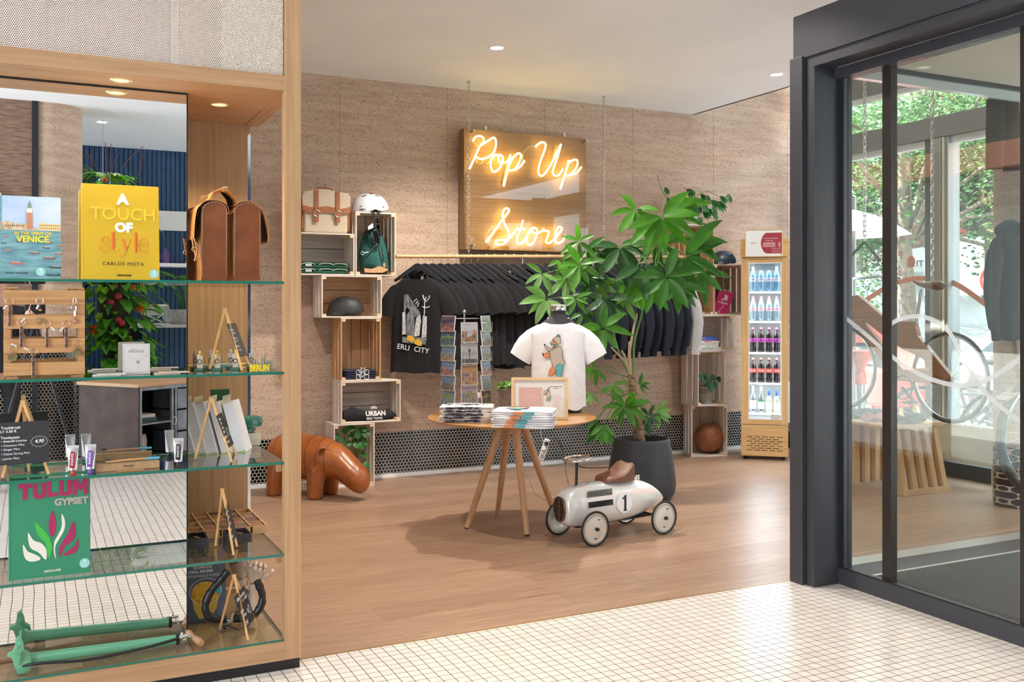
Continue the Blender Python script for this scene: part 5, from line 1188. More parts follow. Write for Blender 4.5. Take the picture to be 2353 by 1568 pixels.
MB().bar((0,.01,r_w),(0,TRK-.01,r_w),.012).bar((wb,.01,r_w),(wb,TRK-.01,r_w),.012).bar((-.04,yc,.095),(wb,yc,.10),.10,.012).build('chassis', BLACK, car)
for wx in (0, wb):
    for side, wy in ((-1,0),(1,TRK)):
        wh = MB().lathe([(r_w-.012,-.008),(r_w-.010,.0),(r_w-.018,.004),(r_w-.026,.001),(.055,.008),(.02,.012),(.001,.012)], (wx,wy,r_w), 48, M=Matrix.Rotation(pi/2*(1 if side < 0 else -1),4,'X'), cap=False).build('wheel', CRM_, car, smooth=True)
        MB().ring((wx,wy,r_w), r_w-.0068, .0070, (0,1,0), 56, 10).build('tyre', solid('tyre_rubber', (.012,.012,.012), .6), wh, smooth=True)
        MB().ring((wx,wy+side*.0045,r_w), r_w-.021, .0018, (0,1,0), 56, 6).build('rim_line', solid('rim_line', (.35,.28,.2), .3, .5), wh, smooth=True)
        MB().cyl((wx,wy+side*.008,r_w),(wx,wy+side*.026,r_w),.011,n=16).build('hub_cap', BLACK, wh, smooth=True)
        if side < 0:
            for a in (R(70), R(-95)): text('Vilac' if wx == 0 else 'Vilac', .012, BLACK, wh, frontM(wx+cos(a)*.055, wy-.0085, r_w+sin(a)*.055, rz=0), .0004, shear=.3)
# ---------------------------------------------------------------- leather hippo
HLM = noisy('cognac_leather', (.23,.055,.008), (.46,.145,.03), nscale=3.2, detail=6, rough=.33, lo=.3, hi=.75, bump=.04, coat=.15)
f1 = W(724,1147,Z=0); hdg = atan2(-.394*CA + -.4415*.919, .919*CA - .394*SA)   # heading
hdg = atan2(-.919*SA - .394*CA, .919*CA - .394*SA)
hp = thing('leather_hippo', 'cognac brown leather hippopotamus footstool facing right beside the crates', 'footstool', (f1.x, f1.y, 0), hdg)
# local x forward, y left (away from viewer when facing right), front-right foot at origin
b = MB()
def eggs(b, secs, yc_):
    rs = []
    for x, z, rz2, ry, yo in secs: rs.append([Vector((x, yc_+yo+ry*cos(2*pi*k/28), z+rz2*sin(2*pi*k/28))) for k in range(28)])
    b.loft(rs)
yb_ = .100
eggs(b, [(-.47,.27,.03,.03,0),(-.455,.27,.10,.09,0),(-.42,.275,.145,.125,0),(-.34,.285,.165,.145,0),(-.20,.285,.170,.152,0),(-.06,.285,.165,.15,0),(.03,.285,.152,.14,0),(.09,.275,.135,.128,0),(.15,.262,.128,.118,0),(.20,.235,.128,.112,-.005),(.25,.200,.122,.108,-.01),(.30,.168,.112,.105,-.015),(.345,.150,.100,.098,-.02),(.375,.145,.075,.075,-.02),(.392,.145,.03,.035,-.02)], yb_)
for lx, ly in ((0,.0),(0,.20),(-.36,.0),(-.36,.20)): b.tube([Vector((lx,ly,.0)),Vector((lx,ly,.01)),Vector((lx,ly,.10)),Vector((lx*.97,ly*.8+.02,.22))], [.052,.056,.062,.075], 20)
hb = b.build('hippo_body', HLM, hp, remesh=.009)
for s_ in (-1, 1):
    MB().ball((.165,yb_+s_*.108,.285), .014, (1,.5,1)).build('eye', HLM, hp, smooth=True)
    eb = MB(); p0 = Vector((.085,yb_+s_*.10,.365)); leaf(eb, p0, (-.3,s_*.9,.25), .07, .045, .3, n=6, cup=.5); eb.build('ear', HLM, hp, smooth=True, solidify=.006)
SEAM = solid('dark_seam', (.07,.018,.004), .7); b = MB()
for x, z, rz2, ry in ((-.34,.285,.166,.146),(-.06,.285,.166,.151),(.03,.285,.153,.141),(.09,.275,.136,.129)):
    b.tube([Vector((x, yb_+ry*cos(t), z+rz2*sin(t))) for t in [pi*(-.25+1.5*i/30) for i in range(31)]], .0014, 5)
b.tube(crv([(.08,yb_-.098,.37),(.14,yb_-.085,.35),(.20,yb_-.09,.30),(.26,yb_-.105,.22),(.30,yb_-.120,.165),(.31,yb_-.118,.11)],6), .0014, 5)
b.build('stitch_seams', SEAM, hp)
# ---------------------------------------------------------------- drinks fridge
fa, fb_ = W(1703,1055,Z=0), W(1811,1059,Z=0); fw_ = (fb_-fa).length; frz = atan2(fb_.y-fa.y, fb_.x-fa.x)
fg = thing('drinks_fridge', 'tall slim glass door drinks fridge clad in light oak', 'fridge', (fa.x, fa.y, 0), frz)
dF = (fa.x*SA+fa.y*CA + fb_.x*SA+fb_.y*CA)/2
def fz(py): return H0 + (HZ-py)/FPX*dF
zt = fz(592); zd0 = fz(975); FD = .45
OKF = wood('fridge_oak', (.58,.33,.12), (.72,.46,.20), 2, .45); OKFX = wood('fridge_oak_x', (.55,.30,.10), (.72,.46,.20), 0, .45)
wl_ = (1721-1703)/108*fw_; wr_ = (1795-1703)/108*fw_; zg0 = fz(964); zg1 = fz(604)
for a in ((0,wl_,zd0,zt),(wr_,fw_,zd0,zt)): bx('door_stile', OKF, a[0], a[1], -.022, 0, a[2], a[3], fg)
bx('door_rail', OKFX, wl_+.0005, wr_-.0005, -.0215, 0, zg1, zt, fg); bx('door_rail', OKFX, wl_+.0005, wr_-.0005, -.0215, 0, zd0, zg0, fg)
bx('base_panel', OKFX, 0, fw_, -.018, .0, .035, zd0-.006, fg)
b = MB()
for r_ in range(7):
    n = 5 if r_ % 2 == 0 else 4
    for i in range(n):
        x = fw_*(.12+.16*i+(.08 if r_ % 2 else 0)); b.box(x, x+fw_*.125, -.0192, -.0182, .085+r_*.0205, .0905+r_*.0205)
b.build('vent_slots', BLACK, fg)
WIN = solid('fridge_white', (.85,.87,.88), .4)
bx('cabinet_side', WIN, fw_-.012, fw_, .0005, FD, .035, zt, fg); bx('cabinet_side', WIN, 0, .012, .0005, FD, .035, zt, fg); bx('cabinet_back', WIN, .0125, fw_-.0125, FD-.01, FD, .035, zt, fg)
bx('cabinet_top', WIN, .0125, fw_-.0125, .0005, FD-.011, zt-.02, zt, fg); bx('cabinet_bottom', WIN, .0125, fw_-.0125, .0005, FD-.011, .036, zg0-.005, fg)
b = MB()
for x in (.04, fw_-.04):
    for y in (.04, FD-.04): b.cyl((x,y,0),(x,y,.035),.018,n=12)
b.build('foot', BLACK, fg)
bx('door_glass', glass('fridge_glass', (.97,.98,.99), 1.0), wl_, wr_, -.012, -.009, zg0, zg1, fg)
b = MB(); b.box(wl_-.003,wl_+.004,-.0225,-.018,zg0,zg1).box(wr_-.004,wr_+.003,-.0225,-.018,zg0,zg1).box(wl_+.004,wr_-.004,-.0225,-.018,zg1-.006,zg1).box(wl_+.004,wr_-.004,-.0225,-.018,zg0,zg0+.008); b.build('white_seal', WIN, fg)
hz1 = fz(550); bx('top_board', OKFX, -.008, fw_+.004, -.03, -.008, zt+.004, hz1, fg); bx('top_box', WIN, 0, fw_, -.0075, FD, zt+.004, hz1-.008, fg)
MB().box(wl_+.05, wr_-.05, .02, .026, zg1-.07, zg1-.01).build('air_grille', noisy('grille_grey', (.25,.4,.5), (.5,.65,.75), (60,1,200), 1), fg)
# lit shelves and bottles
shz = [fz(p) for p in (741+.0, 880-70, 880, 0, 0)]
rows = [fz(670), fz(738), fz(810), fz(880), fz(949)]   # bottle feet
LED = emis('fridge_led', (.85,.95,1.0), 6)
for i, z in enumerate(rows):
    if i < 4: sh_ = bx('fridge_shelf', WIN, .014, fw_-.014, .006, FD-.02, z-.012, z-.001, fg); bx('shelf_front', LED, .016, fw_-.016, .003, .0055, z-.016, z-.001, sh_)
bx('led_strip', LED, .014, .019, .004, .010, zg0+.02, zg1-.02, fg); bx('led_strip', LED, fw_-.019, fw_-.014, .004, .010, zg0+.02, zg1-.02, fg)
bx('shelf_front', LED, .016, fw_-.016, .003, .006, rows[4]-.018, rows[4]-.002, fg)
bx('price_label', solid('label_grey', (.6,.58,.52), .5), wr_-.09, wr_-.01, -.0245, -.0228, zg0+.004, zg0+.05, fg)
for i in range(5):
    o = light('AREA', 'fridge_light', (fg.matrix_basis @ Vector((fw_/2,.03,(rows[i]+.23)))), 1.4, (.80,.92,1.0), (R(-30),0,frz), shape='RECTANGLE', size=fw_*.7, size_y=.02)
PET = glass('pet_clear', (.75,.92,.98), 2.5); COLA = solid('cola', (.012,.004,.003), .06, coat=.5); LCOL = {}
kinds = [(0,'still water bottle with blue label',solid('water_blue', (.14,.38,.62), .08, spec=1, coat=1),solid('lab_blue', (.8,.85,.92), .5),solid('cap_white', (.45,.65,.8), .4),'ViO',(.05,.1,.5),.225,.029),
 (1,'water bottle with pink label and pink cap',solid('water_pale', (.25,.42,.52), .08, spec=1, coat=1),solid('lab_pink', (.85,.70,.75), .5),solid('cap_pink', (.55,.03,.12), .4),'ViO',(.8,.1,.25),.225,.029),
 (2,'cola bottle with violet label and pink cap',COLA,solid('lab_violet', (.50,.06,.40), .5),solid('cap_mag', (.7,.04,.25), .4),'cola',(.15,.02,.25),.225,.029),
 (3,'cola bottle with red label and red cap',COLA,solid('lab_red', (.80,.10,.08), .5),solid('cap_red', (.7,.05,.03), .4),'Cola',(.9,.9,.9),.225,.029)]
inv = fg.matrix_basis
def bprof(r, h, hour):
    return [(r*.75,0),(r*.98,.008),(r,.03),(r*(.86 if hour else 1),h*.25),(r,h*.42),(r,h*.58),(r*.9,h*.68),(r*.55,h*.82),(r*.42,h*.88),(r*.42,h*.93)]
colx = [wl_ + (wr_-wl_)*f for f in (.13,.385,.63,.87)]; cn = ('far left','second from left','third from left','far right')
for k, lab, mb_, ml, mc, tx, tc_, h, r in kinds:
    for j in range(4):
        z = rows[k]; loc = inv @ Vector((colx[j], .05, z)); t = thing('drink_bottle', f'{lab}, {cn[j]} in its fridge row', 'bottle', loc, frz, 'soft drink bottles in the fridge')
        MB().lathe(bprof(r, h, k >= 2), n=20).build('bottle_body', mb_, t, smooth=True)
        MB().lathe([(r*1.015,h*.40),(r*1.02,h*.57)], n=20, cap=False).build('label', ml, t, smooth=True); MB().lathe([(r*.46,h*.93),(r*.46,h),(.001,h+.001)], n=16).build('cap', mc, t, smooth=True)
        text(tx, .022, solid('lt%d' % k, tc_, .5), t, frontM(0, -r*1.05-.001, h*.485), .0003, bold=.02)
for j, (lab, col, lc, nc, h) in enumerate((('slim clear wine bottle with white label, left in the bottom fridge row',(.12,.15,.2),(.85,.85,.9),(.6,.65,.7),.245),('slim clear wine bottle with green band on white label in the bottom fridge row',(.10,.13,.12),(.82,.86,.84),(.55,.6,.62),.245),('white wine bottle with blue foil neck, beside the green banded one',(.45,.52,.30),(.85,.87,.82),(.05,.12,.4),.215),('white wine bottle with blue foil neck at the right of the bottom fridge row',(.45,.52,.30),(.86,.87,.84),(.05,.12,.4),.213))):
    loc = inv @ Vector((colx[j], .05, rows[4])); t = thing('wine_bottle', lab, 'bottle', loc, frz, 'wine bottles in the fridge'); r = .029
    MB().lathe([(r*.9,0),(r,.01),(r,h*.5),(r*.8,h*.60),(r*.42,h*.72),(r*.40,h*.80)], n=20).build('bottle_body', solid('wine%d' % j, col, .08, spec=1, coat=1), t, smooth=True)
    MB().lathe([(r*.44,h*.70 if j > 1 else h*.8),(r*.44,h),(.001,h+.0005)], n=16).build('neck_foil', solid('foil%d' % (j//2), nc, .3, .4), t, smooth=True); MB().lathe([(r*1.02,h*.12),(r*1.02,h*.45)], n=20, cap=False).build('label', solid('wl%d' % j, lc, .5), t, smooth=True)
    if j == 1: MB().lathe([(r*1.03,h*.40),(r*1.03,h*.45)], n=20, cap=False).build('green_band', solid('gb', (.05,.3,.15), .5), t, smooth=True)
# framed price list on top
pf = thing('picture_frame', 'light wood framed price list with dark red panel standing on the fridge', 'frame', inv @ Vector((.03, -.035, fz(592)-.0)), frz)
pw = (1799-1712)/108*fw_; ph = fz(528)-fz(592); pf.location = inv @ Vector(((1712-1703)/108*fw_, -.046, zt+.0035))
b = MB(); w_ = .008; b.box(0,pw,0,.014,0,w_).box(0,pw,0,.014,ph-w_,ph).box(0,w_,0,.014,w_,ph-w_).box(pw-w_,pw,0,.014,w_,ph-w_); b.build('frame_rim', PINE, pf)
bx('sheet', solid('list_white', (.80,.80,.79), .5), w_, pw-w_, .006, .010, w_, ph-w_, pf)
MB().poly([(pw*.97,ph*.12),(pw*.97,ph*.86),(pw*.55,ph*.86),(pw*.47,ph*.75),(pw*.43,ph*.6),(pw*.42,ph*.48),(pw*.44,ph*.33),(pw*.49,ph*.2),(pw*.56,ph*.12)], 0, .0006, frontM(0,.0055,0)).build('red_panel', solid('wine_red', (.36,.03,.045), .5), pf)
LT = solid('light_text', (.85,.75,.75), .6)
text('PRODUKTE  PREISLISTE', .0115, LT, pf, frontM(pw*.68,.0045,ph*.66), .0002); text('UNSERE PREISE', .0105, LT, pf, frontM(pw*.64,.0045,ph*.58), .0002)
b = MB()
for k in range(5): b.box(pw*.48,pw*.80,.0038,.0045,ph*(.50-.035*k),ph*(.512-.035*k)); b.box(pw*.88,pw*.94,.0038,.0045,ph*(.50-.035*k),ph*(.512-.035*k))
for k in range(3): b.box(pw*.70,pw*.94,.0038,.0045,ph*(.30-.065*k),ph*(.308-.065*k))
b.build('text_lines', LT, pf); text('INNSiDE', .011, INK, pf, frontM(pw*.22,.0045,ph*.50), .0002)
# white radiator box right of the fridge
q = W(1816, 1020, Y=YW-.12); rb = thing('wall_heater', 'narrow white heater panel on the back wall right of the fridge', 'heater', (q.x, YW-.12, .24))
bx('heater_panel', WHITE, -.04, .25, 0, .10, 0, .40, rb, bevel=.005)
# ---------------------------------------------------------------- goods on the glass shelves
def S(px, i, dy=.05): q = W(px, 700, Y=YC+dy); return Vector((q.x, YC+dy, SH[i]+.0008))
def SX(px, dy): return W(px, 700, Y=YC+dy).x
def big_book(label, pl, pr, ytop, i, dy, m, th=.032, lean=7, spine_m=None, rz=0):
    a = S(pl, i, dy); b_ = S(pr, i, dy); wd = b_.x-a.x; h = (W(pl, ytop, Y=YC+dy+.03).z - SH[i])/cos(R(lean))
    t = thing('large_book', label, 'book', a, 0, 'large art books on the cabinet shelves', rot=(R(-lean), 0, rz))
    bx('front_cover', m, .0, wd, 0, .003, 0, h, t, bevel=.0008); bx('back_cover', m, .0, wd, th-.003, th, 0, h, t, bevel=.0008); bx('page_block', solid('pages', (.85,.8,.7), .6), .004, wd-.005, .0031, th-.0031, .004, h-.004, t)
    bx('spine', spine_m or m, -.004, .0035, -.001, th+.001, 0, h, t, bevel=.0015)
    return t, wd, h
YEL = solid('yellow_cloth', (.60,.39,.015), .42); YEL2 = solid('yellow_emboss', (.80,.55,.04), .2); RED = solid('vermilion', (.75,.13,.02), .5)
TEALS = solid('pale_teal_sticker', (.30,.60,.58), .4)
t, wd, h = big_book('bright yellow book A Touch of Style standing on the top glass shelf', 190, 367, 421, 0, .055, YEL, .036, 6)
def uv(t_, u, v): return frontM(wd*u, -.0008, h*v)
text('A', .052, WHITE, t, uv(t,.52,.845), bold=.06); text('TOUCH', .064, YEL2, t, uv(t,.53,.685), bold=.0, xs=.98); text('OF', .046, WHITE, t, uv(t,.53,.545), bold=.055)
# hand drawn "style"
def scr(pts, k=5): return [((x-640)/580, (790-y)/715) for x, y in [(p.x, p.y) for p in crv(pts, k)]]
def brush(par, name, strokes_, m, wd, h, y=-.0010):
    for w0, pts in strokes_:
        MB().tube([Vector((u*wd, y, v*h)) for u, v in scr(pts)], w0, 6).build(name, m, par, smooth=True)
brush(t, 'style_lettering', [(.0011,[(826,498),(836,492),(830,476),(805,469),(782,484),(786,510),(812,526),(838,546),(834,570),(802,583),(774,570),(766,548),(776,541)]),(.0040,[(866,435),(866,500),(866,560)]),(.0011,[(866,555),(875,575),(900,575),(912,560)]),(.0008,[(850,478),(895,478)]),(.0032,[(938,482),(965,565)]),(.0010,[(1000,482),(985,520),(965,570),(945,612),(925,618),(915,605)]),(.0038,[(1037,432),(1037,500),(1037,582)]),(.0008,[(1020,582),(1055,582)]),(.0011,[(1062,528),(1130,528),(1128,495),(1100,473),(1072,490),(1060,530),(1075,570),(1105,582),(1132,560)])], RED, wd, h)
text('CARLOS MOTA', .0185, solid('dark_brown_ink', (.08,.05,.02), .6), t, uv(t,.52,.165), sp=1.15); text('ASSOULINE', .0095, INK, t, uv(t,.53,.045), bold=.03)
def sticker(par, x, z, r=.0165):
    MB().poly([(cos(2*pi*k/32)*r, sin(2*pi*k/32)*r) for k in range(32)], 0, .0006, frontM(x, -.0009, z)).build('sticker', TEALS, par)
    b = MB(); M_ = frontM(x, -.0018, z)
    for k in range(3): b.tube([M_ @ Vector((-.010+.001*k, -.001-.004*k, 0)), M_ @ Vector((.010-.001*k, -.001-.004*k, 0))], .0004, 4)
    b.poly([(-.003,.004),(.003,.004),(.004,.008),(0,.011),(-.003,.008)], 0, .0004, M_); b.build('sticker_print', WHITE, par)
sticker(t, wd*.925, h*.065)
# Venice book
VSKY = noisy('pale_blue_sky', (.28,.42,.66), (.50,.60,.75), (2,2,5), 2, 4, .3); VSEA = noisy('blue_green_lagoon', (.08,.22,.27), (.20,.38,.42), (10,10,60), 1.2, 4, .3)
t, wd, h = big_book('Venice book with lagoon and bell tower cover at the left end of the top shelf', 1, 140, 448, 0, .07, VSKY, .03, 9, VSEA)
bx('lagoon', VSEA, .001, wd-.0005, -.0006, -.0001, .001, h*.585, t)
M = frontM(0, -.0008, 0)
def pp2(name, pts, m, z=0): return MB().poly([(u*wd, v*h) for u, v in pts], z, z+.0004, M).build(name, m, t)
HOUSE = noisy('venice_houses', (.40,.28,.18), (.70,.55,.36), (60,60,40), 1, 3, .4)
pp2('palace_row', [(.0,.585),(.0,.68),(.08,.69),(.25,.665),(.44,.66),(.44,.60),(.64,.62),(.64,.585)], HOUSE); pp2('palace', [(.63,.59),(.63,.685),(.80,.672),(.995,.665),(.995,.585)], solid('palace_sand', (.75,.52,.25), .5), .0003)
pp2('tower', [(.43,.60),(.425,.80),(.52,.80),(.525,.60)], solid('tower_brick', (.48,.20,.11), .5), .0005); pp2('tower_top', [(.425,.80),(.425,.855),(.52,.855),(.52,.80)], solid('tower_white', (.7,.68,.6), .5), .0006); pp2('spire', [(.435,.855),(.47,.95),(.51,.855)], solid('spire_green', (.15,.25,.2), .5), .0006)
b = MB(); r = random.Random(8)
for row in range(2):
    for k in range(11): u = .645+k*.032; v = .605+row*.035; b.box(u*wd, (u+.014)*wd, -.0016, -.0012, v*h, (v+.018)*h)
for k in range(9): u = .08+k*.035; b.box(u*wd, (u+.016)*wd, -.0014,-.0009, .625*h, .645*h)
b.build('windows', solid('window_dark', (.12,.07,.05), .5), t)
for k, (u, v, s_) in enumerate(((.08,.50,.5),(.30,.44,.6),(.12,.33,.7),(.55,.30,1),(.82,.44,.6),(.75,.37,.7),(.25,.17,1.3),(.80,.24,1.2),(.95,.30,.7),(.90,.13,1.1),(.45,.47,.4),(.66,.49,.5),(.97,.40,.6),(.05,.42,.5))):
    MB().poly([((u-.09*s_)*wd,(v+.02*s_)*h),((u-.07*s_)*wd,v*h),((u+.08*s_)*wd,(v-.004)*h),((u+.11*s_)*wd,(v+.014*s_)*h)], 0, .0004, frontM(0,-.0009,0)).build('boat', solid('boat%d' % (k%4), ((.35,.10,.07),(.05,.05,.05),(.45,.12,.1),(.2,.1,.07))[k%4], .5), t)
    q = MB()
    for j in range(4): q.box((u-.05*s_+.03*s_*j)*wd, (u-.04*s_+.03*s_*j)*wd, -.0013,-.0009, (v+.01*s_)*h, (v+.035*s_)*h)
    q.build('rowers', solid('rower_cream', (.6,.45,.4), .6), t)
YT = solid('yellow_title', (.80,.62,.03), .4)
text('IN THE SPIRIT OF', .0155, YT, t, frontM(wd*.53,-.0018,h*.545), .0003, bold=.015); text('VENICE', .031, YT, t, frontM(wd*.53,-.0018,h*.475), .0003, bold=.03)
text('ASSOULINE', .009, INK, t, frontM(wd*.87,-.0018,h*.045), .0003, bold=.02); text('ALEXIS GREGORY', .009, INK, t, frontM(wd*.27,-.0018,h*.065), .0003); sticker(t, wd*.66, h*.085, .015)
# Tulum book (4th shelf)
GRB = solid('jungle_green', (.035,.23,.12), .42); MAG = solid('magenta_print', (.36,.015,.09), .5); CRW = solid('cream_print', (.72,.68,.58), .5); BGR = solid('bright_green', (.05,.42,.06), .5)
t, wd, h = big_book('green Tulum Gypset book with white, green and magenta leaves on the fourth shelf', 22, 208, 1096, 3, .055, GRB, .034, 4)
h_ = h; T0 = (70, 950, 625, 800)   # crop frame of the cover: left, top, width, height (third zoom)
def tq(x, y): return ((x-72)/625*wd, h - (y-925)/ (1568+132-925)*h)
gl_ = {'T':[[(0,1),(1,1),(1,.72),(.68,.72),(.68,0),(.32,0),(.32,.72),(0,.72)]],'U':[[(0,1),(.36,1),(.36,.3),(.42,.24),(.58,.24),(.64,.3),(.64,1),(1,1),(1,.2),(.8,0),(.2,0),(0,.2)]],'L':[[(0,1),(.38,1),(.38,.26),(1,.26),(1,0),(0,0)]],'M':[[(0,0),(0,1),(.3,1),(.5,.62),(.7,1),(1,1),(1,0),(.72,0),(.72,.52),(.5,.2),(.28,.52),(.28,0)]]}
xx = .10
for c_, w_ in (('T',.17),('U',.155),('L',.145),('U',.155),('M',.20)): MB().poly([((xx+w_*a)*wd, h*(.765+.01*(xx>.4)+.155*b)) for a, b in gl_[c_][0]], 0, .0010, frontM(0,-.0004,0)).build('title_letter', MAG, t); xx += w_+.012; text('GYPSET', .032, CRW, t, frontM(wd*.76,-.0014,h*.715), bold=.06)
def petal(pts, m): 
    c = crv([(x, y) for x, y in pts], 5, closed=True); MB().poly([(x/620*wd, h*(.98-y/800)) for x, y in [(p.x, p.y) for p in c]], 0, .0008, frontM(0,-.0006,0)).build('leaf_motif', m, t)
def PT(l): return [(x-75, (y-930)*.95+0) for x, y in l]
petal([(320,275),(350,350),(348,430),(325,480),(300,440),(296,370)], MAG)
petal([(190,350),(250,410),(300,480),(320,560),(300,640),(280,600),(270,520),(225,470),(200,420)], BGR)
petal([(395,305),(420,360),(415,430),(375,500),(345,560),(350,650),(335,600),(338,520),(370,460),(395,400)], CRW)
petal([(485,370),(505,450),(480,520),(420,560),(395,610),(372,640),(375,580),(405,520),(450,450)], MAG)
petal([(140,430),(180,490),(240,520),(275,570),(278,640),(260,640),(220,590),(160,550),(140,490)], CRW)
petal([(100,515),(135,570),(190,600),(230,630),(215,650),(150,650),(110,610)], CRW)
petal([(520,510),(525,570),(500,615),(450,630),(405,630),(440,600),(490,570)], MAG)
text('ASSOULINE', .0105, CRW, t, frontM(wd*.52,-.0008,h*.055), bold=.03); sticker(t, wd*.925, h*.095, .017)
# ---- brown saddle satchel (top shelf, right bay)
sb = thing('leather_saddlebag', 'double brown leather saddlebag with tan straps in the right bay of the top shelf', 'bag', (0,0,0))
TAN = noisy('tan_hide', (.40,.16,.045), (.60,.28,.09), nscale=14, rough=.42, bump=.05); BRN = noisy('chestnut_leather', (.155,.045,.014), (.24,.075,.025), nscale=9, rough=.38, bump=.04); DKL = solid('dark_inner_leather', (.02,.012,.008), .8)
yb0 = YC+.12
def bp2(px, py, y): return W(px, py, Y=y)
def bagface(name, pts, m, y, th, par): 
    q = [bp2(a, c, y) for a, c in pts]; return MB().poly([(v.x, v.z) for v in q], 0, th, frontM(0, y, 0)).build(name, m, par, bevel=.002)
zsh = SH[0]+.001
def arch(xl, xr, yt, yb, n=10):
    pts = [(xl, yb), (xl+1, yt+28)]
    for k in range(n+1): a = pi - pi*k/n; pts.append(((xl+xr)/2 + (xr-xl)/2*cos(a)*.98, yt+26 - 26*sin(a)**.8))
    return pts + [(xr-1, yt+28), (xr-2, yb)]
for j, (xl, xr, yt, xl2, xr2) in enumerate(((462,523,462,466,524),(536,600,464,532,597))):
    f = arch(xl, xr, yt, 644.5); y0 = yb0 + .012*j
    q = [bp2(a, c, y0) for a, c in f]; zmin = zsh
    pts = [(v.x, max(v.z, zmin)) for v in q]
    back = [(x+.012, z*.985+.015*zmin) for x, z in pts]
    MB().poly(pts, -.26, -.002, frontM(0, y0, 0)).build('pouch_body', TAN, sb); MB().poly(pts, -.0018, .002, frontM(0, y0, 0)).build('pouch_side', BRN, sb, bevel=.0015)
    bb_ = MB(); c = Vector((sum(p[0] for p in pts)/len(pts), 0, sum(p[1] for p in pts)/len(pts)))
    for k in range(len(pts)-1):
        a = Vector((pts[k][0], y0-.0032, pts[k][1])); d_ = Vector((pts[k+1][0], y0-.0032, pts[k+1][1])); cc = Vector((c.x, y0-.0032, c.z))
        a = a.lerp(cc, .06); d_ = d_.lerp(cc, .06); L_ = (d_-a).length; m_ = max(1, int(L_/.008))
        for s_ in range(m_): bb_.bar(a.lerp(d_, s_/m_), a.lerp(d_, (s_+.6)/m_), .0012)
    bb_.build('stitching', CRW, sb)
def ribbon(name, pts, w_, m, y0, y1, th=.004, par=sb):
    P = crv([tuple(bp2(a, c, y0)) for a, c in pts], 5); b = MB()
    b.loft([[p, p+Vector((0,w_,0)), p+Vector((0,w_,-th)), p+Vector((0,0,-th))] for p in P]); return b.build(name, m, par, smooth=True)
ribbon('flap', [(446,545),(449,500),(456,475),(475,460),(500,459),(520,468),(527,485)], .22, TAN, yb0-.006, 0)
ribbon('flap_lining', [(449,548),(452,505),(459,480),(470,468)], .2, DKL, yb0-.004, 0)
ribbon('flap', [(540,470),(556,462),(580,463),(600,478),(612,505),(619,540),(617,555)], .22, TAN, yb0+.006, 0)
bagface('flap_lining', [(601,484),(612,508),(620,540),(618,552),(614,556),(601,556)], DKL, yb0+.05, .003, sb)
ribbon('yoke', [(478,466),(487,445),(497,436),(515,433),(532,442),(543,458),(540,478),(528,492)], .12, TAN, yb0+.02, 0, .006)
bagface('yoke_inner', [(504,440),(520,434),(538,446),(543,462),(538,478),(524,488),(520,460)], DKL, yb0+.10, .004, sb)
bagface('handle_loop', [(508,432),(522,429),(526,437),(520,440),(510,441)], TAN, yb0-.01, .004, sb)
bagface('handle_loop', [(462,451),(476,449),(478,456),(462,459)], TAN, yb0-.02, .004, sb)
MB().tube(crv([tuple(bp2(a, c, yb0-.012)) for a, c in ((440,540),(444,565),(450,590),(455,600),(459,588),(456,570),(450,556))], 5), .003, 6).tube(crv([tuple(bp2(a, c, yb0-.014)) for a, c in ((446,548),(452,575),(449,592),(446,600))], 5), .003, 6).build('buckle_strap', TAN, sb, smooth=True)
MB().ring(bp2(446,573,yb0-.02), .008, .0015).build('buckle', solid('brass', (.6,.4,.15), .3, .9), sb, smooth=True)
bagface('rear_panel', [(431,480),(446,476),(450,560),(451,644.5),(431,644.5)], BRN, yb0+.20, .01, sb)
# ---- key ring rack (2nd shelf)
kx0, kx1 = SX(8,.09), SX(195,.09); kz0 = SH[1]+.0008; kw = kx1-kx0; KH = W(100,664,Y=YC+.09).z - kz0
kr = thing('mini_crate_rack', 'small upright pine pallet crate used as key ring display on the second shelf', 'display rack', (kx0, YC+.085, kz0))
PIN = wood('warm_pine', (.42,.20,.075), (.60,.33,.14), 0, .5); ys = lambda py: (862-py)/(862-668)*KH*.985
for a, c in ((724,668),(754,723),(808,776),(860,829)):
    z0_, z1_ = (ys(a) if a != 724 else ys(701)), ys(c)
for (yt_, yb_2) in ((668,700),(723,754),(776,808),(829,857)): bx('slat', PIN, 0, kw, 0, .006, ys(yb_2), ys(yt_), kr, bevel=.001)
for xx in (0, kw-.022): bx('side_batten', wood('warm_pine_z', (.40,.19,.07), (.58,.31,.13), 2, .5), xx, xx+.022, .0062, .075, .003, KH, kr)
bx('foot', PIN, .008, .045, .001, .075, 0, .0028, kr); bx('foot', PIN, kw-.045, kw-.003, .001, .075, 0, .0028, kr); bx('top_block', PIN, .008, .045, .0005, .075, KH+.0002, KH+.006, kr); bx('top_block', PIN, kw-.050, kw-.002, .0005, .075, KH+.0002, KH+.006, kr)
COP = noisy('copper_plate', (.30,.17,.14), (.62,.42,.36), nscale=60, rough=.28, metal=.9); BRZ = noisy('antique_brass', (.14,.12,.05), (.42,.36,.18), nscale=160, rough=.35, metal=.8); CHR2 = solid('nickel', (.7,.66,.6), .2, 1)
def kq(cx, cy, dy=-.004): # keychain zoom crop -> local
    px, py = cx/6.815, 640+cy/6.817; q = W(px, py, Y=YC+.085+dy); return q
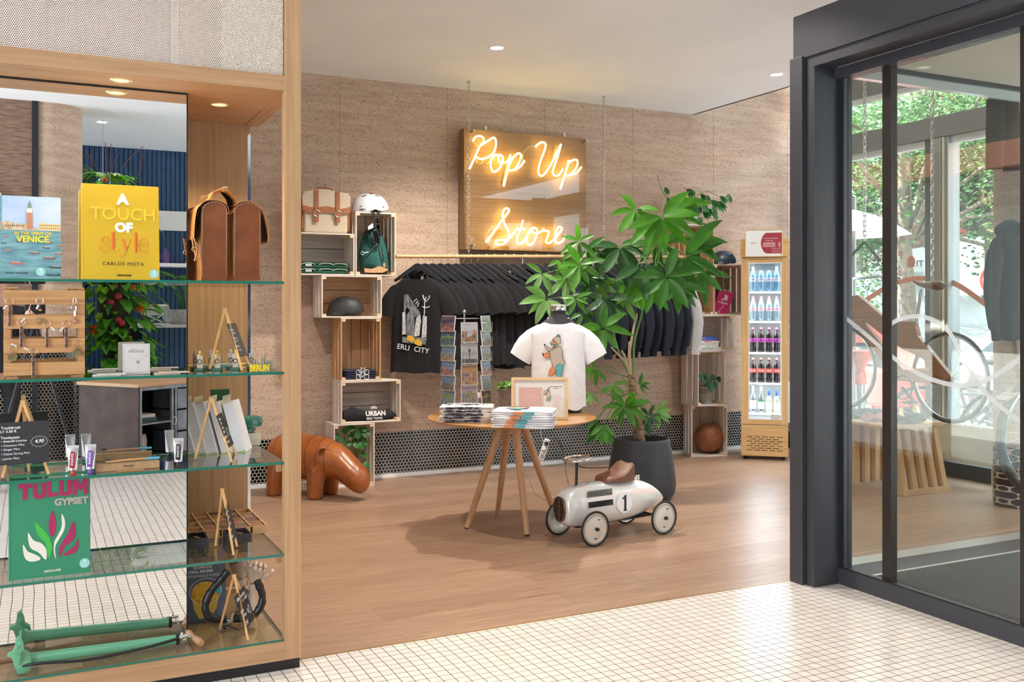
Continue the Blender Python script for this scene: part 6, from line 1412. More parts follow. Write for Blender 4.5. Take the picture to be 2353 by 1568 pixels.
def keyring(label, ring, kind, bot, tagp, m, i):
    c = kq(*ring, -.006); t_ = thing('key_ring', label, 'key ring', c, 0, 'souvenir key rings on the pine rack'); rr = .0115
    MB().ring((0,0,0), rr, .0008, (0,1,0), 28, 6).build('split_ring', m, t_, smooth=True)
    MB().cyl((0,.006,rr*.8),(0,-.003,rr*.8),.0026,n=10).build('clear_hook', glass('clear_plastic', (.95,.95,.95), 2), t_)
    e = kq(*bot, -.006) - c
    if kind == 'bar':
        n_ = Vector((0,0,-rr-.002)); MB().ring((0,0,-rr-.0025), .0025, .0006, (1,0,0), 12, 5).build('link', m, t_, smooth=True)
        w_ = .0052; pb = MB().bar((n_.x,-.001,n_.z-.002),(e.x*1.0,-.004,e.z),w_*2,.0018, up=(0,1,0)).build('copper_plate', COP, t_, bevel=.0004); b = MB(); r = random.Random(i)
        for k in range(9): z = n_.z-.006 - k*(abs(e.z)-rr-.012)/9; b.box(-.003+r.uniform(-.001,.001), .003, -.0062, -.0052, z-.0012, z)
        b.build('skyline_relief', BLACK, pb)
    else:
        R_ = .0142; MB().ring((0,0,-rr-.002), .0025, .0007, (1,0,0), 12, 5).build('link', m, t_, smooth=True)
        d_ = MB().lathe([(.001,-.0012),(R_*.9,-.0012),(R_,-.0016),(R_,.0016),(R_*.9,.0012),(.001,.0012)], (0,-.002,-rr-R_-.005), 32, M=Matrix.Rotation(pi/2,4,'X')).build('medallion', BRZ, t_, smooth=True)
        b = MB()
        for k in range(5): b.box(-.009+k*.004, -.007+k*.004, -.0046,-.0034, -rr-R_-.009, -rr-R_-.003+.002*(k%2))
        b.build('city_relief', solid('brass_relief', (.62,.55,.3), .3, .8), d_)
    if tagp: 
        q = kq(tagp[0], tagp[1], -.009) - c; a_ = tagp[2] if len(tagp) > 2 else 40
        tg = MB().obox((q.x, -.005, q.z), .0175, .0004, .0048, Matrix.Rotation(R(-a_),4,'Y')).build('price_tag', WHITE, t_)
        MB().obox((q.x, -.0055, q.z), .011, .0003, .0014, Matrix.Rotation(R(-a_),4,'Y')).build('tag_print', solid('grey_ink', (.3,.3,.32), .6), tg)
def kq(cx, cy, dy=-.004):
    return W(cx/6.815, 640+cy/6.817, Y=YC+.085+dy)
for i, a in enumerate((('copper bar key ring at the upper left of the rack',(150,360),'bar',(150,750),(78,450),COP),('copper bar key ring below the upper left one',(332,688),'bar',(332,1080),(358,652),COP),('copper bar key ring in the middle of the rack',(735,705),'bar',(735,1085),(825,790),COP),('copper bar key ring right of the middle one',(1037,705),'bar',(1037,1085),(962,800),COP),('lowest copper bar key ring hanging in front of the bottom slat',(522,1150),'bar',(522,1545),(408,1105),COP),('round brass medallion key ring at the lower left',(200,1095),'disc',(200,1270),(215,1045),BRZ),('round brass medallion key ring at the lower right',(1212,1020),'disc',(1212,1200),None,BRZ))):
    lab, rg_, kd, bt_, tg_, mm_ = a
    if tg_: tg_ = (tg_[0], tg_[1], {0:45,1:45,2:-42,3:48,4:-28,5:-25}[i])
    keyring(lab, rg_, kd, bt_, tg_, mm_, i)
# flag key ring and little figure key ring
c = kq(622,350,-.006); t_ = thing('key_ring', 'silver key ring with black, red and gold flag charm and round coin, top middle', 'key ring', c, 0, None)
MB().ring((0,0,0), .0118, .0008, (0,1,0), 28, 6).build('split_ring', CHR2, t_, smooth=True)
q = kq(628,490,-.008)-c
for k, col in enumerate(((.01,.01,.01),(.6,.02,.02),(.75,.5,.03))): MB().box(q.x-.004,q.x+.0045,-.004,-.003,q.z+.003-k*.0035,q.z+.0062-k*.0035).build('flag_charm', solid('flag%d' % k, col, .4), t_)
MB().lathe([(.001,-.001),(.011,-.001),(.011,.001),(.001,.001)], (kq(618,660,0)-c).xz.to_3d().xzy if False else (kq(618,660,0).x-c.x,-.003,kq(618,660,0).z-c.z), 28, M=Matrix.Rotation(pi/2,4,'X')).build('coin', noisy('gold_coin', (.4,.25,.12), (.8,.6,.3), nscale=120, rough=.3, metal=.8), t_, smooth=True)
MB().obox((kq(585,450,0).x-c.x,-.005,kq(585,450,0).z-c.z), .0165, .0004, .0048, Matrix.Rotation(R(-68),4,'Y')).build('price_tag', WHITE, t_)
MB().bar((-.002,-.003,-.013),(-.004,-.003,-.035),.003).bar((.002,-.003,-.013),(.0,-.003,-.034),.0015).build('lobster_clasp', CHR2, t_)
c = kq(1168,340,-.006); t_ = thing('key_ring', 'key ring with snap hook and small bear figure, top right of the rack', 'key ring', c, 0, None)
MB().tube(crv([(-.003,0,.008),(.003,0,.008),(.005,0,-.008),(0,0,-.012),(-.005,0,-.008)],5,closed=True), .0010, 6, closed=True).build('snap_hook', CHR2, t_, smooth=True)
MB().ring((0,-.001,-.027), .0112, .0009, (0,1,0), 28, 6).build('split_ring', COP, t_, smooth=True)
MB().obox((.0,-.004,-.048), .0072, .001, .018).build('oval_plate', WHITE, t_, bevel=.003); MB().ball((0,-.003,-.068), .0058, (1,.8,1)).ball((.001,-.003,-.076), .0062, (1.1,.8,.8)).bar((-.002,-.003,-.078),(-.003,-.003,-.085),.003).bar((.003,-.003,-.078),(.004,-.003,-.085),.003).build('bear_figure', noisy('rose_gold', (.4,.2,.15), (.8,.6,.5), nscale=200, rough=.25, metal=.9), t_, smooth=True)
MB().obox((.004,-.005,-.030), .0048, .0004, .0165).build('price_tag', WHITE, t_)
# ---- necklace card
nx0, nx1 = SX(282,.10), SX(345,.10); nh = W(310,792,Y=YC+.1).z-SH[1]
t = thing('necklace_card', 'pale grey ellisue card holding a thin necklace with green pendant', 'jewellery card', (nx0, YC+.10, SH[1]+.003), 0, rot=(R(-6),0,0)); nw = nx1-nx0
PLQ = solid('pale_lilac_card', (.60,.56,.54), .5); bx('card', PLQ, 0, nw, 0, .002, 0, nh, t); bx('foot_fold', PLQ, 0, nw, -.012, -.0003, -.002, -.0008, t)
GRY = solid('grey_ink', (.3,.3,.32), .6); b = MB(); e_ = .004
for a_, c_ in (((e_,e_),(nw-e_,e_)),((nw-e_,e_),(nw-e_,nh-e_)),((nw-e_,nh-e_),(e_,nh-e_)),((e_,nh-e_),(e_,e_))): b.tube([Vector((a_[0],-.0003,a_[1])),Vector((c_[0],-.0003,c_[1]))], .0003, 4)
b.build('border_line', GRY, t); text('ellisue', .022, GRY, t, frontM(nw*.5,-.0006,nh*.76), .0002)
MB().tube([Vector((0,-.0008,nh*.67)),Vector((nw*.54,-.0012,nh*.43)),Vector((nw,-.0008,nh*.69))], .00035, 5).build('necklace', solid('pale_gold', (.7,.6,.45), .3, .9), t)
MB().lathe([(.001,-.0008),(.0052,-.0008),(.0052,.0008),(.001,.0008)], (nw*.55,-.0018,nh*.38), 24, M=Matrix.Rotation(pi/2,4,'X')).build('pendant', solid('sage_green', (.22,.34,.26), .25), t, smooth=True)
for k, (pa, pb_, zz, lab) in enumerate(((211,277,.0,'lower flat bag packet on the second shelf left of the necklace card'),(222,288,.004,'upper flat bag packet on the second shelf left of the necklace card'),(357,415,.0,'lower flat peach packet right of the necklace card'),(370,436,.004,'upper flat peach packet right of the necklace card'))):
    a_, c_ = SX(pa,.06), SX(pb_,.06); o = MB().box(0, c_-a_, 0, .06, 0, .0032).build('flat_packet', solid('packet%d' % (k//2), ((.72,.70,.66),(.72,.58,.48))[k//2], .35), bevel=.001); o.location = (a_, YC+.05-.012*(k%2), SH[1]+.001+zz); o.rotation_euler = (0,0,.06*(k-1.5)); tag(o, lab, 'packet')
# ---- easels with chalkboards
CHK = solid('chalkboard', (.022,.022,.024), .75); CHKG = solid('grey_slate', (.09,.085,.08), .7); EAS = wood('easel_pine', (.58,.30,.10), (.74,.44,.18), 2, .5); PEN = solid('chalk_white', (.8,.8,.8), .8)
def easel(label, blabel, apex, feet, quad, y_ap, ys_, board_m, lines, bw=.007, chain_=None, shelf=0, zfoot=None):
    """apex px, feet [(px,py)...] on the shelf surface; quad = board corners (px) tl,tr,br,bl with depths"""
    t_ = thing('mini_easel', label, 'easel', (0,0,0)); A = W(*apex, Y=YC+y_ap)
    F = [W(px, 700, Y=YC+y_) for (px, y_) in feet]
    for f_ in F: f_.z = zfoot+bw/2+.002; 
    for i, f_ in enumerate(F): MB().bar(f_, A+Vector((0,(.003,-.003,.0)[i%3],-.0)), bw, bw*.6).build('leg', EAS, t_, bevel=.0006)
    MB().box(A.x-bw*.9, A.x+bw*.9, A.y-.005, A.y+.005, A.z-.008, A.z+.002).build('top_joint', EAS, t_)
    return t_, A, F
def board(t_, name, label, corners, m, lines, cat='chalkboard', group=None):
    tl_, tr__, br__, bl__ = corners; X_ = (tr__-tl_); Z_ = (tl_-bl__); N_ = X_.cross(Z_).normalized(); o_ = thing('price_board', label, cat, bl__, 0); wd_, h2 = X_.length, Z_.length
    xa = X_.normalized(); za = (Z_-xa*Z_.dot(xa)).normalized(); na = xa.cross(za); Mx = Matrix((xa, -na if False else za.cross(xa), za)).transposed().to_4x4()
    o_.rotation_euler = Mx.to_euler(); bx('slate', m, 0, wd_, 0, .003, 0, h2, o_, bevel=.0005)
    for s_, u, v, sz, shr in lines: text(s_, sz, PEN, o_, frontM(wd_*u, -.0006, h2*v), .0003, shear=shr, align='LEFT')
    return o_, wd_, h2
def front_of(o_, pts, r, name='chalk_drawing', closed=False): MB().tube([Vector((x, -.0009, z)) for x, z in pts], r, 4, closed=closed).build(name, PEN, o_)
# toothbrush easel, third shelf
t_, A, F = easel('small pine easel holding the toothbrush price board on the third shelf', '', (52,922), [(5,.058),(112,.058),(66,.16)], None, .10, None, None, None, .009, zfoot=SH[2])
yb1 = YC+.028; o_, bw_, bh_ = board(t_, '', 'black chalkboard listing toothbrush and toothpaste prices', (W(-6,973,Y=yb1+.018), W(114,966,Y=yb1+.018), W(114,1060,Y=yb1), W(-6,1071,Y=yb1)), CHK, ())
for s_, u, v, sz in (('Toothbrush',.075,.87,.0125),('L> 3.50 €',.06,.785,.0125),('Toothpaste',.065,.64,.0125),('• Amarelli Licorice',.07,.555,.0105),('• Cinnamon Mint',.07,.455,.0105),('• Ginger Mint',.07,.36,.0105),('• Classic Strong Mint',.07,.255,.0105),('• Jasmin Mint',.07,.145,.0105)): text(s_, sz, PEN, o_, frontM(bw_*u, -.0006, bh_*v), .0003, align='LEFT', bold=.012)
text('4,90', .0165, PEN, o_, frontM(bw_*.80, -.0006, bh_*.515), .0003, shear=.2, bold=.02)
front_of(o_, [(bw_*(.80+(.145 if k % 2 else .175)*cos(2*pi*k/26)), bh_*(.51+(.11 if k % 2 else .14)*sin(2*pi*k/26))) for k in range(26)], .0005, 'star_outline', True)
# other three easels in the right bay, turned sideways
def side_easel(label, blabel, apex, fl, fr1, fr2, corners, dY, zf, m, txt, dz=(0,0,0)):
    t2, A2, F2 = easel(label, '', apex, [(fl[0], dY[1]), (fr1[0], dY[2]), (fr2[0], dY[3])], None, dY[0], None, None, None, .0085, zfoot=zf)
    cs = [W(px, py, Y=YC+dy) for px, py, dy in corners]; o2, w2, h2 = board(t2, '', blabel, cs, m, txt); return t2, o2, w2, h2, F2
t2, o2, w2, h2, F2 = side_easel('small easel behind the bear magnets on the second shelf', 'slim grey price board for magnets on the second shelf easel', (517,710), (482,0), (556,0), (577,0), ((522,744,.10),(543,742,.16),(567,813,.13),(549,821,.07)), (.14,.22,.05,.20), SH[1], CHKG, ())
for s_, v in (('Magnet',.80),('L> 6.5€',.70),('Keyring',.56),('L> 7.5€',.46),('Magnet',.32),('L> 3.5€',.20)): text(s_, .0105, PEN, o2, frontM(w2*.08,-.0006,h2*v), .0003, align='LEFT')
t2, o2, w2, h2, F2 = side_easel('small easel in front of the white boxes on the third shelf', 'dark slate price list on the third shelf easel in front of white boxes', (486,916), (448,0), (533,0), (545,0), ((499,955,.09),(511,947,.17),(537,1018,.15),(526,1030,.07)), (.13,.20,.045,.18), SH[2], CHK, ())
for k, v in enumerate((.86,.74,.60,.47,.32,.16)): text(('Sattel','35€','Lock','49€','Light','12.5€')[k], .013, PEN, o2, frontM(w2*.08,-.0006,h2*v), .0003, align='LEFT')
front_of(o2, [(w2*(.72+.16*cos(t)), h2*(.42+.16*sin(t)*.8)) for t in [k*.6 for k in range(22)]], .0006)
MB().tube([F2[0].lerp(W(486,916,Y=YC+.13), .12), (F2[0]+F2[1])/2+Vector((0,0,.012)), F2[1].lerp(W(486,916,Y=YC+.13), .14)], .0012, 5).build('brass_chain', solid('brass', (.6,.4,.15), .3, .9), t2)
t2, o2, w2, h2, F2 = side_easel('small easel beside the jewellery tray on the fourth shelf', 'narrow black price board in front of the jewellery tray', (511,1124), (495,0), (537,0), (545,0), ((517,1172,.10),(526,1152,.20),(543,1228,.19),(536,1250,.09)), (.15,.23,.05,.18), SH[3], CHK, ())
for k, v in enumerate((.86,.70,.52,.36,.16)): text(('Wooden','jewellery','bracelet','49€','39€')[k], .014, PEN, o2, frontM(w2*.08,-.0006,h2*v), .0003, align='LEFT')
t2, o2, w2, h2, F2 = side_easel('small easel standing in the bottom right bay', 'black price board for the bike holder in the bottom right bay', (538,1322), (505,0), (570,0), (592,0), ((540,1372,.06),(563,1345,.16),(585,1417,.15),(563,1450,.05)), (.12,.22,.04,.20), SH[4], CHK, ())
for s_, u, v, sz in (('Bike holder',.06,.86,.020),('L> 45€',.45,.72,.018),('Bike',.08,.50,.019),('Pump',.10,.36,.019),('55€',.12,.12,.022)): text(s_, sz, PEN, o2, frontM(w2*u,-.0006,h2*v), .0003, align='LEFT', shear=.15)
front_of(o2, [(w2*(.72+.11*cos(t)), h2*(.36+.10*sin(2*t)+.05*sin(t))) for t in [k*.35 for k in range(19)]], .0012)
# ---- toothpaste tubes, brush and comb
def tube_(label, px, col, capc, dy=.05):
    q = S(px, 2, dy); t_ = thing('toothpaste_tube', label, 'toothpaste', q, R(-12), 'travel size toothpaste tubes'); hgt = .098; rs = []
    for i_ in range(9):
        u = i_/8; rr = .0145*(1-u*.0)+.004*u; dd = .0135*(1-u)+.0008; rs.append([Vector((rr*cos(2*pi*k/20), dd*sin(2*pi*k/20), .017+u*(hgt-.017))) for k in range(20)])
    MB().loft(rs).build('tube_body', solid('foil_white', (.62,.62,.64), .22, .5), t_, smooth=True); MB().lathe([(.0075,0),(.010,.004),(.006,.010),(.006,.0165),(.014,.0172)], n=18).build('cap', capc, t_, smooth=True)
    bx('crimp', solid('crimp_silver', (.7,.7,.7), .3, .6), -.0188, .0188, -.001, .001, hgt-.004, hgt+.006, t_)
    Mt = Matrix.Translation((0,-.0125,.053)) @ Matrix.Rotation(R(-7),4,'X') @ Matrix.Rotation(pi/2,4,'X')
    MB().poly([(.0095*cos(a)*.0+sx*.0085, sz) for sx, sz in ((-1,-.026),(1,-.026),(1,.022),(-1,.022))] if False else [(-.0088,-.028),(.0088,-.028),(.0088,.022),(.005,.030),(-.005,.030),(-.0088,.022)], 0, .0010, Mt).build('colour_panel', col, t_)
    text('MARVIS', .0125, WHITE, t_, Matrix.Translation((0,-.0140,.056)) @ Matrix.Rotation(R(-7),4,'X') @ Matrix.Rotation(pi/2,4,'X') @ Matrix.Rotation(pi/2,4,'Z'), .0003, bold=.015)
    MB().lathe([(.0045,-.0002),(.0055,-.0002),(.0055,.0004),(.0045,.0004)], (0,-.0150,.033), 18, M=Matrix.Rotation(pi/2,4,'X')).build('round_emblem', WHITE, t_)
tube_('white toothpaste tube with dark red panel and red cap', 168, solid('dark_red', (.30,.01,.02), .4), solid('red_cap', (.6,.02,.02), .3))
tube_('white toothpaste tube with violet panel and violet cap', 208, solid('violet_p', (.16,.05,.30), .4), solid('violet_cap', (.16,.06,.45), .3))
tube_('white toothpaste tube with black panel and black cap', 410, solid('black_p', (.02,.01,.01), .4), BLACK, .08)
a_, c_ = SX(222,.07), SX(367,.07); o = thing('toothbrush_box', 'flat brown cardboard toothbrush box on the third shelf', 'box', (a_, YC+.065, SH[2]+.001), R(2))
MB().box(0, c_-a_, 0, .028, 0, .026).build('carton', noisy('kraft_board', (.38,.22,.11), (.44,.27,.14), nscale=60, rough=.8), o, bevel=.0008); text('INNSiDE', .009, INK, o, frontM((c_-a_)*.5,-.0006,.014), .0002)
tbz = SH[2]+.0285; o = thing('toothbrush', 'bamboo toothbrush with blue handle end lying on its box', 'toothbrush', (0,0,0)); P = [Vector((SX(u,.075), YC+.075, tbz+dz)) for u, dz in ((242,.006),(262,.006),(285,.008),(325,.009),(335,.009))]
BAM = wood('bamboo', (.48,.24,.09), (.62,.35,.15), 0, .5); MB().tube(crv(P,4), [.0035]*3+[.0045]*20 if False else .004, 8).build('bamboo_handle', BAM, o, smooth=True)
MB().tube([P[-1]+Vector((.0003,0,0)), Vector((SX(367,.075), YC+.075, tbz+.009))], .0045, 8).build('blue_end', solid('blue_end', (.10,.38,.60), .5), o, smooth=True)
b = MB(); 
for k in range(7):
    for j in range(3): x_ = P[0].x+.003+k*.0026; b.cyl((x_, YC+.073+j*.002, tbz+.0095), (x_, YC+.073+j*.002, tbz+.018), .0009, n=5)
b.build('bristles', solid('violet_grey_bristle', (.08,.06,.09), .8), o)
o = thing('wooden_comb', 'small fine toothed wooden comb lying in front of the toothbrush box', 'comb', (SX(268,.03), YC+.028, SH[2]+.0008), R(3)); b = MB().box(0,.093,.010,.016,0,.003)
for k in range(36): b.box(k*.00256+.0005, k*.00256+.0019, 0, .0101, .0002, .0028)
b.box(0,.003,0,.010,0,.003).box(.090,.093,0,.010,0,.003); b.build('comb_body', BAM, o)
# ---- bear magnets and pens (2nd shelf right bay)
WBX = solid('beige_card', (.55,.45,.34), .6)
for k, (px, dy) in enumerate(((449,.30),(459,.22),(484,.30),(499,.22),(530,.30),(541,.22),(578,.26))):
    q = S(px, 1, dy); t_ = thing('figurine_box', ('first','second','third','fourth','fifth','sixth','seventh')[k]+' from the left of the small souvenir figures on green stands, second shelf', 'souvenir', q, R(-30), 'souvenir figures on green stands')
    bx('green_base', solid('dark_green_base', (.02,.09,.04), .5), -.016, .018, -.014, .014, 0, .008, t_); bx('card_back', WBX, -.011, .011, .0, .004, .0082, .062, t_)
    MB().ring((.0,-.002,.034), .0085, .0013, (0,1,0), 20, 5).build('dark_loop', BLACK, t_); MB().ball((.002,-.004,.072), .0055).cyl((.002,-.004,.056),(.002,-.004,.068),.0035).build('figure', solid('souvenir_yellow' if k % 2 else 'souvenir_grey', (.75,.5,.05) if k % 2 else (.5,.5,.52), .4), t_, smooth=True)
for k in range(9):
    px = 440+k*14; q = S(px, 1, .46+.02*(k%3)); o = MB().cyl((-.04,0,.005),(.045,.01,.006),.0038,n=8).build('souvenir_pen', solid('pen%d' % (k%5), ((.75,.35,.03),(.05,.35,.65),(.7,.5,.04),(.25,.25,.3),(.6,.6,.62))[k%5], .35), smooth=True)
    o.location = q + Vector((0,0,.0)); o.rotation_euler = (0,0,R(-20+6*(k%4))); tag(o, ('orange','blue','yellow','dark grey','pale grey')[k%5]+(' pen lying at the back left of the second shelf' if k < 5 else ' pen lying at the back right of the second shelf'), 'pen', 'souvenir pens')
q = S(583, 1, .05); o = thing('letter_magnet', 'yellow BERLIN letters magnet at the right end of the second shelf', 'magnet', q, 0); text('BERLIN', .033, solid('letter_yellow', (.80,.60,.03), .35), o, frontM(.022,0,.013), .003, bold=.05, xs=.7)
q = S(598, 1, .20); o = thing('city_model', 'tiny grey green cityscape souvenir behind the yellow letters', 'souvenir', q); b = MB(); r = random.Random(3)
for k in range(7): x = -.03+k*.012; b.box(x, x+.009, r.uniform(-.01,0), .01, 0, r.uniform(.02,.05))
b.cyl((.02,0,.0),(.02,0,.07),.0015,n=6).ball((.02,0,.06),.004); b.build('buildings', noisy('souvenir_grey_green', (.16,.2,.14), (.4,.4,.34), nscale=90), o)
# ---- third shelf right bay: white boxes
for k, (px, w__) in enumerate(((436,30),(462,32),(487,34),(512,34),(552,38))):
    if k == 3: px = 520
    q = W(px, 700, Y=YC+.34); q.z = SH[2]+.001; th_ = .043; t_ = thing('white_box', ('leftmost','second','middle','fourth','rightmost')[k]+' of the leaning white boxes with green dashed base, third shelf', 'box', q + Vector((.02,-.02,0)), 0, 'leaning white product boxes', rot=(0,R(-15),R(-22)))
    hb_ = .215; MB().box(-th_, 0, 0, .13, 0, hb_).build('carton', solid('matt_white_card', (.72,.70,.72), .6), t_, bevel=.0012)
    b = MB(); 
    for j in range(6): b.box(-th_+.001+j*.007, -th_+.0055+j*.007, -.0008, -.0001, .002, .010)
    b.build('green_dashes', solid('leaf_green', (.16,.42,.04), .5), t_); MB().face([Vector((-th_,0,hb_+.0005)),Vector((-th_*.2,0,hb_+.0005)),Vector((-th_*.2,.05,hb_+.03)),Vector((-th_,.05,hb_+.03))]).build('open_flap', solid('pale_flap', (.66,.58,.48), .6), t_, solidify=.0006)
q = W(505, 1000, Y=YC+.6); o = thing('green_box', 'small dark green and white box standing at the back of the third shelf', 'box', (q.x-.03, YC+.62, SH[2]+.001)); bx('carton', solid('deep_green', (.01,.10,.03), .4), 0, .075, 0, .04, 0, .235, o); MB().poly([(0,.10),(.075,.09),(.05,.16),(.0,.20)], 0, .0006, frontM(0,-.0003,0)).build('white_wave', WHITE, o)
for k, (z_, lab) in enumerate(((.0,'lower pale carton under the green tin at the back of the third shelf'),(.0265,'upper pale carton under the green tin at the back of the third shelf'))):
    o = bx('pale_carton', solid('cream_carton%d' % k, (.72,.66,.52) if k else (.62,.58,.50), .6), 0, .085, 0, .05, 0, .026); o.location = (SX(553,.50), YC+.50, SH[2]+.001+z_); tag(o, lab, 'box', 'pale cartons')
o = MB().lathe([(.02,0),(.032,.004),(.035,.012),(.038,.02),(.062,.03),(.066,.05),(.060,.066),(.045,.072),(.001,.073)], n=36).build('green_tin', solid('emerald_lacquer', (.006,.14,.10), .18, coat=.6), smooth=True); o.location = (SX(560,.50)+.02, YC+.53, SH[2]+.0545); tag(o, 'round emerald green bell shaped tin on the pale cartons', 'tin')
o = bx('pink_booklet', solid('coral_paper', (.62,.16,.12), .5), 0, .004, 0, .12, 0, .30); o.location = (SX(434,.5), YC+.48, SH[2]+.001); o.rotation_euler = (0,R(-12),0); tag(o, 'thin coral coloured booklet leaning beside the mirror edge', 'booklet')
# ---- fourth shelf: jewellery tray and boxes
TB = wood('bamboo_tray', (.42,.24,.10), (.60,.38,.19), 2, .5, 40); t_ = thing('jewellery_tray', 'divided bamboo tray with wooden bracelets in its compartments', 'tray', (SX(400,.33), YC+.385, SH[3]+.001), 0); tw, td = SX(615,.38)-SX(400,.33), .39
bx('tray_base', TB, 0, tw, 0, td, 0, .005, t_); b = MB(); nc, nr = 6, 4
for k in range(nc+1): x = k*(tw-.006)/nc; b.box(x, x+.006, 0, td, .0052, .032)
for k in range(nr+1): y = k*(td-.006)/nr; b.box(.0061, tw-.0061, y, y+.006, .0052, .0316)
b.build('dividers', TB, t_)
for i_ in range(nc):
    for j_ in range(nr):
        if (i_ < 2 and j_ < 3) or (i_ == 5 and j_ == 3): continue
        bx('wood_pad', solid('pad%d' % ((i_+j_)%3), ((.12,.05,.03),(.18,.08,.045),(.26,.09,.035))[(i_+j_)%3], .6), .010+i_*(tw-.006)/nc, (i_+1)*(tw-.006)/nc-.004, .010+j_*(td-.006)/nr, (j_+1)*(td-.006)/nr-.004, .0053, .0285, t_)
BXC = solid('aubergine_card', (.030,.022,.028), .5)
for k, (pa, pb_, dy, lab) in enumerate(((425,478,.25,'open black jewellery box with rose gold watch at the left of the fourth shelf'),(523,577,.25,'open black jewellery box with rose bracelet under the bamboo tray'))):
    a_, c_ = SX(pa, dy), SX(pb_, dy); w_ = c_-a_; t_ = thing('jewellery_box', lab, 'box', (a_, YC+dy, SH[3]+.001))
    bx('box_base', BXC, 0, w_, 0, .11, 0, .003, t_); b = MB().box(0,w_,0,.003,.0031,.036).box(0,w_,.107,.11,.0031,.036).box(0,.003,.0031,.1069,.0031,.036).box(w_-.003,w_,.0031,.1069,.0031,.036); b.build('box_walls', BXC, t_)
    MB().obox((w_*.45,.06,.018), w_*.8, .03, .014).build('cushion', BLACK, t_, bevel=.005); MB().obox((w_*.6,.055,.028), .012, .035, .006, Matrix.Rotation(.4,4,'Z')).build('rose_gold_piece', solid('rose_gold_s', (.7,.42,.3), .25, .9), t_, bevel=.002)
# ---- Fuel Up book (bottom right bay, lying behind)
fb0, fb1 = W(418,1372,Y=YC+.30), W(510,1350,Y=YC+.30)
t = thing('cookbook', 'Fuel Up cookbook with a glass of yellow drink on the cover, behind the mirror edge', 'book', (XM-.06, YC+.38, SH[4]+.001), 0, rot=(R(-10), 0, R(-6))); cw_, ch_ = .235, .325
DKB = noisy('slate_blue_cover', (.09,.11,.16), (.16,.19,.27), nscale=5, rough=.35); bx('cover', DKB, 0, cw_, 0, .022, 0, ch_, t, bevel=.001); bx('blue_top', solid('steel_blue', (.12,.17,.33), .4), .001, cw_-.001, -.0007, -.0001, ch_*.72, ch_-.001, t)
BR2 = solid('brush_yellow', (.68,.48,.10), .5)
text('FUEL UP', .066, BR2, t, frontM(cw_*.52,-.0012,ch_*.86), .0004, bold=.05, xs=.72); text('WITH LAIRD HAMILTON', .0225, BR2, t, frontM(cw_*.53,-.0012,ch_*.72), .0004, bold=.03, xs=.85)
text('RECIPES FOR', .013, WHITE, t, frontM(cw_*.62,-.0012,ch_*.655), .0004, bold=.03); text('GLOBAL RECIPES FOR', .014, WHITE, t, frontM(cw_*.58,-.0012,ch_*.60), .0004, bold=.03) if False else text('GLOBAL RECIPES', .015, WHITE, t, frontM(cw_*.55,-.0012,ch_*.605), .0004, bold=.03)
text('HIGH-PERFORMANCE HUMANS', .0145, WHITE, t, frontM(cw_*.56,-.0012,ch_*.55), .0004, bold=.03, xs=.9)
M = frontM(cw_*.66,-.0009,ch_*.34); MB().poly([(.055*cos(2*pi*k/28), .045*sin(2*pi*k/28)) for k in range(28)], 0, .0006, M).build('drink_surface', noisy('turmeric', (.70,.30,.03), (.85,.60,.05), nscale=60, rough=.5), t)
MB().poly([(-.055,0),(-.045,-.06),(-.025,-.10),(.02,-.10),(.045,-.06),(.055,0)], -.0002, .0002, M).build('drink_glass', solid('drink_yellow', (.72,.52,.08), .4), t); MB().tube([M @ Vector((.062*cos(2*pi*k/28), .052*sin(2*pi*k/28)+.006, .0015)) for k in range(28)], .0011, 4, closed=True).build('glass_rim', WHITE, t)
MB().poly([(.016*cos(2*pi*k/20), .016*sin(2*pi*k/20)) for k in range(20)], .0008, .0014, frontM(cw_*.88,-.0009,ch_*.37)).build('teal_sticker', solid('bright_teal', (.05,.45,.52), .4), t)
b = MB(); r = random.Random(6)
for k in range(8): b.ball((r.uniform(.02,.08), -.001, r.uniform(.03,.16)), r.uniform(.008,.014), (1,.1,1.4), n=10)
b.build('nuts_print', solid('almond_brown', (.30,.12,.06), .5), t, smooth=True)
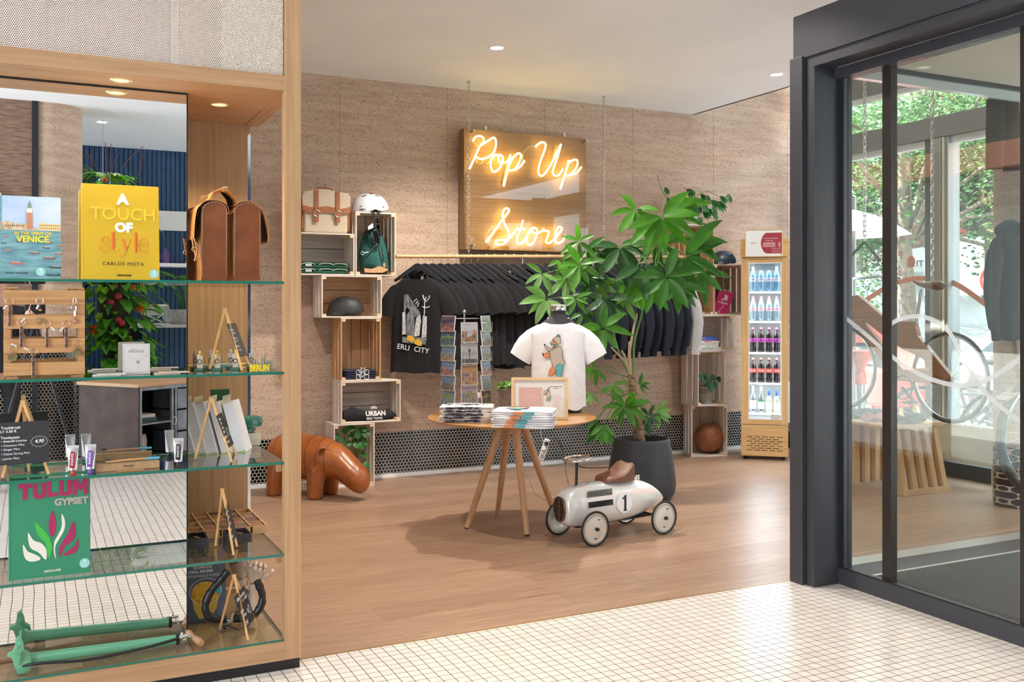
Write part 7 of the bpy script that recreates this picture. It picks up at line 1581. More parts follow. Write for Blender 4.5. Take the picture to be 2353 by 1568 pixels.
# ---- wooden articulated hands with a black tube (bicycle inner tube belt)
HW_ = wood('pale_lime_wood', (.50,.36,.26), (.66,.50,.38), 2, .55, 30)
def art_hand(label, wrist, up, palm_dir, curl, yaw, i0):
    t_ = thing('wooden_hand', label, 'artist hand', wrist, yaw, 'jointed wooden hands')
    b = MB().lathe([(.026,0),(.027,.01),(.018,.03),(.017,.10),(.021,.125),(.018,.13)], n=24); b.build('forearm_stand', HW_, t_, smooth=True)
    Mh = Matrix.Translation((0,0,.135)) @ Matrix.Rotation(R(palm_dir),4,'Y')
    b = MB(); b.loft([[Mh @ Vector((wx*cos(2*pi*k/18), .013*sin(2*pi*k/18), z)) for k in range(18)] for wx, z in ((.018,0),(.028,.015),(.035,.04),(.037,.062),(.034,.068))]); b.build('palm', HW_, t_, smooth=True)
    for f_, (fx, L_) in enumerate(((-.027,(.030,.022,.018)),(-.009,(.034,.026,.019)),(.009,(.032,.024,.018)),(.027,(.025,.018,.015)))):
        p = Vector((fx,0,.070)); ang = 0; fm = MB(); jt = MB()
        for s_, l_ in enumerate(L_):
            ang += R(curl[s_] + f_*4); d_ = Vector((.04*(f_-1.5), -sin(ang), cos(ang))); q = p + d_*l_
            fm.tube([Mh @ p, Mh @ (p+d_*l_*.12), Mh @ (p+d_*l_*.5), Mh @ (p+d_*l_*.92), Mh @ q], [.0045,.0078,.0085,.0070,.003] if s_ < 2 else [.0045,.0076,.0078,.0066,.0035], 12); jt.cyl(Mh @ (p+Vector((-.0085,0,0))), Mh @ (p+Vector((.0085,0,0))), .0018, n=8); p = q + d_*.0008
        fo = fm.build('finger', HW_, t_, smooth=True); jt.build('joint_pin', solid('dark_pin', (.05,.03,.02), .5), fo)
    p = Vector((.034,0,.022)); fm = MB(); ang = R(55)
    for l_ in (.024,.022,.018): d_ = Vector((sin(ang)*.8, -.55, cos(ang))).normalized(); q = p+d_*l_; fm.tube([Mh @ p, Mh @ (p+d_*l_*.15), Mh @ (p+d_*l_*.55), Mh @ (p+d_*l_*.9), Mh @ q], [.005,.0085,.0092,.0075,.0035], 12); p = q+d_*.0008; ang -= R(18)
    fm.build('thumb', HW_, t_, smooth=True)
    return t_
q1 = W(552,1440,Y=YC+.42); q2 = W(577,1425,Y=YC+.34)
art_hand('jointed wooden hand on the left, clutching the top of the black tube', (SX(556,.45), YC+.45, SH[4]+.001), 1, -20, (30,50,35), R(-35), 0)
art_hand('jointed wooden hand on the right, fingers curled around the black tube', (SX(583,.36), YC+.36, SH[4]+.001), 1, 12, (50,55,30), R(-10), 1)
rt = thing('bike_lock', 'black fabric covered ring lock with steel clasp held by wooden hands', 'bike lock', (0,0,0))
lp = [(524,1312),(510,1330),(492,1350),(478,1372),(472,1395),(478,1415),(498,1427),(520,1430)]; lp2 = [(535,1422),(560,1421),(585,1412),(600,1392),(603,1370),(597,1350),(591,1335)]
TBF = solid('black_satin_cover', (.014,.012,.012), .38)
for l_ in (lp, lp2):
    P = crv([tuple(W(x, min(y, 1424), Y=YC+.25-.0*k)) for k, (x, y) in enumerate(l_)], 6); P = [Vector((p.x, p.y, max(p.z, SH[4]+.020))) for p in P]; n_ = len(P)
    MB().tube(P, [.0150*(1+.07*sin(i*1.3)+.08*sin(i*.45)) for i in range(n_)], 14).build('fabric_cover', TBF, rt, smooth=True)
e0 = W(520,1424,Y=YC+.25); e0.z = SH[4]+.021; e1 = W(535,1420,Y=YC+.25); e1.z = SH[4]+.021
MB().cyl(e0,e1,.014,n=18).obox((e0+e1)/2+Vector((.004,-.012,.016)), .010,.010,.045,Matrix.Rotation(R(20),4,'Y')).build('steel_clasp', CHROME, rt, smooth=True)
MB().ball(e0+Vector((-.012,-.03,-.010)), .009).bar(e0+Vector((.0,-.02,-.008)), e0+Vector((.035,-.06,-.018)), .004).build('key', BLACK, rt, smooth=True)
# ---- two green floor pumps lying on the bottom shelf (second one is seen in the mirror too)
PG_ = solid('mint_green_enamel', (.13,.38,.22), .18, coat=.5); PG2 = solid('leaf_green_enamel', (.12,.32,.17), .22, coat=.4)
pu = thing('floor_pump', 'mint green track pump with black hose and wooden handle lying on the bottom shelf', 'bike pump', (0,0,0))
z0 = SH[4]+.001; yP = YC+.08
xa, xb = SX(55,.08), SX(404,.10); base = Vector((xa, yP, z0+.040)); head = Vector((xb, YC+.105, z0+.026))
MB().tube([base, head], [.021,.0185], 28).build('barrel', PG_, pu, smooth=True)
MB().cyl(head, head+Vector((.012,0,0)), .0205, n=24).build('black_collar', BLACK, pu, smooth=True)
MB().cyl(head+Vector((.012,0,0)), head+Vector((.055,.006,.002)), .0045, n=12).build('steel_rod', CHROME, pu, smooth=True)
hd_ = head+Vector((.060,.006,.002)); b = MB(); P = [hd_+Vector((.012+.0*k, .055-.0325*k, .010-.009*k if k else .010)) for k in range(5)]
P = [hd_+Vector((-.008,.065,-.002)), hd_+Vector((.0,.03,-.003)), hd_+Vector((.008,-.005,-.006)), hd_+Vector((.018,-.045,-.008)), hd_+Vector((.024,-.068,-.008))]
b.tube(crv([tuple(p) for p in P],4), [.009,.0105,.012,.0125,.0115,.010,.0095,.010,.011,.012,.013,.0135,.0135,.013,.0125,.012,.011], 18).build('wooden_handle', wood('beech_handle', (.42,.20,.09), (.55,.29,.14), 1, .4), pu, smooth=True)
foot = [(-.010,-.004),(.020,-.015),(.030,-.055),(.040,-.060),(.036,-.030),(.034,.0),(.036,.035),(.045,.075),(.038,.085),(.028,.050),(.018,.018),(-.008,.012)]
b = MB().poly([(-.018,.085),(-.004,.094),(.006,.070),(.010,.045),(.027,.032),(.032,.0),(.027,-.028),(.012,-.036),(-.012,-.036),(-.022,-.004),(-.030,.024),(-.044,.030),(-.040,.042),(-.026,.044),(-.020,.058)], -.012, .012, frontM(base.x-.008, base.y-.022, base.z))
for s_ in (-1, 1):
    b.loft([[base+Vector((-.012+dx, s_*y_-.012*(i_ == 3), zc+(w__*dz))) for dx, dz in ((-.003,-1),(.004,-1),(.004,1),(-.003,1))] for i_, (y_, zc, w__, ) in enumerate(((.0,.0,.028),(.03,.005,.020),(.045,.035,.016),(.055,.062,.012),(.062,.080,.007)))])
b.lathe([(.030,-.012),(.030,.004),(.023,.014)], base, 28, M=Matrix.Rotation(pi/2,4,'Y')); b.build('foot_plate', PG_, pu, smooth=True, bevel=.002)
hose = crv([tuple(base+Vector((-.004,-.030,-.010))), tuple(base+Vector((.06,-.045,-.006))), tuple(base+Vector((.20,-.048,-.016))), tuple(base+Vector((.36,-.040,-.010))), tuple(head+Vector((-.04,-.030,.006))), tuple(head+Vector((.012,-.022,.012)))], 8)
MB().tube(hose, .0052, 12).build('air_hose', BLACK, pu, smooth=True)
MB().cyl(head+Vector((.010,-.022,.012)), head+Vector((.040,-.020,.016)), .0075, n=16).cyl(head+Vector((.018,-.022,.010)), head+Vector((.020,-.020,.030)), .004, n=10).build('valve_head', CHROME, pu, smooth=True)
b = MB()
for k in range(4): b.ring(head+Vector((.018+k*.007,.004,.0)), .009, .0012, (1,0,0), 14, 5)
b.build('spring_coil', CHROME, pu, smooth=True)
# ---------------------------------------------------------------- window corner behind the vestibule
BO = wood('light_oak_slats', (.50,.29,.13), (.66,.42,.22), 2, .45)
bn = thing('slatted_bench', 'light oak slatted display bench by the street window', 'bench', (5.74, 5.14, 0))
b = MB()
for i in range(5): b.bar((.03+i*.105,.02,.03),(-.06+i*.098,.02,.495),.048,.05,up=(0,1,0))
b.build('slatted_side', BO, bn, bevel=.002); bx('bottom_rail', BO, .0,.50,-.01,.05,0,.042,bn,bevel=.002); bx('bench_top', BO, -.10,.42,-.01,.80,.496,.53,bn,bevel=.003)
b = MB()
for i in range(4): b.box(.08+i*.11,.13+i*.11,.54,.60,0,.4955)
b.build('slatted_side', BO, bn, bevel=.002); b = MB()
for i in range(3): b.box(.02,.08,.62+i*.06-.02,.64+i*.06-.02+.02,0,.4955)
b.build('leg', BO, bn)
for k, (m, x, y, lab) in enumerate(((BLKF,5.86,5.22,'crumpled black t-shirt lying at the near end of the slatted bench'),(solid('dusty_pink', (.42,.12,.17), .9),5.80,5.40,'crumpled pink t-shirt on the slatted bench'),(NVY,5.84,5.62,'dark folded t-shirt with white print further along the slatted bench'),(BLKF,5.84,5.80,'dark folded t-shirt at the far end of the slatted bench'))):
    rs = [[Vector((.20*(u-.5)*1.6, .09*cos(2*pi*q/16)*(.6+.5*sin(pi*u)), max(0,(.022+.012*sin(u*9+k))*(1+sin(2*pi*q/16))))) for q in range(16)] for u in [i/12 for i in range(13)]]
    o = MB().loft(rs).build('t_shirt', m, smooth=True); o.location = (x, y, .531); tag(o, lab, 't-shirt')
CRW2 = solid('radiator_cream', (.62,.59,.50), .4)
rd = thing('radiator', 'long low cream radiator in front of the street window', 'radiator', (6.50,4.95,0))
bx('panel', CRW2, 0,.09,0,2.2,.18,.475,rd,bevel=.006); b = MB()
for i in range(54): b.box(.012,.078,.02+i*.04,.045+i*.04,.4755,.479)
b.build('top_grille', FRL, rd)
for yy in (.02,.62,1.9): MB().box(.02,.06,yy,yy+.03,0,.1795).build('support', CRW2, rd)
MB().tube(crv([(-.01,-.0,.20),(-.05,-.02,.20),(-.05,-.02,.0)],4),.009,8).build('valve_pipe', CRW2, rd, smooth=True)
# ---------------------------------------------------------------- bicycles
def wheel(par, c, r, nrm, tyre=.022, tm=None, spokes=28):
    t_ = MB().ring(c, r-tyre*.5, tyre*.55, nrm, 56, 10).build('tyre', tm or solid('brown_tyre', (.07,.055,.042), .7), par, smooth=True)
    MB().ring(c, r-tyre*1.35, tyre*.28, nrm, 56, 6).build('rim', STEEL, t_, smooth=True); n_ = Vector(nrm).normalized(); x = n_.orthogonal().normalized(); y = n_.cross(x); b = MB(); c = Vector(c)
    for k in range(spokes): a = 2*pi*k/spokes; b.tube([c+n_*(.018 if k % 2 else -.018)+(x*cos(a+.6)+y*sin(a+.6))*.018, c+(x*cos(a)+y*sin(a))*(r-tyre*1.4)], .0010, 4)
    b.cyl(c-n_*.03, c+n_*.03, .014, n=10); b.build('spokes', STEEL, t_); return t_
XB = 5.99
bk = thing('wooden_bicycle', 'wooden framed bicycle hung on chains above the slatted bench', 'bicycle', (0,0,0))
def bpx(px, py, X=XB): return W(px, py, X=X)
WB_ = wood('bike_wood', (.26,.11,.04), (.42,.19,.08), 1, .35); rc = bpx(2182,868); fcq = bpx(1962,925)
wheel(bk, rc, .335, (1,0,0)); wheel(bk, Vector((XB, rc.y+1.02, rc.z+.02)), .335, (1,0,0)); fc = Vector((XB, rc.y+1.02, rc.z+.02))
def slab(name, pts, th=.045): 
    q = [bpx(*p) for p in pts]; MB().poly([(v.y, v.z) for v in q], -th/2, th/2, Matrix(((0,0,1,XB),(1,0,0,0),(0,1,0,0),(0,0,0,1)))).build(name, WB_, bk, bevel=.004)
slab('main_beam', [(1947,684),(1975,678),(2045,738),(2105,738),(2113,772),(2190,866),(2186,884),(2150,878),(2126,826),(2060,792),(1990,738),(1962,742)]); slab('chain_stay', [(2060,852),(2125,846),(2186,868),(2180,886),(2062,874)], .06); slab('down_beam', [(1962,742),(1985,738),(2080,850),(2062,870)])
MB().bar(bpx(1955,690), fc+Vector((.05,0,0)), .02,.05).bar(bpx(1955,690), fc-Vector((.05,0,0)), .02,.05).build('fork', WB_, bk)
MB().tube([bpx(2105,745), bpx(2118,665)], .014, 12).build('seat_post', STEEL, bk, smooth=True)
sd = [bpx(2100,647), bpx(2112,652), bpx(2130,656), bpx(2150,656), bpx(2168,658)]; MB().tube(crv([tuple(p) for p in sd],4), [.008,.011,.013,.015,.017,.019,.021,.024,.028,.031,.034,.036,.037,.037,.036,.03,.02], 14).build('saddle', solid('saddle_brown', (.22,.11,.05), .4), bk, smooth=True)
hb_ = bpx(1965,640); MB().tube(crv([hb_+Vector((-.28,-.22,.0)), hb_+Vector((-.24,-.05,.02)), hb_+Vector((-.08,.05,.0)), hb_+Vector((.08,.05,0)), hb_+Vector((.24,-.05,.02)), hb_+Vector((.28,-.22,0))],5), .012, 10).bar(bpx(1955,690), hb_+Vector((0,.05,0)), .03).build('handlebar', STEEL, bk, smooth=True)
cq = bpx(2085,890); MB().ring(cq+Vector((-.05,0,0)), .09, .006, (1,0,0), 36, 6).bar(cq+Vector((-.06,0,0)), cq+Vector((-.07,-.13,-.10)), .018).obox(cq+Vector((-.12,-.13,-.10)), .09,.07,.018).build('chainring', BLACK, bk)
for px, y1_ in ((1987,556),(2142,648)):
    q = bpx(px, 300); chain(bk, XB, q.y, W(px, y1_, X=XB).z, 3.615, .055, .0042, name='chain')
ap = bpx(1987,556); MB().tube([ap, bpx(1952,592)], .012, 6).tube([ap, bpx(2022,600)], .012, 6).build('sling', solid('green_sling', (.05,.07,.03), .8), bk)
b2_ = thing('city_bicycle', 'bicycle with broad brown tyre and wooden fork hanging at the right edge', 'bicycle', (0,0,0)); cc = Vector((5.78,4.10,W(2395,1000,Y=4.10).z))
wheel(b2_, cc, .375, (0,1,0), .045); MB().bar(cc+Vector((-.02,-.06,0)), cc+Vector((-.12,-.06,.62)), .05,.03).bar(cc+Vector((-.02,.06,0)), cc+Vector((-.12,.06,.62)), .05,.03).bar(cc+Vector((-.12,0,.62)), cc+Vector((-.10,0,2.2)), .02).build('fork', WB_, b2_, bevel=.004)
MB().bar(cc+Vector((.05,0,.38)), cc+Vector((-.36,0,.24)), .10,.012).build('mudguard', WB_, b2_, bevel=.003)
# dark clothes at the right
MRN = solid('dark_maroon', (.035,.012,.012), .9); q = W(2332, 528, d=6.15); g0 = garment('jacket', 'dark maroon jacket standing in for a reflection in the glass near the round column', 'jacket', q, R(5), MRN, long=True, L_=.70, hw=.17, hd=.08, fold=.012, seed=4, hood=True)  # reflection in the glass, built as a solid jacket behind it
tr_g = thing('trousers', 'black trousers hanging high behind the glass at the right edge', 'trousers', (0,0,0))
for k, pts in enumerate((((2290,228),(2288,300),(2284,388)),((2318,228),(2322,300),(2324,392)))): MB().tube([W(x, y, d=6.2) for x, y in pts], [.06,.058,.05], 14).build('trouser_leg', solid('soft_black', (.02,.016,.015), .8), tr_g, smooth=True)
# ---------------------------------------------------------------- stickers on the glass
def stick(name, label, pts, w_, m, X, par=None):
    P = crv([tuple(W(x, y, X=X)) for x, y in pts], 8); b = MB(); L_ = []
    for i in range(len(P)):
        d_ = (P[min(i+1,len(P)-1)]-P[max(0,i-1)]).normalized(); n_ = Vector((0,-d_.z,d_.y)); L_.append([P[i]-n_*w_/2, P[i]+n_*w_/2])
    b.loft(L_, cap=False, closed=False); o = b.build(name, m, solidify=.0006); return tag(o, label, 'sticker')
m = bpy.data.materials.new('frosted_film'); m.use_nodes = True; t = m.node_tree; tr = t.nodes.new('ShaderNodeBsdfTransparent'); mx = t.nodes.new('ShaderNodeMixShader'); mx.inputs[0].default_value = .55; pb_ = t.nodes['Principled BSDF']; pb_.inputs['Base Color'].default_value = (.75,.75,.73,1); pb_.inputs['Roughness'].default_value = .8
t.links.new(tr.outputs[0], mx.inputs[1]); t.links.new(pb_.outputs[0], mx.inputs[2]); t.links.new(mx.outputs[0], t.nodes['Material Output'].inputs[0]); FILM = m
stick('window_sticker', 'pale frosted curved band on the door glass, the one sagging across to the right', [(1942,730),(1985,765),(2040,812),(2085,845),(2140,872),(2200,886),(2250,880),(2300,855),(2353,818)], .021, FILM, 3.6665)
stick('window_sticker', 'pale frosted arched band on the door glass ending low at the right edge', [(2045,746),(2070,733),(2105,727),(2145,736),(2180,762),(2210,815),(2245,878),(2290,928),(2353,975)], .021, FILM, 3.6655)
ORF = solid('orange_film', (.62,.20,.08), .6)
stick('window_sticker', 'large orange arc sticker on the street window', [(1990,690),(2046,655),(2089,643),(2131,640),(2174,645),(2207,659),(2242,683),(2277,710),(2299,737)], .045, ORF, XF+.017)
q = W(2094,602,X=XF+.016); o = MB().poly([(.042*cos(2*pi*k/28), .052*sin(2*pi*k/28)) for k in range(28)], 0, .0006, Matrix.Translation(q) @ Matrix.Rotation(R(90),4,'Z') @ Matrix.Rotation(pi/2,4,'X')).build('window_sticker', ORF); tag(o, 'round orange dot sticker on the street window', 'sticker')
ws = thing('window_sticker', 'mirrored orange Pop up Store lettering stuck on the street window', 'sticker', W(2042,590,X=XF+.016))
text('Pop up', .11, ORF, ws, Matrix.Rotation(R(90),4,'Z') @ Matrix.Rotation(pi/2,4,'X'), .0005); text('Store', .11, ORF, ws, Matrix.Translation((0,-.03,-.14)) @ Matrix.Rotation(R(90),4,'Z') @ Matrix.Rotation(pi/2,4,'X'), .0005)
for o in ws.children: o.data.transform(Matrix.Diagonal((1,1,1,1)))
# ---------------------------------------------------------------- street
struct(bx('floor', noisy('cobbled_pavement', (.33,.32,.30), (.46,.45,.43), (7,7,1), 1.6, 3, .9, .4, .6), XF+.15, 70, -40, 60, -.30, -.03))
BRK = noisy('red_brick', (.22,.08,.05), (.32,.13,.08), (2,2,20), 3, 3, .85); PLS = noisy('white_facade', (.45,.45,.44), (.5,.5,.49), nscale=2, rough=.9)
bd = thing('white_building', 'white rendered building with dark framed windows across the street', 'building', (0,0,0))
bx('facade_wall', PLS, 27, 31, 22.3, 60, 0, 14, bd)
for k, (y, z) in enumerate(((24.2,5.8),(24.2,2.0),(27.5,5.8),(27.5,2.0))): w__ = bx('window_unit', solid('dark_frame', (.05,.03,.03), .4), 26.93, 26.99, y, y+1.6, z, z+1.9, bd); bx('window_glass', solid('blue_pane', (.25,.3,.35), .1), 26.90, 26.925, y+.1, y+1.5, z+.1, z+1.8, w__)
b3 = thing('brick_building', 'building with red brick pillars and dark glazing across the street', 'building', (0,0,0)); bx('upper_wall', BRK, 26, 30, -30, 22.2, 5.6, 14, b3); bx('shop_glazing', solid('dim_glazing', (.08,.09,.09), .15), 26.6, 26.8, -30, 22.2, 0, 5.6, b3)
for k in range(16): bx('brick_pillar', BRK, 26, 26.55, 21.2-k*1.35, 21.7-k*1.35, 0, 5.6, b3)
def tree(label, px, py, d, r, hgt, seed, n=3200):
    c = W(px, py, d=d); t_ = thing('street_tree', label, 'tree', (c.x, c.y, -.03)); random.seed(seed); lv = MB(); cz = c.z+.03
    MB().tube(crv([(0,0,0),(.05,.03,cz*.4),(-.05,0,cz*.8),(0,.1,cz+r*.5)],4), [.16,.155,.15,.14,.13,.12,.11,.10,.09,.08,.06,.05,.03], 10).build('trunk', noisy('grey_bark', (.08,.06,.045), (.18,.14,.10), nscale=20, rough=.9), t_, smooth=True)
    blobs = [(Vector((random.gauss(0,.5)*r, random.gauss(0,.5)*r, cz+random.uniform(-.45,.8)*r)), random.uniform(.25,.5)*r) for _ in range(16)]; br = MB()
    for bc_, br_ in blobs: br.tube([Vector((0,0,cz*.8)), bc_*.5+Vector((0,0,cz*.45)), bc_], [.05,.03,.01], 6)
    br.build('branches', noisy('grey_bark', (.08,.06,.045), (.18,.14,.10), nscale=20, rough=.9), t_)
    for i in range(n*3):
        bc_, br_ = blobs[i % 16]; v = Vector((random.gauss(0,1), random.gauss(0,1), random.gauss(0,1))).normalized()*br_*random.uniform(.55,1.05); p = bc_+v; s_ = random.uniform(.03,.055)*(d/14)
        a = Vector((random.gauss(0,1), random.gauss(0,1), random.gauss(0,.6))).normalized(); b_ = a.orthogonal().normalized()*.7; lv.face([p-a*s_, p+b_*s_*.8, p+a*s_, p-b_*s_*.8])
    lv.build('foliage', leafmat('tree_leaf_%d' % (seed % 2), (.05,.13,.02) if seed % 2 else (.035,.10,.03), None, .6, .35), t_)
tree('leafy street tree with pale trunk left of the window mullion', 2085, 470, 13, 2.0, 5, 1, 3600); tree('dense street tree behind the right window pane', 2255, 400, 15, 2.6, 5, 2, 4200); tree('street tree whose sunlit crown fills the left window strip', 1985, 500, 16, 1.9, 5, 3, 3000)
tree('tall street tree whose crown shows above the window beam', 2120, 240, 18, 3.0, 7, 5, 4200); tree('leafy tree at the right end of the street', 2330, 470, 17, 2.4, 6, 6, 3000)
def carm(label, px, d, rz, m, L_=4.3, Hh=1.45, van=False):
    c = W(px, 700, d=d); t_ = thing('parked_car', label, 'car' if not van else 'van', (c.x, c.y, -.03), rz); hw = .85
    prof = [(0,.35),(.02,.75),(.9,.90),(1.5,Hh),(3.3,Hh),(4.0,.95),(L_,.85),(L_,.35)] if not van else [(0,.35),(.02,1.0),(.6,1.15),(1.1,1.95),(L_,2.0),(L_,.35)]
    MB().poly(prof, -hw, hw, Matrix.Rotation(pi/2,4,'X')).build('car_body', m, t_, bevel=.06, bseg=3)
    g = [(1.15,.95),(1.62,Hh-.08),(3.2,Hh-.08),(3.75,.97)] if not van else [(.75,1.2),(1.15,1.8),(2.1,1.8),(2.1,1.2)]
    MB().poly(g, -hw-.01, hw+.01, Matrix.Rotation(pi/2,4,'X')).build('side_windows', solid('car_glass', (.05,.06,.07), .08), t_)
    for x in (.8, L_-.85):
        for s_ in (-1, 1): MB().cyl((x,s_*(hw-.08),.32),(x,s_*(hw+.04),.32),.32,n=28).build('wheel', BLACK, t_); 
    return t_
carm('white delivery van parked across the street', 2205, 13.5, R(68), solid('van_white', (.42,.42,.43), .3), 5.2, van=True); carm('red and white small car seen past the window mullion', 2150, 10.6, R(100), solid('car_red', (.5,.05,.04), .25), 3.4)
carm('silver car parked on the street behind the bicycles', 3476, 6.8, R(86), solid('car_silver', (.45,.47,.48), .25, .6), 4.2)
def bike(label, px, d, rz, disc=True):
    c = W(px, 900, d=d); t_ = thing('parked_bicycle', label, 'bicycle', (c.x, c.y, -.03), rz, 'bicycles parked outside'); GM = solid('bike_grey', (.25,.26,.27), .35, .6)
    for x in (0, 1.05): wheel(t_, Vector((x,0,.34)), .34, (0,1,0), .03, solid('tyre_rubber', (.012,.012,.012), .6), 20)
    MB().tube([V(0,0,.34),V(.25,0,.62),V(.72,0,.62),V(.45,0,.30),V(.25,0,.85)], .018, 8).tube([V(.72,0,.62),V(.85,0,.95)], .018, 8).tube([V(.80,0,.80),V(1.05,0,.34)], .014, 8).tube([V(0,0,.34),V(.45,0,.30),V(.78,0,.72)], .016, 8).build('bike_frame', GM, t_, smooth=True)
    MB().tube(crv([(.62,-.30,.98),(.80,-.22,1.04),(.88,0,.98),(.80,.22,1.04),(.62,.30,.98)],5), .012, 8).build('handlebar', STEEL, t_, smooth=True); MB().ball((.22,0,.90), .10, (1.3,.8,.35)).build('saddle', BLACK, t_, smooth=True)
    if disc: 
        o = MB().lathe([(.001,-.003),(.17,-.003),(.17,.003),(.001,.003)], (.50,-.02,.72), 32, M=Matrix.Rotation(pi/2,4,'X')).build('green_disc', solid('lime_disc', (.25,.40,.06), .5), t_)
        text('URBAN BIKE', .045, WHITE, o, frontM(.5,-.025,.72), .001, bold=.02)
bike('parked bicycle with a lime green wheel disc, nearest the round column', 2300, 8.6, R(-50)); bike('parked bicycle with a lime green disc seen past the hanging wheel', 2235, 9.3, R(-55)); bike('plain parked bicycle behind the ones with discs', 2260, 10.0, R(-40), False); bike('plain parked bicycle in the middle window pane', 2120, 9.2, R(-60), False)
q = W(1985, 945, X=7.9); sbd = thing('sandwich_board', 'black chalk sandwich board listing bike tours outside the window', 'sandwich board', (7.9, q.y, -.03), R(-52), rot=(R(-6),0,R(-52)))
bx('board_panel', CHK, -.30,.30,0,.02,.03,1.05,sbd); bx('rear_panel', CHK, -.30,.30,.16,.18,.0,.98,sbd)
for k, s_ in enumerate(('Tours','by bike','Highlights','& Places','Cruiser','1 hour 50€ Day','Citybike','9€ Day')): text(s_, .085 if k in (0,4,6) else .062, PEN, sbd, frontM(0,-.003,.96-k*.118), .001, bold=.02)
q = W(1977, 900, X=7.35); rp_ = thing('street_pump', 'silver post with flared red top outside the left window strip', 'post', (7.35, q.y, -.03)); MB().cyl((0,0,0),(0,0,.70),.045,n=20).build('silver_post', STEEL, rp_, smooth=True)
zt_ = W(1977, 875, X=7.35).z+.03; MB().lathe([(.055,.66),(.058,.74),(.04,.80),(.06,.86),(.12,.93),(.13,.99),(.05,1.0),(.001,1.0)], n=24).build('red_top', solid('signal_red', (.75,.04,.02), .3), rp_, smooth=True)
q = W(2068, 930, X=8.4); st_ = thing('wooden_trestle', 'small light wooden trestle outside the window', 'trestle', (8.4, q.y, -.03)); 
for sx, sy in ((-1,-1),(1,-1),(-1,1),(1,1)): MB().bar((sx*.18,sy*.15,0),(sx*.06,sy*.05,.72),.05).build('leg', BO, st_)
bx('top_board', BO, -.15,.15,-.12,.12,.72,.76,st_)
for k, (px, py, s1, s2, lab) in enumerate(((2103,640,'THE LITTLE','THINGS','white hand lettered board reading THE LITTLE THINGS outside'),(2192,632,'ALL','FRI','white hand lettered board reading ALL FRI outside'))):
    q = W(px, py, X=12); t_ = thing('lettered_board', lab, 'sign', (12, q.y, q.z-.2), R(-50)); bx('panel', WHITE, -.40,.40,0,.02,-.1,.75,t_); bx('post', WHITE, -.03,.03,.021,.05,-q.z+.17,.5,t_); text(s1, .13, INK, t_, frontM(0,-.003,.42), .001); text(s2, .13, INK, t_, frontM(0,-.003,.22), .001)
q = W(2297, 643, d=10); ts = thing('speed_sign', 'round 30 speed sign seen from behind in mirror writing', 'road sign', (q.x, q.y, -.03), R(-52)); MB().cyl((0,.03,0),(0,.03,q.z+.3),.03,n=12).build('post', STEEL, ts)
MB().lathe([(.001,0),(.20,0),(.20,.006),(.001,.006)], (0,0,q.z+.03), 36, M=Matrix.Rotation(pi/2,4,'X')).build('white_disc', WHITE, ts); MB().ring((0,-.006,q.z+.03), .17, .018, (0,1,0), 40, 6).build('red_rim', solid('signal_red', (.75,.04,.02), .3), ts, smooth=True)
text('30', .20, INK, ts, frontM(0,-.008,q.z+.03) @ Matrix.Diagonal((-1,1,1,1)), .001, bold=.02)
q = W(1962, 512, d=10); pr_ = thing('parasol', 'white street parasol at the left window strip', 'parasol', (q.x, q.y, -.03)); MB().lathe([(.55,q.z-.10),(.4,q.z),(.2,q.z+.10),(.01,q.z+.16)], n=8, cap=False).build('canopy', WHITE, pr_, solidify=.01); MB().cyl((0,0,0),(0,0,q.z+.3),.025,n=10).build('pole', STEEL, pr_)
# ---------------------------------------------------------------- photographer glimpsed in the mirror
ph = thing('person', 'person in black clothes holding a camera, glimpsed in the mirror behind the pine rack', 'person', (-.26,-.42,0))
J = [((0,0,.95),.15),((0,0,1.15),.14),((0,.01,1.32),.15),((0,.01,1.42),.075),((-.17,0,1.36),.07),((.17,0,1.36),.07),((-.24,.03,1.12),.05),((.25,.04,1.14),.05),((-.12,.22,1.22),.042),((.20,.24,1.30),.042),((-.10,0,.88),.10),((.10,0,.88),.10),((-.11,0,.48),.065),((.11,0,.48),.065),((-.12,0,.09),.05),((.12,0,.09),.05),((-.12,.12,.04),.04),((.12,.12,.04),.04)]
E = [(0,1),(1,2),(2,3),(2,4),(2,5),(4,6),(5,7),(6,8),(7,9),(0,10),(0,11),(10,12),(11,13),(12,14),(13,15),(14,16),(15,17)]
me = bpy.data.meshes.new('body'); me.from_pydata([j[0] for j in J], E, []); o = bpy.data.objects.new('clothed_body', me); C.objects.link(o); o.parent = ph; me.materials.append(BLKF)
md = o.modifiers.new('k', 'SKIN'); 
for i, (c, r) in enumerate(J): me.skin_vertices[0].data[i].radius = (r, r*.8)
me.skin_vertices[0].data[0].use_root = True; md.use_smooth_shade = True; md = o.modifiers.new('d', 'SUBSURF'); md.levels = md.render_levels = 2
SKN = noisy('skin', (.52,.28,.19), (.60,.35,.25), nscale=20, rough=.5); MB().lathe([(.055,1.40),(.052,1.46),(.060,1.50),(.074,1.54),(.082,1.60),(.080,1.66),(.060,1.715),(.001,1.735)], (0,.01,0), 28, M=Matrix.Diagonal((.92,1.12,1,1))).ball((0,.105,1.59), .014, (.8,1,1.4)).ball((-.078,.0,1.60), .02, (.4,.8,1.3)).ball((.078,.0,1.60), .02, (.4,.8,1.3)).build('head', SKN, ph, smooth=True)
b = MB().lathe([(.080,1.60),(.088,1.66),(.068,1.722),(.001,1.745)], (0,-.004,0), 24, M=Matrix.Diagonal((.95,1.12,1,1))); b.build('hair', solid('grey_brown_hair', (.05,.04,.035), .8), ph, smooth=True)
b = MB().ball((-.03,.09,1.615), .009).ball((.03,.09,1.615), .009); b.build('eyes', WHITE, ph, smooth=True); MB().tube([V(-.022,.088,1.545),V(0,.096,1.543),V(.022,.088,1.545)], .005, 6).build('mouth', solid('lip', (.35,.1,.08), .5), ph, smooth=True)
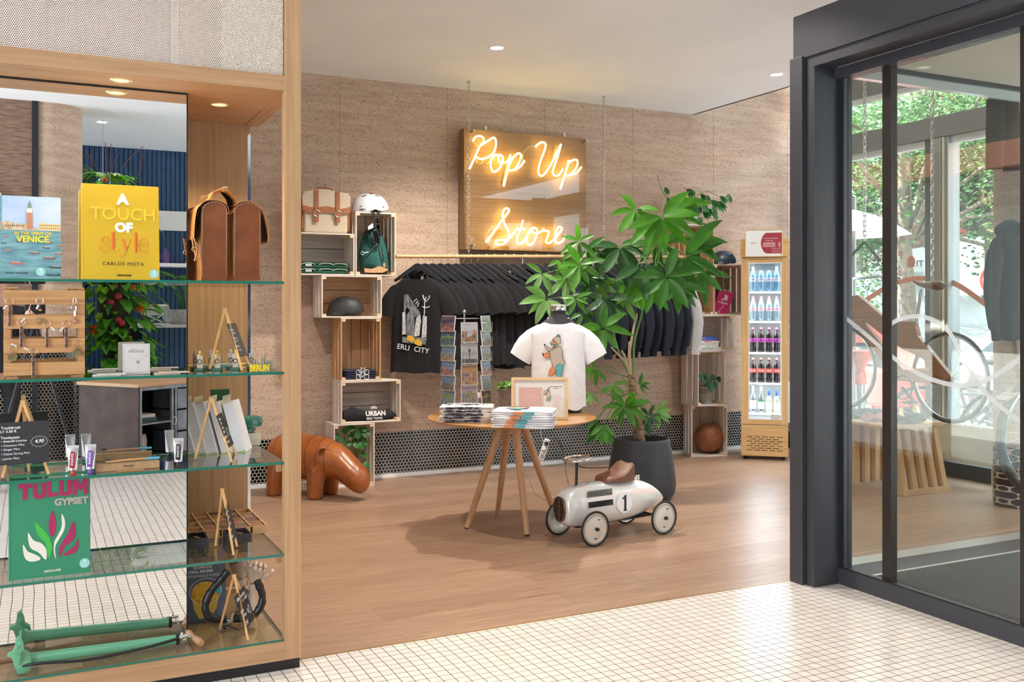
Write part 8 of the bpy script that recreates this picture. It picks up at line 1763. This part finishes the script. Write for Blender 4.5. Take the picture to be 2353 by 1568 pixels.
for s_, w0 in ((-1,(-.12,.22,1.22)),(1,(.20,.24,1.30))):
    w0 = Vector(w0); tgt = Vector((.235, .29, 1.36)) if s_ > 0 else Vector((.17,.30,1.33)); d_ = (tgt-w0).normalized(); hnd = MB().tube([w0-d_*.03, w0+d_*.03, w0+d_*.07, w0+d_*.09], [.028,.030,.034,.022], 14)
    for k in range(4): a0 = w0+d_*.08+Vector((0,0,.024-.016*k)); hnd.tube([a0, a0+d_*.03+Vector((0,.012,0)), a0+d_*.045+Vector((s_*-.008,.0,0))], [.0085,.008,.0065], 8)
    a0 = w0+d_*.04+Vector((0,-.01,.025)); hnd.tube([a0, a0+d_*.03+Vector((0,.0,.022)), a0+d_*.05+Vector((0,.01,.03))], [.010,.009,.007], 8); hnd.build('hand', SKN, ph, smooth=True)
pcam = thing('photo_camera', 'black camera on a black tripod in front of the person, glimpsed in the mirror', 'camera', (0,-.20,0)); MB().box(-.07,.07,-.04,.035,1.345,1.44).build('camera_body', BLACK, pcam, bevel=.01); MB().cyl((0,.03,1.392),(0,.11,1.392),.034,n=24).build('lens_barrel', BLACK, pcam, smooth=True)
for a in (R(-90), R(30), R(150)): MB().tube([V(0,0,1.28), V(cos(a)*.38, sin(a)*.38-.05, 0)], [.016,.010], 10).build('tripod_leg', BLACK, pcam)
MB().cyl((0,0,1.25),(0,0,1.345),.028,n=16).build('tripod_head', BLACK, pcam, smooth=True)
# ---------------------------------------------------------------- ceiling spots, most of them added out of view to fill the room
SPOT = emis('ceiling_lamp', (1.0, .93, .72), 6)
cs = [W(1784,171,Z=HC)] + [V(x,y,HC) for x,y in ((2.95,6.24),(1.2,5.3),(2.9,4.1),(2.2,2.2),(.2,.6),(-1.2,-1.2),(2.4,-1.0),(.6,-2.6),(-1.5,2.0))]
for i, p in enumerate(cs):
    dl = thing('ceiling_spot', 'small round ceiling spot lit warm white, near the grey door frame' if i == 0 else 'small round ceiling spot lit warm white, above the neon sign' if i == 1 else 'small round ceiling spot added out of view to fill the room with light', 'lamp', (p.x, p.y, HC), group='added ceiling spots' if i > 1 else None)
    MB().lathe([(.048, .0), (.047, -.002)], (0,0,0), 28).build('lamp_disc', SPOT, dl)
    MB().lathe([(.048, -.004), (.058, -.004), (.06, 0), (.048, .002)], (0,0,0), 28, cap=False).build('trim_ring', WHITE, dl)
    light('SPOT', 'ceiling_spot_light', (p.x, p.y, HC-.02), (40 if i == 0 else ((0,170,110,60)[i] if i < 4 else 20)), (1.0,.93,.84), spot_size=R(130), spot_blend=.6, shadow_soft_size=.05)
